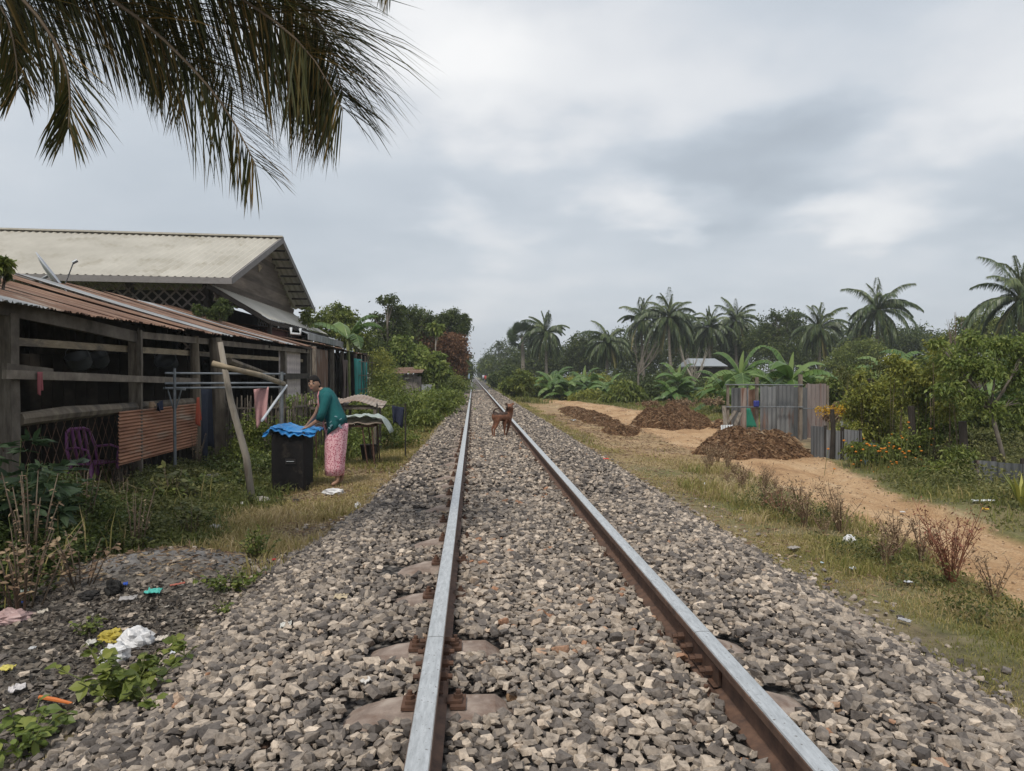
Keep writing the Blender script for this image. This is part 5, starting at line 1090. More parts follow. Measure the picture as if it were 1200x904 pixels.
def pile(px, py0, Y, rx, ry, h, lab, seed, lumps, name='straw_heap', second=None):
    cx_, cy_ = px, Y; g = (cx_, cy_, Hs(cx_, cy_)); nu, nv = 90, 60; V = []
    def hh(x, y):
        r = math.hypot((x-cx_)/rx, (y-cy_)/ry); r *= 1+.18*noise.noise(Vector((x*1.3, y*1.3, seed)))
        k = (1-r**2.2)**.65 if r < 1 else 0
        for (lx, ly, lr, lh) in lumps: q = math.hypot((x-cx_-lx)/lr, (y-cy_-ly)/lr); k += lh*max(0, 1-q*q)*(1 if r < 1.15 else 0)
        n = noise.fractal(Vector((x*2.2, y*2.2, seed)), 1, 2, 5)*.42+noise.fractal(Vector((x*6, y*6, seed+3)), 1, 2, 4)*.26
        return Hs(x, y)-.04+h*k*(1+n*.6)+(n*.12 if k > .05 else -.03)
    def fn(a, b): x = cx_+(a-.5)*2.5*rx; y = cy_+(b-.5)*2.5*ry; return (x, y, hh(x, y))
    V, F = grid(nu, nv, fn); VA = np.array(V); m = MB(); m.add(V, F, rng.uniform(.15, .5, len(V)))
    n = int(15000*rx*ry); P = np.stack([rng.uniform(-1.15, 1.15, n)*rx+cx_, rng.uniform(-1.15, 1.15, n)*ry+cy_], 1); P = P[(((P[:, 0]-cx_)/rx)**2+((P[:, 1]-cy_)/ry)**2) < 1.25]; z = np.array([hh(a, b) for a, b in P])
    P3 = np.concatenate([P, z[:, None]], 1)+rng.normal(0, .015, (len(P), 3)); D = rdir(len(P)); D[:, 2] = np.abs(D[:, 2])*.5; D = unit(D); v, f = leaf_arrays(P3-D*.03, D, rng.uniform(.05, .20, len(P)), rng.uniform(.006, .02, len(P)), droop=.5)
    T = rock_templates(6, 10, seed); k = rng.choice(len(P), len(P)//16, replace=False); v2, f2, c2 = rocks(P3[k], rng.uniform(.02, .06, len(k)), T, rng.uniform(.05, .6, len(k)))
    c1 = np.repeat(np.clip(rng.beta(2, 2.4, len(P))+.0, 0, 1), 4); VV = np.concatenate([VA, v, v2]); tri = [tuple(q) for q in F]; FF = tri+[tuple(q) for q in (f+len(VA))]+[tuple(q) for q in (f2+len(VA)+len(v))]
    o = obj(name, VV, FF, L_straw, None, np.concatenate([m.c[0], c1, c2])); return tag(o, lab, 'heap')
c1_ = gnd(893, 536); pile(c1_.x+.12, 0, c1_.y+.80, 1.22, 1.0, .44, 'near brown heap of straw and manure in front of the pen', 3, [(-.3, .1, .5, .25), (.45, .2, .45, .2)])
c2_ = gnd(797, 502); pile(c2_.x, 0, c2_.y+1.1, 1.3, 1.5, .55, 'far brown heap of straw and manure beside the dirt road', 8, [(.3, .3, .6, .3), (-.4, 0, .5, .1)])
c3_ = gnd(855, 504); pile(c3_.x, 0, c3_.y+.4, .38, .4, .28, 'small brown lump of straw at the corner of the pen', 12, [])
for i, (px, py, rx, ry, h, lab) in enumerate(((688, 489, .55, 6.5, .15, 'long ragged low row of dark brown brush along the road edge'), (728, 508, .5, 1.1, .15, 'dark clump of dry brush at the near end of the brush row'))):
    c = gnd(px, py); pile(c.x, 0, c.y+ry*.1, rx, ry, h, lab, 20+i, [(0, .2, .3, .4)], 'brush_heap')
# ------------------------------------------------------------------ ground cover
P1 = lambda v: (lambda x, y: np.full(len(x), v))
def vmask(x, y): # right verge: between stones and road
    return (1-.93*sstep(2.8, 3.2, x+.35*wob(x, y, .8))*sstep(12, 15, y)*(1-sstep(40, 48, y)))*np.clip((x-br(y)+.05)/.35, 0, 1)*(1-roadmask(x, y))*(1-.5*(y > 15))
def patchy(x, y, k=0): return np.clip(.55+.75*wob(x, y, 1.3, k)+.3*wob(x, y, 4, k+1), .04, 1)
grass('verge_grass', 'short green and straw coloured grass on the strip between ballast and road', [
    (2.1, 4.4, 1.6, 7, 95000, lambda x, y: .030+.035*np.clip((x-2.7), 0, 1), lambda x, y: vmask(x, y)*patchy(x, y), lambda x, y: .60+.24*wob(x, y, 1.7, 3)),
    (2.1, 5.0, 7, 16, 60000, lambda x, y: .035+.045*np.clip((x-2.6), 0, 1), lambda x, y: vmask(x, y)*patchy(x, y, 2)*.8, lambda x, y: .72+.24*wob(x, y, 1.1, 3)+.1*(y > 11)),
    (2.9, 4.4, 5.5, 12, 7000, P1(.17), lambda x, y: vmask(x, y)*(wob(x, y, 1.5, 6) > .15), lambda x, y: .62+.25*wob(x, y, 2, 3)),
    (1.9, 5.2, 15, 42, 60000, P1(.08), lambda x, y: vmask(x, y)*np.where(x < 3.1+.4*wob(x, y, .6), .9, .12), lambda x, y: .58+.2*wob(x, y, .7, 3)),
    (1.8, 9, 42, 110, 40000, P1(.22), lambda x, y: vmask(x, y), lambda x, y: .35+.2*wob(x, y, .3, 3))], L_grass)
def lmask(x, y): return np.clip((bl(y)+.12-x)/.4, 0, 1)*np.clip(1.15-2.6*np.exp(-(((x+2.5)/.85)**2+((y-5.6)/.5)**2)), 0, 1)*np.clip((y-5.3+.5*(x > -1.9))/.5, 0, 1)
grass('trackside_grass', 'dry straw coloured grass left of the ballast', [
    (-3.4, -1.0, 5.6, 11, 70000, lambda x, y: .06+.02*(x < -2.2), lambda x, y: lmask(x, y)*patchy(x, y, 5), lambda x, y: .76-.34*np.clip(-x-2.0, 0, 1)+.14*wob(x, y, 1.5, 3)),
    (-3.0, -1.2, 5.0, 8.5, 14000, P1(.13), lambda x, y: lmask(x, y)*(wob(x, y, 1.6, 4) > -.1), lambda x, y: .72+.15*wob(x, y, 2, 1)),
    (-3.6, -.7, 11, 20, 60000, P1(.09), lambda x, y: lmask(x, y)*patchy(x, y, 1), lambda x, y: .62-.25*np.clip(-x-2.2, 0, 1)+.16*wob(x, y, .9, 3)),
    (-4.6, -.55, 20, 60, 60000, P1(.17), lambda x, y: lmask(x, y), lambda x, y: .45-.12*np.clip(-x-2, 0, 1)+.2*wob(x, y, .5, 3)),
    (-5, -1.6, 13, 20, 9000, P1(.30), lambda x, y: (x < -2.2)*1.0, lambda x, y: .12+.1*wob(x, y, .9, 3)),
    (-5, -.5, 60, 140, 20000, P1(.3), lambda x, y: lmask(x, y), lambda x, y: .35+.2*wob(x, y, .3, 3))], L_grass)
grass('field_grass', 'green grass at the far side of the dirt road', [
    (5.5, 30, 26, 60, 70000, P1(.14), lambda x, y: (x > roadR(y))*1.0, lambda x, y: .33+.2*wob(x, y, .4, 3)),
    (5.4, 12, 5, 14, 30000, P1(.06), lambda x, y: (x > roadR(y)-.1)*patchy(x, y, 3)*np.where(y < 9.5, .8, .3), lambda x, y: .45+.2*wob(x, y, 1.4, 3)),
    (9, 22, 13, 27, 22000, P1(.16), lambda x, y: (x > roadR(y)+.4)*.7, lambda x, y: .42+.2*wob(x, y, .8, 3)),
    (8, 60, 60, 120, 30000, P1(.5), P1(1.0), lambda x, y: .2+.2*wob(x, y, .2, 3))], L_grass)
# left undergrowth: leafy mass in front of the shed
def scatter_leaf(name, label, cat, x0, x1, y0, y1, n, hfun, mask, size, lm, cfun=None, kind='stuff', nperleaf=1):
    P = np.stack([rng.uniform(x0, x1, n), rng.uniform(y0, y1, n)], 1); P = P[rng.random(n) < mask(P[:, 0], P[:, 1])]; x, y = P.T; h = hfun(x, y); z = H(x, y)+h*rng.random(len(x))**.7
    D = rdir(len(x)); D[:, 2] *= .5; D = unit(D); L = size*rng.uniform(.5, 1.4, len(x)); V, F = leaf_arrays(np.stack([x, y, z], 1), D, L, L*rng.uniform(.45, .8, len(x)), droop=.2)
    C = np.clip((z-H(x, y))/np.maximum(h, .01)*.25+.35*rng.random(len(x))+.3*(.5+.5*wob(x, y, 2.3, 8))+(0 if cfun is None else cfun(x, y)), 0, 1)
    V[:, 2] = np.maximum(V[:, 2], H(V[:, 0], V[:, 1])+.003); o = obj(name, V, F, lm, None, np.repeat(C, 4)); return tag(o, label, cat, kind=kind)
def wm(x, y): return np.clip((-2.15+.25*wob(x, y, 1.7)-.18*np.clip(y-6, 0, 3)*.3-x)/.5, 0, 1)*np.clip((y-5.2-.9*(x > -3.3))/.5, 0, 1)
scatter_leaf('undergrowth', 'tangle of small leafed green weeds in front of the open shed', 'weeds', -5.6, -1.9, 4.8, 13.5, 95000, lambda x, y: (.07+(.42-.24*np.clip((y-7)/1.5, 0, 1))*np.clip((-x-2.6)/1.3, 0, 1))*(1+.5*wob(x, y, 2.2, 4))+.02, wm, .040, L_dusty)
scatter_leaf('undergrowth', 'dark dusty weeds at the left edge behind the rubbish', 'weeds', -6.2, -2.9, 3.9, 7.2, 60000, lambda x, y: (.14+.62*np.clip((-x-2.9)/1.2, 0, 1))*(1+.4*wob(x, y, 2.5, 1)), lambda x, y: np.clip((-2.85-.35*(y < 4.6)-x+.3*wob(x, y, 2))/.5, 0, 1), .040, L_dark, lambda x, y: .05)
grass('dry_stalks', 'thin dry stalks and grass standing in the weeds by the shed', [
    (-5.4, -2.8, 4.6, 9.0, 700, P1(.42), lambda x, y: np.clip((-2.8-x)/.8, 0, 1), lambda x, y: .62+.0*x), (-5.4, -2.2, 5.2, 12.5, 15000, P1(.2), lambda x, y: wm(x, y), lambda x, y: .12+.25*wob(x, y, 1.9, 2))], L_grass)
# right hand ground cover under the shrubs
def rc(x, y): return np.clip((x-roadR(y)-.05+.2*wob(x, y, 2))/.35, 0, 1)
scatter_leaf('undergrowth', 'mixed green weeds at the foot of the right hand fence', 'weeds', 5.4, 11.5, 6.8, 14.5, 60000, lambda x, y: (.06+.22*np.clip((x-roadR(y)-.3)/1.0, 0, 1))*(1+.5*wob(x, y, 1.9, 4)), lambda x, y: rc(x, y)*(((x-6.3)**2+(y-12.6)**2) > 1.0)*np.where(y < 9.3, .35+.65*(x > 6.6), 1)*np.clip(.75+.8*wob(x, y, 1.5, 2), .12, 1), .045, L_dusty, lambda x, y: .12)
grass('weed_stems', 'straw coloured grass among the weeds at the right hand fence', [(5.4, 11.5, 7, 14.5, 9000, P1(.18), rc, lambda x, y: .42+.25*wob(x, y, 1.9, 2))], L_grass)
# litter debris field at the lower left
def debris():
    n = 30000; P = np.stack([rng.uniform(-3.9, -1.35, n), rng.uniform(1.5, 6.0, n)], 1); x, y = P.T; k = (rng.random(n) < np.clip((bl(y)+.15-x)/.4, 0, 1)*np.where(x < -1.9, 1, .75)*(.4+.6*(wob(x, y, 3) > -.3))); k &= ~((((x+2.5)/.8)**2+((y-5.6)/.48)**2 < 1) & (rng.random(n) < .85)); P = P[k]; x, y = P.T; m_ = len(x)
    D = rdir(m_); D[:, 2] *= .25; D = unit(D); L = rng.uniform(.012, .055, m_); V, F = leaf_arrays(np.stack([x, y, H(x, y)+rng.uniform(.002, .02, m_)], 1), D, L, L*rng.uniform(.2, .9, m_), fold=.15, droop=.1)
    V[:, 2] = np.maximum(V[:, 2], H(V[:, 0], V[:, 1])+.002); dm = leafmat('dull_debris', [(0, (.02, .018, .017)), (.35, (.075, .062, .052)), (.7, (.19, .16, .13)), (.93, (.34, .30, .25)), (1, (.55, .53, .5))], .8, .05)
    o = obj('litter_debris', V, F, dm, None, np.repeat(rng.beta(1.6, 2.0, m_), 4)); tag(o, 'grey brown scraps, twigs and ash strewn over the rubbish ground', 'debris', kind='stuff')
    n = 1100; P = np.stack([rng.uniform(-3.8, -1.4, n), rng.uniform(1.5, 6.5, n)], 1); x, y = P.T; k = x < bl(y)+.1; P = P[k]; x, y = P.T
    v, f, c = rocks(np.stack([x, y, H(x, y)+.006], 1), rng.uniform(.008, .034, len(x)), rock_templates(6, 10, 5), rng.uniform(0, .75, len(x))); o = obj('loose_stones', v, f, smat, None, c); tag(o, 'small loose stones among the litter', 'stones', kind='stuff')
debris()
def dry_bits():
    n = 9000; P = np.stack([rng.uniform(-3.2, -.8, n), rng.uniform(5.2, 13, n)], 1); Q = np.stack([rng.uniform(2.0, 4.9, n), rng.uniform(5, 30, n)], 1); R_ = np.stack([rng.uniform(-.6, 2.0, 700), rng.uniform(1.6, 8, 700)], 1); P = np.concatenate([P, Q, R_]); x, y = P.T; k = (x < bl(y)+.25) | (x > br(y)-.3) & (roadmask(x, y) < .35) | (rng.random(len(x)) < .12) & (x > -.6) & (x < 2.0); k &= ~near_rail(x, .06); P = P[k]; x, y = P.T; m_ = len(x)
    D = rdir(m_); D[:, 2] *= .2; D = unit(D); L = rng.uniform(.03, .10, m_)*(.7+y*.04); V, F = leaf_arrays(np.stack([x, y, H(x, y)+.012+.02*((x > -.7) & (x < 2))], 1), D, L, L*.16+.004, fold=.2, droop=.05); V[:, 2] = np.maximum(V[:, 2], H(V[:, 0], V[:, 1])+.004)
    o = obj('dead_leaves', V, F, L_dry, None, np.repeat(rng.uniform(.1, 1, m_), 4)); tag(o, 'dead leaves and twigs scattered along both sides of the track', 'dead leaves', kind='stuff')
dry_bits()
# ------------------------------------------------------------------ individual plants, left foreground
def wb(px, py, Y, rx, rz, ry=None): c = at(px, py, Y); return (tuple(c), (rx, ry or rx, rz))
def leafy(name, label, cat, g, stems, lsize, lm, hgt, spread, round_=.8, per=14, sm=None, group=None, palmate=False, lean=(0, 0)):
    "upright plant: stems with leaves along them"
    t = thing(name, label, cat, (g.x, g.y, Hs(g.x, g.y)), group); m = MB(); V_, F_, C_, off = [], [], [], 0
    for s in range(stems):
        a = random.random()*6.28; sp = spread*random.uniform(.2, 1); e = Vector((g.x+math.cos(a)*sp+lean[0], g.y+math.sin(a)*sp+lean[1], Hs(g.x, g.y)+hgt*random.uniform(.55, 1))); b = Vector((g.x+math.cos(a)*sp*.25, g.y+math.sin(a)*sp*.25, Hs(g.x, g.y)-.03)); q = b.lerp(e, .5)+Vector((0, 0, .12*hgt))
        m.tube([b, q, e], [.007*hgt+.002, .005*hgt+.002, .002], 5, col=random.random()); n = per; ts = rng.uniform(.25, 1, n)
        P = np.array([tuple((b*(1-u)+q*u) if u < .5*0 else (b.lerp(q, u).lerp(q.lerp(e, u), u))) for u in ts]); D = rdir(n); D[:, 2] = D[:, 2]*.35+.12; D = unit(D)
        if palmate:
            P = np.repeat(P+D*lsize*.5, 6, 0); base = np.repeat(D, 6, 0); D = unit(base*.5+rdir(len(P))*np.array([1, 1, .3])); L = lsize*rng.uniform(.6, 1, len(P)); w = L*.36
        else: L = lsize*rng.uniform(.6, 1.25, n); w = L*round_
        V, F = leaf6(P, D, L, w); c = np.repeat(rng.uniform(.1, .9, len(P))*.6+random.random()*.4, 7); V_.append(V); F_.append(F+off); C_.append(c); off += len(V)
    m.build('stem', sm or stem_g, t, smooth=True); V = np.concatenate(V_); V[:, 2] = np.maximum(V[:, 2], H(V[:, 0], V[:, 1])+.004); obj('foliage', V, np.concatenate(F_), lm, t, np.concatenate(C_)); return t
g = lambda px, py: gnd(px, py)
leafy('weed_plant', 'round leafed green weed sprawling on the stones at the lower left', 'plant', g(150, 815), 26, .055, L_mid, .22, .34, .85, 12)
leafy('weed_plant', 'round leafed runner reaching over the stones right of the white bag', 'plant', g(195, 830), 10, .05, L_mid, .09, .28, .85, 10, lean=(.06, 0))
leafy('weed_plant', 'green weed at the bottom left corner of the photo', 'plant', g(25, 880), 14, .055, L_bright, .16, .24, .75, 10)
leafy('weed_plant', 'small green tuft behind the yellow bag', 'plant', g(102, 745), 8, .03, L_mid, .12, .1, .6, 12)
leafy('weed_plant', 'low dark green weed clump on the ballast edge', 'plant', g(275, 690), 22, .035, L_mid, .13, .28, .6, 16)
leafy('weed_plant', 'tall tuft of green weed just behind the low clump', 'plant', g(303, 655), 18, .04, L_mid, .26, .18, .5, 16)
leafy('weed_plant', 'small weed sprouting from the stones below the low clump', 'plant', g(262, 720), 6, .03, L_mid, .08, .10, .6, 10)
leafy('castor_plant', 'big star leafed blue green plant at the left edge before the shed post', 'plant', at(15, 560, 5.9), 12, .19, L_blue, 1.10, .50, .3, 9, palmate=True)
leafy('castor_plant', 'star leafed plant between the shed post and the purple chair', 'plant', at(62, 560, 6.6), 8, .15, L_blue, .80, .35, .3, 8, palmate=True)
leafy('weed_plant', 'yellowing broad leafed weed below the purple chair', 'plant', at(92, 600, 6.9), 9, .10, L_yel, .50, .22, .7, 8)
leafy('weed_plant', 'tall dusty weed with dry seed heads at the far left', 'plant', at(25, 620, 4.9), 16, .05, L_dry, .62, .40, .5, 12, sm=stem_b)
leafy('weed_plant', 'dry brown seeded weed hanging over the ash heap', 'plant', at(95, 650, 5.2), 10, .045, L_dry, .38, .28, .6, 12, sm=stem_b)
for i, (px, py, Y, h, sp, lab) in enumerate(((185, 600, 8.6, .35, .4, 'leafy weed clump under the rusty panel'), (230, 600, 9.6, .32, .45, 'leafy weed clump at the foot of the shed log post'), (130, 610, 7.6, .4, .4, 'leafy weed clump in front of the purple chair'), (270, 585, 10.2, .30, .4, 'leafy weed clump behind the leaning pole'))):
    c = at(px, 441, Y); leafy('weed_plant', lab, 'plant', c, 34, .055, (L_mid, L_dark)[i % 2], h, sp, .55, 16)
def weed_field():
    WG = 'weeds tangled in front of the shed'
    protos = []
    for k, (n, ls, lm, hh, sp, rd_, per, lab) in enumerate(((16, .06, L_mid, .40, .25, .6, 14, 'leafy green weed clump in the tangle before the shed'), (9, .11, L_dusty, .55, .25, .45, 9, 'long leafed dusty weed in the tangle before the shed'), (7, .09, L_bright, .35, .2, .75, 8, 'bright broad leafed weed in the tangle before the shed'), (10, .03, L_dry, .70, .22, .5, 14, 'dry brown seeding weed in the tangle before the shed'), (12, .05, L_dark, .5, .28, .7, 16, 'dark leafed weed in the tangle before the shed'))):
        protos.append(lambda x, y, a=(n, ls, lm, hh, sp, rd_, per, lab): leafy('weed_plant', a[7], 'plant', Vector((x, y, 0)), a[0], a[1], a[2], a[3], a[4], a[5], a[6], sm=stem_b if a[2] in (L_dry, L_dusty) else stem_g, group=WG))
    made = {}
    for i in range(74):
        y = random.uniform(5.0, 12.2); x = random.uniform(-4.9, -2.55-.12*abs(y-8)*0-.4*(y < 6.2)); k = random.choice((0, 0, 1, 1, 2, 3, 3, 4, 4))
        if k not in made: made[k] = protos[k](x, y)
        else: o = copy_tree(made[k]); s = random.uniform(.6, 1.25)*(1 if x < -3.2 else .7)*(.62 if y > 7.8 else 1); o.location = (x, y, Hs(x, y)); o.rotation_euler[2] = random.random()*6.3; o.scale = (s, s, s)
weed_field()
bush('vine_shrub', 'leafy green vine shrub climbing the stick fence', 'shrub', [wb(300, 510, 12.6, .42, .45, .25), wb(285, 535, 12.2, .4, .3, .3), wb(322, 545, 12, .35, .22, .3)], 5200, .055, L_mid)
bush('vine_shrub', 'low dark shrub between the fence and the loudspeaker', 'shrub', [wb(300, 555, 11.2, .5, .28, .4), wb(262, 560, 11.2, .5, .25, .4)], 4200, .05, L_dark)
bush('vine_shrub', 'bright leafed vine on the fence right of the pink cloth', 'shrub', [wb(350, 480, 14.2, .30, .30, .3), wb(345, 505, 13.6, .3, .25, .3)], 2600, .055, L_bright)
bush('shrub', 'bright green shrub seen beneath the metal table', 'shrub', [wb(415, 522, 14.2, .55, .35, .4), wb(385, 540, 14.2, .5, .25, .4)], 3600, .06, L_bright)
bush('shrub', 'mixed shrub behind the tan corrugated sheets', 'shrub', [wb(425, 480, 16.5, .7, .30, .5), wb(455, 505, 15.5, .55, .25, .4), wb(475, 515, 15, .4, .15, .3)], 4200, .06, L_mid)
bush('creeper_mound', 'dense dark green creeper mound right of the shack', 'shrub', [wb(452, 470, 23, .7, .5), wb(455, 455, 27, .7, .7), wb(472, 478, 21, .8, .4), wb(448, 440, 34, .8, .8)], 9000, .10, L_mid)
bush('creeper_mound', 'bright green creeper mound beside the block hut', 'shrub', [wb(505, 470, 25, .9, .4), wb(490, 480, 22, .7, .35), wb(520, 465, 30, .8, .45)], 7000, .10, L_bright)
bush('creeper_mound', 'dark creeper mound nearest the left rail', 'shrub', [wb(527, 468, 24, .5, .25), wb(515, 478, 21, .5, .25), wb(500, 490, 19, .5, .2)], 4000, .09, L_mid)
bush('shrub', 'yellow flowering shrub against the turquoise sheet', 'shrub', [wb(446, 425, 33, .5, .7), wb(450, 445, 31, .5, .6)], 3600, .10, L_yel)
bush('shrub', 'dusty olive shrub beyond the block hut', 'shrub', [wb(520, 448, 40, 1.0, .7), wb(533, 452, 38, .7, .5), (tuple(at(508, 445, 36)), (.8, .8, .8))], 5200, .12, L_mid)
bush('shrub', 'low trackside bushes under the brown vine tree', 'shrub', [wb(538, 455, 55, 1.2, .6), wb(530, 450, 50, 1.3, .9)], 3600, .14, L_bright)
# ---- trees, left
tree('leafy_tree', 'bushy tree rising behind the shack roofs', 'tree', 31, [(395, 375, 24, 14), (378, 395, 18, 12), (415, 395, 20, 18), (400, 365, 10, 10), (368, 378, 8, 10)], 9000, .13, L_mid, tr=.12)
tree('leafy_tree', 'vine covered shrub tree against the house gable', 'tree', 26, [(352, 395, 12, 8), (330, 390, 12, 6), (360, 370, 6, 12), (340, 383, 8, 5)], 3600, .10, L_mid, tr=.07)
tree('leafy_tree', 'climber on the lattice wall of the big house', 'tree', 18.9, [(262, 362, 10, 12), (248, 368, 12, 7), (232, 364, 8, 8)], 2600, .07, L_dark, tr=.05)
banana('banana plant with one broad pale leaf above the shack', 408, 352, 27, 6, 2.0)
tree('tall_tree', 'tall thin crowned tree with a feathery top left of the track', 'tree', 42, [(455, 352, 13, 6), (463, 366, 11, 10), (455, 385, 20, 14), (445, 405, 20, 18), (470, 395, 15, 20), (440, 372, 8, 6)], 11000, .15, L_dark, tr=.16, nper=18)
tree('tall_tree', 'rounded dark tree in the middle of the left tree row', 'tree', 46, [(487, 372, 18, 12), (495, 385, 20, 14), (475, 388, 14, 16), (503, 372, 8, 9), (485, 400, 22, 18), (470, 362, 8, 6)], 12000, .16, L_dark, tr=.18)
tree('tall_tree', 'dark tree with drooping rounded crown nearest the track', 'tree', 50, [(531, 372, 13, 9), (540, 384, 11, 10), (520, 376, 11, 8), (546, 376, 6, 7), (522, 392, 13, 8)], 10000, .15, L_dark, tr=.17)
tree('vine_draped_tree', 'tree smothered in dead reddish brown vines', 'tree', 48, [(528, 408, 18, 16), (537, 422, 12, 18), (515, 415, 12, 18), (535, 398, 12, 8), (540, 440, 7, 10)], 14000, .16, L_brown, tr=.18)
tree('vine_draped_tree', 'leaning tree with brown dead vines behind the pale trunk', 'tree', 46, [(497, 396, 13, 12), (505, 408, 12, 10), (487, 405, 9, 8)], 6500, .15, L_brown, tr=.12)
tree('papaya_tree', 'slim pale trunked papaya with a small leaf tuft', 'tree', 40, [(511, 384, 7, 6)], 500, .28, L_bright, base=510, tr=.10, tm=bark_pale)
tree('cassava_bush', 'light green long leafed bush left of the block hut', 'shrub', 37, [(470, 408, 15, 12), (480, 420, 18, 12), (462, 425, 15, 12), (492, 412, 10, 8)], 5200, .24, L_bright, tr=.05)
tree('cassava_bush', 'light green bush standing over the block hut roof', 'shrub', 34.5, [(505, 425, 14, 12), (515, 435, 12, 10), (497, 438, 10, 8)], 3600, .22, L_bright, tr=.05)
tree('tall_tree', 'dark bushy tree filling the gap behind the shack', 'tree', 38, [(438, 418, 14, 20), (452, 430, 18, 18), (446, 445, 12, 12)], 8000, .14, L_dark, tr=.12)
for i, (px, py, rx, ry, Y, lab) in enumerate(((546, 428, 8, 14, 95, 'dark far tree at the left side of the vanishing track'), (541, 432, 8, 14, 80, 'dark far tree just left of its neighbour by the track'), (549, 435, 5, 10, 160, 'distant tree closing the left side of the track'), (535, 440, 10, 12, 70, 'low dark tree under the brown vines'))):
    tree('tall_tree', lab, 'tree', Y, [(px, py, rx, ry), (px-4, py+6, rx, ry*.7)], 3500, .14+Y*.002, L_dark, tr=.15)
# leafy twig in front of roof at the far left
tree('leafy_tree', 'leafy branch tips poking up over the shed roof at the left edge', 'tree', 8.8, [(2, 308, 9, 7), (-12, 312, 12, 12), (8, 318, 6, 3)], 700, .09, L_mid, base=-30, tr=.05, nper=8)
# ---- right tree line
PT = 'coconut palms along the right tree line'
for (px, py, Y, fl, nf, lab, base) in (
    (640, 392, 76, 2.9, 24, 'coconut palm standing alone beside the round leafed palm', 641), (712, 402, 68, 2.7, 22, 'shaggy coconut palm left of the bare white tree', 708),
    (752, 376, 74, 2.9, 20, 'coconut palm at the left of the tall middle cluster', 756), (784, 374, 70, 3.3, 24, 'tallest coconut palm of the middle cluster', 790), (800, 385, 78, 2.9, 20, 'coconut palm tucked right behind the tallest of the cluster', 802),
    (832, 386, 74, 2.8, 22, 'coconut palm leaning between the cluster and the bushy tree', 834), (862, 378, 78, 3.0, 22, 'coconut palm left of the sparse dark tree', 866), (960, 386, 66, 2.9, 22, 'upright narrow coconut palm right of the sparse dark tree', 962),
    (1028, 366, 62, 3.5, 26, 'large coconut palm with a full round head left of the gap', 1029), (1196, 352, 40, 3.3, 26, 'large coconut palm at the right edge of the photo', 1204), (1004, 398, 72, 2.7, 18, 'low coconut palm behind the large round headed one', 1006), (905, 395, 84, 2.8, 18, 'coconut palm half hidden behind the sparse dark tree', 905)):
    coconut(lab, px, py, Y, fl*1.06, nf+24, base, PT, wd=.035+.0009*Y, nl=62)
def sugar_palm(label, px, py, Y, r, base):
    c = at(px, py, Y); g_ = Vector((at(base, 441, Y).x, Y, -.5)); t = thing('sugar_palm', label, 'palm tree', g_); m = MB(); m.tube([g_, g_.lerp(c, .5), c], [.28, .22, .2], 9); m.build('trunk', palm_bark, t); m = MB()
    for k in range(46):
        d = Vector(rdir(1)[0]); 
        if d.z < -.75: d.z *= -1
        f = c+d*r*.6; m.tube([c, f], .025, 4, col=.3, cap=False); u = d.orthogonal().normalized(); w = d.cross(u)
        for j in range(17):
            a = (j/16-.5)*4.0; e = f+(d*math.cos(a)+u*math.sin(a))*r*.46+w*random.uniform(-.1, .1); s = (u*math.cos(a)-d*math.sin(a))*.07; m.add([tuple(f), tuple(f.lerp(e, .6)+s), tuple(e), tuple(f.lerp(e, .6)-s)], [(0, 1, 2, 3)], random.uniform(0, .6))
    m.build('crown', L_palm, t)
sugar_palm('round headed fan palm left of the lone coconut palm', 612, 395, 84, 1.9, 614)
BT = 'broadleaf trees filling the right tree line'
for i, (Y, B, lm, lab) in enumerate((
    (135, [(585, 418, 14, 14), (575, 428, 12, 12), (596, 412, 12, 12), (604, 425, 12, 16), (590, 435, 22, 10), (584, 405, 8, 5)], L_dark, 'hazy rounded tree mass right of the vanishing track'),
    (200, [(566, 432, 8, 10), (572, 425, 7, 9)], L_dark, 'faint far tree at the end of the track'),
    (92, [(625, 425, 20, 20), (650, 430, 22, 16), (605, 438, 14, 14)], L_dark, 'dark tree behind the fan palm and lone coconut palm'),
    (88, [(684, 408, 16, 12), (675, 422, 22, 16), (700, 425, 20, 14)], L_dark, 'dark tree between the lone palm and the shaggy palm'),
    (86, [(735, 412, 22, 20), (765, 412, 26, 22), (750, 430, 30, 16)], L_dark, 'deep green tree behind the bare white tree'),
    (84, [(800, 410, 28, 20), (830, 415, 28, 20), (815, 430, 30, 14)], L_dark, 'deep green tree behind the middle palm cluster'),
    (82, [(865, 408, 26, 20), (850, 425, 26, 16)], L_dark, 'deep green tree left of the sparse dark tree'),
    (72, [(905, 385, 22, 14), (925, 372, 16, 9), (890, 400, 20, 16), (930, 392, 18, 16), (912, 410, 30, 16), (908, 372, 8, 7)], L_dark, 'sparse dark tree with a reddish tinge between two palms'),
    (80, [(955, 410, 24, 16), (985, 408, 22, 18), (940, 425, 24, 12)], L_dark, 'dark tree behind the upright narrow palm'),
    (78, [(1045, 405, 30, 15), (1080, 396, 18, 9), (1070, 410, 26, 16), (1100, 405, 18, 10)], L_dark, 'low dark tree mass at the gap right of the large palm'),
    (52, [(1140, 385, 20, 12), (1165, 378, 20, 14), (1125, 398, 16, 12), (1150, 400, 30, 16), (1190, 395, 22, 20), (1128, 375, 6, 4)], L_mid, 'green tree under the palm at the right edge'),
    (60, [(1010, 415, 26, 14), (990, 425, 24, 10)], L_mid, 'green bush tree under the large palm'))):
    B = [(p[0], p[1]-(5 if Y > 75 and Y < 100 else 0), p[2]*1.12, p[3]*1.22) for p in B]; tree('broadleaf_tree', lab, 'tree', Y, B, 12500 if Y < 100 else 7000, .12+.0016*Y, lm, tr=.2, group=BT)
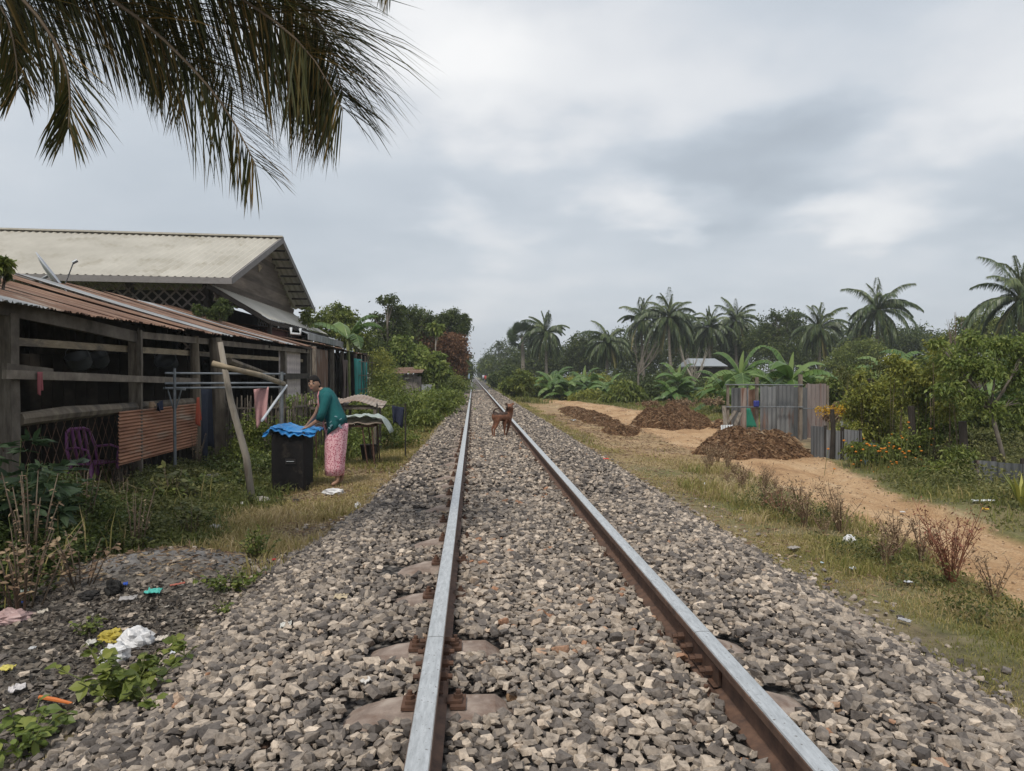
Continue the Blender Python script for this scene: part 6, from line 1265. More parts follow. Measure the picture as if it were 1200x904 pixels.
def bare(label, Y, base, ytop, spread, n=16, mt=None):
    b = at(base, 441, Y); b.z = Hs(b.x, Y)-.05; t = thing('bare_tree', label, 'tree', b); m = MB(); zt = at(base, ytop, Y).z
    f = b+Vector((0, 0, (zt-b.z)*.33)); m.tube([b, f], [.09*Y/50, .07*Y/50], 7); q = MB()
    for k in range(n):
        e = Vector((b.x+random.uniform(-1, 1)*spread, Y+random.uniform(-1, 1)*spread*.6, zt-random.random()*(zt-b.z)*.35)); c = f.lerp(e, .5)+Vector((random.uniform(-.2, .2), 0, -.1)); q.tube([f, c, e], [.045*Y/50, .03*Y/50, .008*Y/50], 5, cap=False)
        for _ in range(5): e2 = c.lerp(e, random.random())+Vector((random.uniform(-.6, .6), random.uniform(-.4, .4), random.uniform(0, .7)))*spread*.35; q.tube([c, e2], [.018*Y/50, .005*Y/50], 4, cap=False)
    m.build('trunk', mt or bark_pale, t); q.build('branches', mt or bark_pale, t)
bare('leafless pale tree in front of the middle palms', 58, 748, 388, 1.7, 8, bark); bare('slim bare grey tree above the banana plants', 50, 814, 405, 1.3, 10); bare('thin bare twigs rising left of the right edge palm', 45, 1118, 366, .9, 5, stem_b)
BG = 'banana plants in the right hand gardens'
for (px, pt, Y, nl_, L, lab, sp, n) in ((648, 425, 52, 8, 2.0, 'bright banana clump near the far bend of the road', False, 4), (684, 422, 52, 8, 2.2, 'bright banana clump left of the shaggy palm foot', True, 4), (665, 432, 50, 8, 1.8, 'low banana clump between two bright ones', False, 3), (712, 436, 50, 8, 1.8, 'banana clump below the shaggy palm', False, 3),
    (795, 420, 44, 8, 2.0, 'banana clump with an upright pale leaf before the grey house roof', True, 4), (868, 402, 31, 9, 2.0, 'large banana plant left of the pen', True, 2), (848, 425, 33, 8, 1.7, 'smaller banana plant at the left of the large one', False, 2),
    (926, 402, 27, 9, 2.0, 'large banana plant with a bright rolled leaf above the pen', True, 2), (905, 425, 30, 8, 1.8, 'banana plant between the two large ones', False, 2), (985, 418, 30, 9, 2.0, 'banana plant right of the pen wall', False, 3), (960, 425, 32, 8, 1.8, 'banana plant over the rusty end of the pen', False, 2),
    (1045, 400, 30, 9, 2.2, 'wide banana clump behind the tall vine post', False, 4), (1080, 398, 32, 9, 2.2, 'banana clump left of the right hand tree', False, 3), (1190, 395, 26, 9, 2.2, 'banana plant behind the right hand tree', False, 3)):
    banana(lab, px, pt, Y, nl_, L, BG, spear=sp, n=n)
def pb(Y, B): return pxblobs(Y, B, .9)
bush('bamboo_grass', 'tall soft grassy bush beside the far field', 'shrub', pb(43, [(732, 460, 17, 12), (720, 468, 14, 8), (745, 468, 16, 8)]), 7000, .26, L_mid, droop=.6)
bush('straw_bush', 'pale dry grassy bush left of the soft green one', 'shrub', pb(48, [(690, 465, 14, 7), (676, 467, 8, 6), (703, 466, 6, 6)]), 4500, .25, L_yel, droop=.6)
HB = 'hedge bushes along the far side of the field'
for i, (Y, B, lm, lab) in enumerate(((54, [(640, 455, 22, 14), (620, 458, 16, 12), (655, 462, 14, 8)], L_mid, 'olive hedge bush near the bend of the road'), (56, [(680, 450, 20, 10), (700, 448, 16, 10)], L_yel, 'yellow green hedge bush under the banana clumps'), (46, [(770, 458, 20, 10), (795, 455, 22, 12), (825, 458, 22, 12)], L_dark, 'long dark hedge under the bare trees'),
    (42, [(850, 455, 20, 14), (832, 466, 22, 8)], L_mid, 'leafy hedge bush left of the pen'), (34, [(880, 450, 20, 10), (910, 448, 20, 12), (945, 446, 20, 10)], L_dark, 'dark hedge behind the pen sheets'), (28, [(980, 455, 22, 14), (1005, 448, 18, 16)], L_mid, 'leafy bush right of the rusty pen sheets'),
    (44, [(600, 452, 14, 10), (613, 448, 12, 14)], L_mid, 'green bush by the orange canopy'), (70, [(582, 445, 10, 8), (598, 440, 12, 10)], L_dark, 'low dark bush behind the orange canopy'), (30, [(1085, 430, 22, 14), (1115, 425, 24, 18), (1150, 430, 26, 18), (1185, 430, 24, 22)], L_mid, 'thick green hedge behind the right hand tree'), (60, [(740, 450, 40, 12), (790, 446, 40, 12)], L_dark, 'dark far hedge behind the grassy bush'))):
    bush('hedge_bush', lab, 'shrub', pb(Y, B), 6500, .09+.0022*Y, lm, group=HB)
bush('dry_bush', 'grey brown leafless thicket right of the pen', 'shrub', pb(17.5, [(985, 480, 12, 8), (975, 488, 10, 6), (996, 485, 8, 6)]), 1600, .07, L_dry, nstem=30)
bush('dry_bush', 'dusty dry thicket on the field left of the far heap', 'shrub', pb(30, [(800, 472, 22, 4), (760, 473, 14, 3), (836, 470, 14, 4)]), 2600, .08, L_dry, nstem=24)
V, F, C = crown_arrays([(tuple(at(px_, 436+random.uniform(-3, 3), 100)), (4.5, 2.5, 2.2)) for px_ in range(590, 1260, 26)], 26000, .38, .35, 26); m_ = obj('distant_thicket', V, F, L_dark, None, C); tag(m_, 'far dark belt of thicket behind all the palms', 'thicket', kind='stuff')
# right shrubs
bush('tall_shrub', 'loose yellow green shrub wrapped around the tall vine post', 'shrub', pb(14.3, [(1015, 460, 18, 14), (1000, 478, 16, 16), (1035, 478, 18, 18), (1045, 450, 14, 12), (1022, 500, 26, 14), (1010, 440, 8, 8)]), 4750, .075, L_yel, nstem=16, nper=7, clump=.6)
bush('tall_shrub', 'yellow green shrub between the two dark posts', 'shrub', pb(13.5, [(1058, 432, 16, 10), (1078, 445, 16, 14), (1062, 468, 16, 12), (1090, 480, 14, 14), (1045, 420, 9, 6)]), 3250, .075, L_yel, nstem=12, nper=7, clump=.6)
bush('tall_shrub', 'light green bushy sapling in front of the tall grey panels', 'shrub', pb(13, [(1085, 455, 18, 14), (1105, 475, 20, 14), (1090, 500, 20, 16), (1115, 500, 14, 14), (1100, 440, 12, 8)]), 3750, .07, L_bright, nstem=14, nper=7, clump=.6)
bush('tall_shrub', 'tangled pale green shrub behind the orange flowers', 'shrub', pb(14.6, [(1000, 505, 18, 12), (1030, 510, 20, 14), (1050, 500, 18, 16), (1075, 510, 18, 14), (1035, 455, 14, 12)]), 3750, .07, L_yel, nstem=14, nper=7, clump=.6)
bush('hedge_bush', 'olive green bush deep in the garden behind the right hand tree', 'shrub', pb(19, [(1130, 480, 26, 16), (1165, 490, 26, 16), (1195, 500, 24, 18), (1100, 490, 20, 16)]), 8000, .11, L_mid, group=None)
bush('hedge_bush', 'pale olive bush low behind the dark sheet wall', 'shrub', pb(14.5, [(1150, 515, 22, 12), (1185, 520, 24, 12), (1120, 520, 16, 10)]), 6000, .08, L_dusty, group=None)
bush('tall_shrub', 'tall light green shrub rising left of the right hand tree', 'shrub', pb(12.4, [(1105, 425, 18, 16), (1120, 450, 18, 16), (1090, 440, 12, 14), (1110, 480, 16, 16), (1098, 405, 10, 10)]), 2600, .07, L_yel, nstem=12, nper=7, clump=.6)
bush('tall_shrub', 'dusty green shrub filling in behind the low blue sheets', 'shrub', pb(15.5, [(990, 440, 10, 10), (1000, 460, 12, 16), (1040, 430, 18, 10), (1060, 450, 18, 14), (1030, 480, 18, 12)]), 2600, .08, L_dusty, nstem=12, nper=7, clump=.6)
bush('flower_shrub', 'straggly shrub with orange flowers beside the road', 'shrub', pb(12.6, [(1010, 528, 22, 12), (1040, 535, 22, 14), (1070, 540, 22, 14), (1060, 520, 24, 14), (1090, 515, 14, 10)]), 7500, .06, L_mid, nstem=20)
bush('weed_bush', 'dense green weed bush under the right hand tree', 'shrub', pb(11.3, [(1110, 555, 26, 16), (1140, 565, 26, 13), (1085, 562, 22, 13), (1125, 535, 18, 12), (1170, 570, 22, 12)]), 8500, .06, L_mid, nstem=18)
tree('garden_tree', 'small spreading green tree with forked stems at the right edge', 'tree', 11.6, [(1135, 400, 16, 10), (1120, 425, 20, 14), (1150, 430, 22, 14), (1175, 405, 20, 12), (1190, 440, 20, 20), (1110, 455, 16, 12), (1140, 465, 20, 10), (1160, 480, 16, 10), (1195, 475, 16, 12), (1205, 410, 18, 18), (1100, 405, 8, 8)], 6500, .075, L_bright, base=1183, tr=.045, tm=bark, nper=8, limbs=9, clump=.6)
# flowers as parts of one plant each cluster
om = plain('orange_petal', (.62, .22, .02), .6, transl=.2)
ft = thing('marigold_plant', 'orange flowers scattered over the weeds at the road edge', 'flowers', gnd(1040, 556)); m = MB(); q = MB(); nfl = 0
for _ in range(80):
    px, py = random.gauss(1042, 34), random.gauss(530, 18); 
    if not (965 < px < 1100 and 495 < py < 560): continue
    c = at(px, py, 12.0+random.uniform(-.2, .3)); r_ = random.uniform(.014, .028); V, F = sphere(c, (Vector((1, 0, 0)), Vector((0, 1, 0)), Vector((0, 0, 1))), (r_, r_, r_*.6), 8, 5); m = MB(); m.add(V, F); m.build('flower', om, ft); gz = Hs(c.x, c.y+.1); q.tube([(c.x+random.uniform(-.05, .05), c.y+.05, gz-.02), c], .004, 4); nfl += 1
    if nfl > 55: break
q.build('stems', stem_g, ft)
yt = thing('yellow_spray', 'spray of yellow blossom on a thin stem right of the pen', 'flowers', at(980, 520, 14.4)); yt.location.z = -.45; ORG[yt.name] = Vector(yt.location); P = np.array([tuple(at(random.uniform(955, 990), 480+random.gauss(0, 2.5)+abs(px_-972)*.1, 14.4)) for px_ in np.random.default_rng(3).uniform(955, 990, 260)]); D = rdir(len(P)); V, F = leaf_arrays(P, D, np.full(len(P), .05), np.full(len(P), .03)); obj('blossom', V, F, leafmat('yellow_petal', [(0, (.45, .27, .02)), (1, (.65, .42, .05))], .6, .3), yt, np.repeat(rng.random(len(P)), 4))
m = MB(); m.tube([(at(978, 441, 14.4).x, 14.4, -.5), at(976, 495, 14.4), at(965, 481, 14.4)], .012, 5); m.tube([at(976, 495, 14.4), at(988, 481, 14.4)], .01, 5); m.build('stem', stem_b, yt)
# dry red shrub and stalks on the verge
def twigs(label, g_, n, h, sp, mt, name='dry_shrub', leaf=.0, seedm=None):
    t = thing(name, label, 'shrub', g_); m = MB(); P = []
    for k in range(n):
        a = random.random()*6.28; s = sp*random.uniform(.15, 1); e = g_+Vector((math.cos(a)*s, math.sin(a)*s, h*random.uniform(.55, 1))); c = g_.lerp(e, .45)+Vector((0, 0, .08*h)); r = .0045*random.uniform(.7, 1.3); m.tube([g_-Vector((0, 0, .03)), c, e], [r, r*.7, r*.35], 4, col=random.random(), cap=False)
        for _ in range(7): u = random.uniform(.2, 1); b = g_.lerp(c, u*2) if u < .5 else c.lerp(e, u*2-1); d = Vector((random.uniform(-1, 1), random.uniform(-1, 1), random.uniform(.4, 1.3)))*h*.17; m.tube([b, b+d], [r*.5, r*.25], 3, col=random.random(), cap=False); P.append(b+d)
    m.build('twigs', mt, t); P = np.array([tuple(p_) for p_ in P]); P = np.repeat(P, 3, 0)+rng.normal(0, .012, (len(P)*3, 3)); L = rng.uniform(.012, .035, len(P)); V, F = leaf_arrays(P, rdir(len(P)), L, L*.45); obj('dry_leaves', V, F, seedm or L_dry, t, np.repeat(rng.random(len(P)), 4))
for k in range(16):
    yy = random.uniform(5.5, 14); xx = float(roadL(yy))-random.uniform(.05, .9)
    if k == 0: twigs('small dry brown weed on the verge beside the dirt road', Vector((xx, yy, Hs(xx, yy))), 10, .34, .2, L_dry, 'dry_weed'); W0 = [o for o in bpy.data.objects if o.name.startswith('dry_weed')][0]; W0['group'] = 'small dry weeds on the verge'; W0['category'] = 'weed'
    else: o = copy_tree(W0); o.location = (xx, yy, Hs(xx, yy)); o.rotation_euler[2] = random.random()*6; s = random.uniform(.6, 1.3); o.scale = (s, s, s)
twigs('reddish bare stemmed shrub standing on the verge before the road', gnd(1115, 690), 26, .62, .30, L_red, seedm=L_red)
twigs('thin dry brown stalks left of the reddish shrub', gnd(1050, 652), 12, .42, .22, L_dry); twigs('tall dry weeds with brown seed heads on the verge', gnd(985, 625), 16, .50, .30, L_dry); twigs('dead bracken brown clump at the middle of the verge', gnd(915, 606), 20, .30, .40, L_red); twigs('thin dry seeded stalks farther along the verge', gnd(935, 600), 12, .42, .3, L_dry); twigs('low dry twigs right of the reddish shrub', gnd(1165, 705), 9, .36, .3, L_dry); twigs('dry weeds on the verge by the brush row', gnd(868, 575), 14, .32, .3, L_dry)
bush('verge_weeds', 'low green weed patch with reddish leaves on the verge', 'weeds', [((gnd(945, 615).x, gnd(945, 615).y, -.35), (.45, .6, .10)), ((gnd(900, 600).x, gnd(900, 600).y, -.35), (.4, .6, .10))], 1800, .035, L_dusty)
bush('verge_weeds', 'green weeds at the foot of the reddish shrub', 'weeds', [((gnd(1090, 690).x, gnd(1090, 690).y, -.38), (.35, .35, .10)), ((gnd(1160, 730).x, gnd(1160, 730).y, -.38), (.4, .35, .08)), ((gnd(1020, 655).x, gnd(1020, 655).y, -.38), (.4, .5, .09))], 2200, .03, L_dusty)
ag = gnd(1197, 598); t = thing('agave_plant', 'spiky sword leafed plant at the right edge by the low wall', 'plant', ag); m = MB()
for k in range(16): a = k*2.4; e = ag+Vector((math.cos(a)*.22, math.sin(a)*.22, .38+.1*random.random())); s = Vector((-math.sin(a), math.cos(a), 0))*.022; c = ag.lerp(e, .5)+Vector((0, 0, .06)); m.add([tuple(ag-s*.6), tuple(ag+s*.6), tuple(c+s), tuple(c-s), tuple(e)], [(0, 1, 2, 3), (3, 2, 4)], random.random())
m.build('sword_leaves', L_yel, t)
# far oddments: orange canopy, small people, sign, grey house
t = thing('market_canopy', 'small orange canopy on thin posts far along the track', 'canopy', at(590, 447, 95)); c = at(591, 443, 95); om2 = plain('orange_canvas', (.60, .20, .10), .8); m = MB(); m.add([(c.x-1.7, 93.5, c.z), (c.x+1.7, 93.5, c.z), (c.x+1.7, 96.5, c.z), (c.x-1.7, 96.5, c.z), (c.x, 95, c.z+.75)], [(0, 1, 4), (1, 2, 4), (2, 3, 4), (3, 0, 4), (3, 2, 1, 0)]); m.build('canopy_top', om2, t)
for sx in (-1.5, 1.5):
    for yy in (93.8, 96.2): m = MB(); m.tube([(c.x+sx, yy, -.5), (c.x+sx, yy, c.z)], .05, 6); m.build('post', wood_dark, t)
def far_person(px, Y, top, shirt, leg, lab):
    g_ = at(px, 441, Y); g_.z = Hs(g_.x, Y); t = thing('person', lab, 'person', g_); h = 1.6; m = lambda a, b, c=0: g_+Vector((a, c, b))
    J = {'p': (m(0, .85), .13, .1), 'c': (m(0, 1.25), .16, .11), 'n': (m(0, 1.42), .06), 'h': (m(0, 1.55), .09), 'a': (m(-.24, 1.28), .05), 'b': (m(-.29, .85), .04), 'd': (m(.24, 1.28), .05), 'e': (m(.29, .85), .04), 'k': (m(-.1, .45), .07), 'l': (m(-.1, .05), .05), 'q': (m(.1, .45, .1), .07), 'r': (m(.12, .05, -.1), .05)}
    me_obj('body', skin_mesh(J, [('p', 'c'), ('c', 'n'), ('n', 'h'), ('c', 'a'), ('a', 'b'), ('c', 'd'), ('d', 'e'), ('p', 'k'), ('k', 'l'), ('p', 'q'), ('q', 'r')], 'p', None, .02), plain('dark_trousers', leg, .8), t)
    q = MB(); q.loft([ell(m(0, z_), a_, b_, 16) for z_, a_, b_ in ((.80, .17, .13), (1.1, .18, .14), (1.34, .21, .14), (1.42, .10, .08))]); q.build('shirt', plain('shirt', shirt, .9), t, smooth=True)
far_person(569, 125, 436, (.5, .03, .04), (.03, .04, .10), 'tiny distant person in a red top beside the right rail'); far_person(566.5, 128, 436, (.5, .5, .55), (.03, .03, .05), 'tiny distant person in a pale top next to the red one')
t = thing('track_sign', 'small pale blue sign far off at the left of the track', 'sign', at(546.5, 447, 90)); m = MB(); c = at(546.5, 441, 90); m.box((c.x, 90, c.z), (.8, .06, .6)); m.build('sign_board', plain('pale_blue_paint', (.35, .45, .6), .6), t); m = MB(); m.tube([(c.x, 90.06, -.5), (c.x, 90.06, c.z)], .04, 6); m.build('post', galv, t)
t = thing('garden_house', 'low grey roofed house behind the banana plants', 'house', at(826, 441, 62)); t.location.z = -.5; ORG[t.name] = Vector(t.location); c = at(826, 427, 62); ex_ = 1.5; m = MB(); m.add([(c.x-ex_, 60.5, c.z-.2), (c.x+ex_, 60.5, c.z-.2), (c.x+ex_*.8, 63, c.z+.5), (c.x-ex_*.8, 63, c.z+.5), (c.x+ex_, 65.5, c.z-.2), (c.x-ex_, 65.5, c.z-.2)], [(0, 1, 2, 3), (3, 2, 4, 5), (0, 3, 5), (1, 4, 2)]); mod_solid(m.build('roof', plain('pale_grey_roof', (.26, .28, .30), .5), t), .05); m = MB(); m.box((c.x, 63, (c.z-.7)/2-.1), (3.6, 3.6, c.z+.3)); m.build('wall', wood_dark, t)
t = thing('blue_bag', 'blue plastic sheet on the ground under the right hand tree', 'plastic sheet', gnd(1195, 560)) if 0 else None
# ------------------------------------------------------------------ near palm overhead
cp = thing('coconut_palm', 'coconut palm whose fronds hang over the top left of the view', 'palm tree', (-4.35, 4.3, -.45)); cc = at(-210, -260, 4.5)
m = MB(); m.tube([(-4.35, 4.3, -.5), (-4.3, 4.35, 1), (-4.15, 4.4, 3), tuple(cc)], [.19, .15, .13, .12], 12, wob=.04); m.build('trunk', palm_bark, cp, smooth=True)
def nfrond(pts, ll, nl, hang, Y, **k):
    P = [cc]+[at(px, py, yy) for px, py, yy in pts]; m = MB(); pr, _ = frond(m, P, ll, nl, hang=hang, seg=True, **k); o = m.build('frond', L_palmnear, cp); q = MB(); q.tube(pr, [.018*(1-.85*i/14) for i in range(15)], 6, col=.5); q.build('frond_rib', stem_b, o)
NF = [  # rachis pixels, leaflet length, count, hang, width
 ([(-60, -150, 4.5), (100, -105, 4.4), (250, -62, 4.3), (350, 0, 4.2), (385, 50, 4.2), (402, 112, 4.2)], 1.02, 150, 1.7, .020, .08, .26),
 ([(-60, -120, 4.7), (90, -85, 4.7), (230, -50, 4.6), (330, -5, 4.5), (368, 50, 4.5), (392, 108, 4.5)], .98, 140, 1.9, .020, .06, .22),
 ([(-100, -110, 4.9), (40, -80, 4.9), (190, -55, 4.8), (320, -30, 4.8), (350, 0, 4.8), (380, 40, 4.8)], .95, 130, 1.8, .021, .06, .22),
 ([(-80, -90, 4.3), (60, -40, 4.2), (160, 20, 4.2), (230, 85, 4.2), (272, 140, 4.2), (300, 195, 4.2)], .66, 120, .95, .018, .06, .4),
 ([(-110, -60, 4.0), (-20, -40, 4.0), (45, 20, 4.0), (76, 75, 4.0), (82, 115, 4.0), (80, 150, 4.0)], .52, 100, .5, .018, .10, .5),
 ([(-120, -130, 5.1), (0, -95, 5.1), (90, -60, 5.1), (160, -20, 5.0), (200, 30, 5.0), (222, 95, 5.0)], .90, 110, 1.5, .022, .08, .3),
 ([(-150, -80, 4.9), (-60, -60, 4.9), (0, -40, 4.8), (25, 0, 4.8), (32, 50, 4.8), (25, 100, 4.8)], .62, 90, 1.0, .022, .08, .4),
 ([(-140, -190, 5.3), (20, -150, 5.3), (170, -110, 5.3), (270, -60, 5.2), (330, 0, 5.2), (365, 60, 5.2)], 1.0, 120, 1.8, .022, .08, .25),
 ([(-110, -150, 4.6), (10, -110, 4.5), (110, -75, 4.5), (180, -25, 4.5), (240, 35, 4.5), (275, 110, 4.5)], .85, 120, 1.3, .020, .08, .3),
 ([(-120, -70, 4.5), (20, -45, 4.5), (130, -25, 4.5), (240, -5, 4.4), (325, 30, 4.4), (375, 90, 4.4)], .74, 140, 1.9, .020, .05, .22),
 ([(-120, -30, 4.7), (-30, -15, 4.7), (50, 0, 4.7), (110, 15, 4.6), (160, 45, 4.6), (190, 90, 4.6)], .60, 110, 1.7, .020, .05, .25),
 ([(-60, -100, 4.3), (80, -70, 4.3), (200, -45, 4.2), (300, 10, 4.2), (362, 62, 4.1), (402, 130, 4.1)], .80, 140, 1.5, .018, .06, .28),
 ([(-130, -60, 4.2), (-70, -50, 4.2), (-25, -20, 4.2), (5, 15, 4.2), (18, 60, 4.2), (20, 105, 4.2)], .5, 90, .9, .018, .06, .4),
 ([(-20, -260, 4.4), (150, -210, 4.3), (300, -150, 4.2), (380, -100, 4.2), (430, -60, 4.2), (458, -15, 4.2)], .40, 90, 1.3, .014, .30, .3)]
for pts_, ll_, nl_, hg_, wd_, t0_, fw_ in NF: nfrond(pts_, ll_, int(nl_*1.22), hg_*.62, 4.4, wd=wd_*.66, t0=t0_, fwd=fw_+.22, colr=(0, .95), tipk=.42, tipfan=.7, straight=True)
for k in range(9):
    a = R(130+k*24); m = MB(); pts = [cc+Vector((math.cos(a)*s*2.6, math.sin(a)*s*2.2, .9*math.sin(s*2.6)-.9*s*s)) for s in (0, .25, .5, .75, 1)]; pr, _ = frond(m, pts, .7, 50, hang=.8, seg=True, wd=.026, colr=(0, .7)); o = m.build('frond', L_palmnear, cp)
# ------------------------------------------------------------------ rubbish
def crumple(name, lab, cat, g_, rx, ry, rz, mt, seed, n=22, amp=.35):
    if not isinstance(g_, Vector): g_ = gnd(*g_)
    def d(v):
        k = 1+amp*noise.fractal(Vector(v)*2.2+Vector((seed, seed*2, 0)), 1, 2, 3)+amp*.5*abs(noise.noise(Vector(v)*6+Vector((seed, 0, 0)))); return (v[0]*rx*k, v[1]*ry*k, max(v[2]*rz*k, -rz*.6))
    V, F = sphere(g_+Vector((0, 0, rz*.55)), (Vector((1, 0, 0)), Vector((0, 1, 0)), Vector((0, 0, 1))), None, n, n*2//3, d); m = MB(); m.add(V, F); o = m.build(name, mt, smooth=False); return tag(o, lab, cat)
wbag = mat('white_plastic', [(.3, (.50, .49, .49)), (.7, (.72, .72, .73))], 7, rough=.35, bump=.5, bdist=.01, spec=.5, stain=(.36, .31, .25), stain_at=.64); ybag = plain('yellow_plastic', (.50, .40, .07), .4, bump=.3, transl=.2); pbag = plain('pale_pink_plastic', (.42, .29, .28), .5, bump=.4); ctn = mat('dirty_foam', [(.3, (.35, .31, .25)), (.7, (.58, .53, .45))], 5, bump=.4)
crumple('plastic_bag', 'large white plastic bag on the rubbish behind the round leafed weed', 'bag', (160, 758), .085, .07, .065, wbag, 1); crumple('plastic_bag', 'white crumpled bag torn open below the yellow bag', 'bag', (134, 775), .065, .06, .055, wbag, 5, amp=.5); crumple('plastic_bag', 'yellow plastic bag beside the large white one', 'bag', (130, 752), .065, .05, .04, ybag, 9, amp=.5)
crumple('plastic_bag', 'pale pinkish net bag at the left edge of the rubbish', 'bag', (12, 728), .11, .10, .045, pbag, 3)
crumple('plastic_bag', 'white plastic bag lying on the grass below the person', 'bag', (391, 579), .13, .10, .045, wbag, 13); crumple('plastic_bag', 'dirty white bag at the foot of the leaning pole', 'bag', (286, 597), .06, .06, .06, wbag, 15); crumple('plastic_bag', 'small white bag in the grass above the ballast edge', 'bag', (420, 597), .04, .04, .05, wbag, 17)
crumple('plastic_bag', 'clear white bag standing in the weeds on the verge', 'bag', (995, 637), .06, .05, .05, wbag, 19); crumple('plastic_bag', 'greyish plastic half hidden in the weeds above the ash heap', 'bag', (172, 640), .09, .07, .06, plain('grey_green_plastic', (.20, .25, .22), .4, transl=.2), 23); crumple('plastic_bag', 'dusty clear bag at the edge of the ash heap', 'bag', (252, 628), .07, .06, .07, plain('dusty_plastic', (.28, .27, .26), .5), 25)
o = crumple('stone_block', 'pale rounded stone at the foot of the leaning pole', 'stone', (306, 592), .13, .10, .07, mat('pale_stone', [(.3, (.22, .20, .18)), (.7, (.36, .33, .30))], 6, bump=.6), 27, amp=.12)
m = MB(); q = gnd(245, 572); m.box((q.x, q.y, q.z+.10), (.26, .16, .20), rz=.2); tag(mod_bevel(m.build('concrete_block', mat('grey_block', [(.3, (.10, .095, .09)), (.7, (.18, .17, .16))], 7, bump=.6)), .015), 'grey concrete block in the weeds left of the leaning pole', 'block')
m = MB(); q = gnd(325, 590); m.box((q.x, q.y, q.z+.01), (.5, .25, .04), rz=.1); tag(mod_bevel(m.build('flat_board', wood_dark), .008), 'flat dark board on the ground before the loudspeaker', 'board')
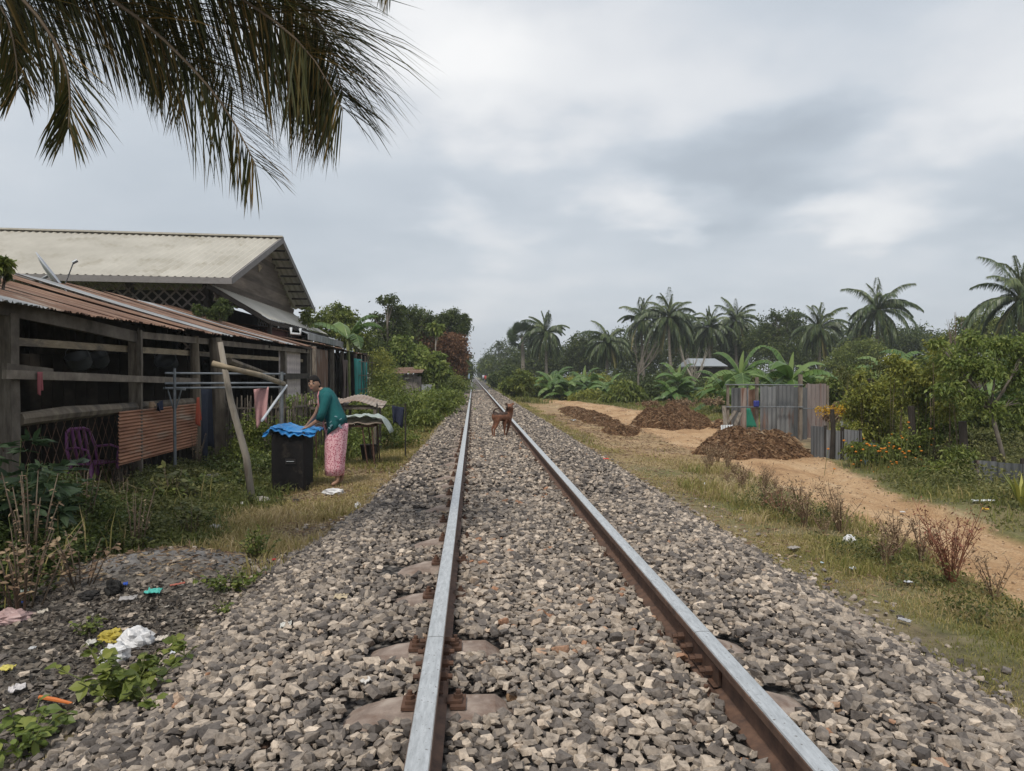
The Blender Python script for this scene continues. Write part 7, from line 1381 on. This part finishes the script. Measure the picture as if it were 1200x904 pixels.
for i, (px, py, w, l, c, lab) in enumerate(((20, 815, .07, .05, (.55, .52, .52), 'white printed carton scrap at the left edge'), (8, 790, .06, .04, (.55, .48, .12), 'yellow and white wrapper at the left edge'), (38, 765, .03, .02, (.5, .5, .5), 'tiny white scrap above the carton'), (30, 698, .07, .05, (.45, .52, .48), 'white and mint wrapper near the pink net bag'), (180, 698, .09, .06, (.08, .42, .36), 'turquoise plastic scrap below the ash heap'), (147, 690, .03, .04, (.03, .09, .42), 'blue bottle cap piece on the ash heap'), (26, 712, .04, .03, (.03, .10, .45), 'blue scrap beside the pink net bag'), (208, 690, .10, .02, (.42, .13, .09), 'reddish strip right of the turquoise scrap'),
    (150, 706, .10, .05, (.36, .34, .33), 'pale curved shard at the foot of the ash heap'), (50, 722, .06, .04, (.5, .45, .38), 'cream wrapper right of the pink net bag'), (190, 755, .06, .04, (.55, .50, .44), 'white scrap right of the large white bag'), (205, 770, .04, .03, (.6, .62, .66), 'small bright scrap on the first stones'), (107, 760, .05, .05, (.50, .48, .44), 'grey white torn wrapper left of the white bag'), (265, 645, .08, .03, (.45, .5, .56), 'bluish white scrap by the ash heap'), (321, 660, .03, .02, (.45, .04, .04), 'tiny red scrap in the weed tuft'), (312, 714, .02, .02, (.03, .07, .35), 'tiny blue scrap on the ballast'), (335, 745, .05, .035, (.55, .54, .50), 'white paper scrap on the left ballast'), (383, 690, .04, .03, (.62, .62, .60), 'small white scrap near the left sleeper ends'), (400, 710, .07, .045, (.45, .37, .25), 'cream scrap of husk on the left ballast'),
    (428, 812, .045, .03, (.6, .58, .55), 'white scrap above the nearest sleeper end'), (708, 542, .16, .05, (.62, .05, .03), 'red plastic wrapper on the right ballast edge'), (1000, 670, .06, .03, (.60, .62, .65), 'white scrap on the verge left of centre'), (1064, 686, .06, .03, (.62, .64, .68), 'white scrap below the thin dry stalks'), (963, 663, .025, .02, (.45, .55, .60), 'tiny pale blue scrap on the verge'), (1002, 745, .15, .008, (.45, .06, .04), 'thin red strip on the stones at the right'), (1058, 603, .05, .03, (.6, .6, .6), 'white scrap lying on the dirt road'), (825, 570, .11, .05, (.55, .57, .60), 'pale plastic patch on the verge by the brush'), (1152, 590, .3, .05, (.6, .62, .62), 'long white plastic strip under the right hand bush'), (1155, 600, .05, .05, (.55, .35, .05), 'orange yellow wrapper under the right hand bush'), (930, 646, .12, .05, (.30, .27, .24), 'grey cardboard flake on the verge'), (1060, 733, .04, .06, (.33, .33, .34), 'grey stone like scrap in the verge grass'), (672, 494, .25, .10, (.4, .42, .44), 'pale sheet scrap among the brush row'), (470, 500, .08, .05, (.45, .55, .65), 'pale blue scrap under the hanging dark cloth'), (722, 676, .02, .015, (.20, .50, .38), 'tiny green glass piece between the rails'), (595, 458, .7, .4, (.6, .6, .58), 'white bundle on the far right verge'))):
    q = gnd(px, py); S_ = 1.0; rz = random.uniform(0, 3); ph = random.random()*9
    def fn(a, b): X, Yv = (a-.5)*w, (b-.5)*l; x_ = X*math.cos(rz*.3)-Yv*math.sin(rz*.3); y_ = X*math.sin(rz*.3)+Yv*math.cos(rz*.3)*1.6; return (q.x+x_, q.y+y_, q.z+.025+.22*min(w, l)*(1+noise.noise(Vector((a*4+ph, b*4, 0)))*2.2)+(.02 if -1 < q.x < 2.3 else 0))
    V, F = grid(7, 5, fn); m = MB(); m.add(V, F); o = m.build('litter_scrap', plain('scrap_paint', c, .5, bump=.2)); mod_solid(o, .004); tag(o, lab, 'litter', 'scraps of litter on the ground')
m = MB(); q = gnd(70, 832); m.tube([q+Vector((-.10, .02, .05)), q+Vector((-.02, 0, .045)), q+Vector((.06, -.01, .03))], [.009, .010, .006], 7); tag(m.build('orange_stick', plain('orange_plastic', (.55, .16, .04), .5)), 'orange plastic strip stuck in the round leafed weed', 'litter')
m = MB(); q = gnd(135, 700); 
crumple('burnt_lump', 'black charred lump on the ash heap', 'lump', (133, 695), .05, .05, .06, plain('char_black', (.015, .014, .013), .8), 31, amp=.5); crumple('burnt_lump', 'black charred lump lying lower at the ash edge', 'lump', (105, 700), .06, .05, .03, plain('char_dark', (.02, .018, .017), .8), 33, amp=.5)
# rope, brown coconut husk piece
crumple('husk_chunk', 'brown husk chunk between the rails near the bottom', 'husk', (604, 822), .033, .03, .03, plain('husk_tan', (.30, .19, .11), .85, bump=.5), 35, amp=.2)
# ------------------------------------------------------------------ haze
hz = MB(); hz.box((40, 380, 12.5), (620, 800, 28)); hob = hz.build('haze', None); hob.data.materials.clear()
m, nt, N, L = nodes_of('haze_air'); pv = N('ShaderNodeVolumePrincipled'); pv.inputs['Color'].default_value = (.93, .97, 1, 1); pv.inputs['Density'].default_value = .0008; pv.inputs['Anisotropy'].default_value = .2
out = N('ShaderNodeOutputMaterial'); L(pv.outputs[0], out.inputs['Volume']); hob.data.materials.append(m); tag(hob, 'thin pale haze hanging in the air over the whole scene', 'haze', kind='stuff')
for o in bpy.data.objects:
    if o.type == 'MESH' and o.parent is None and 'category' not in o and o.get('kind') != 'structure': print('UNTAGGED', o.name)
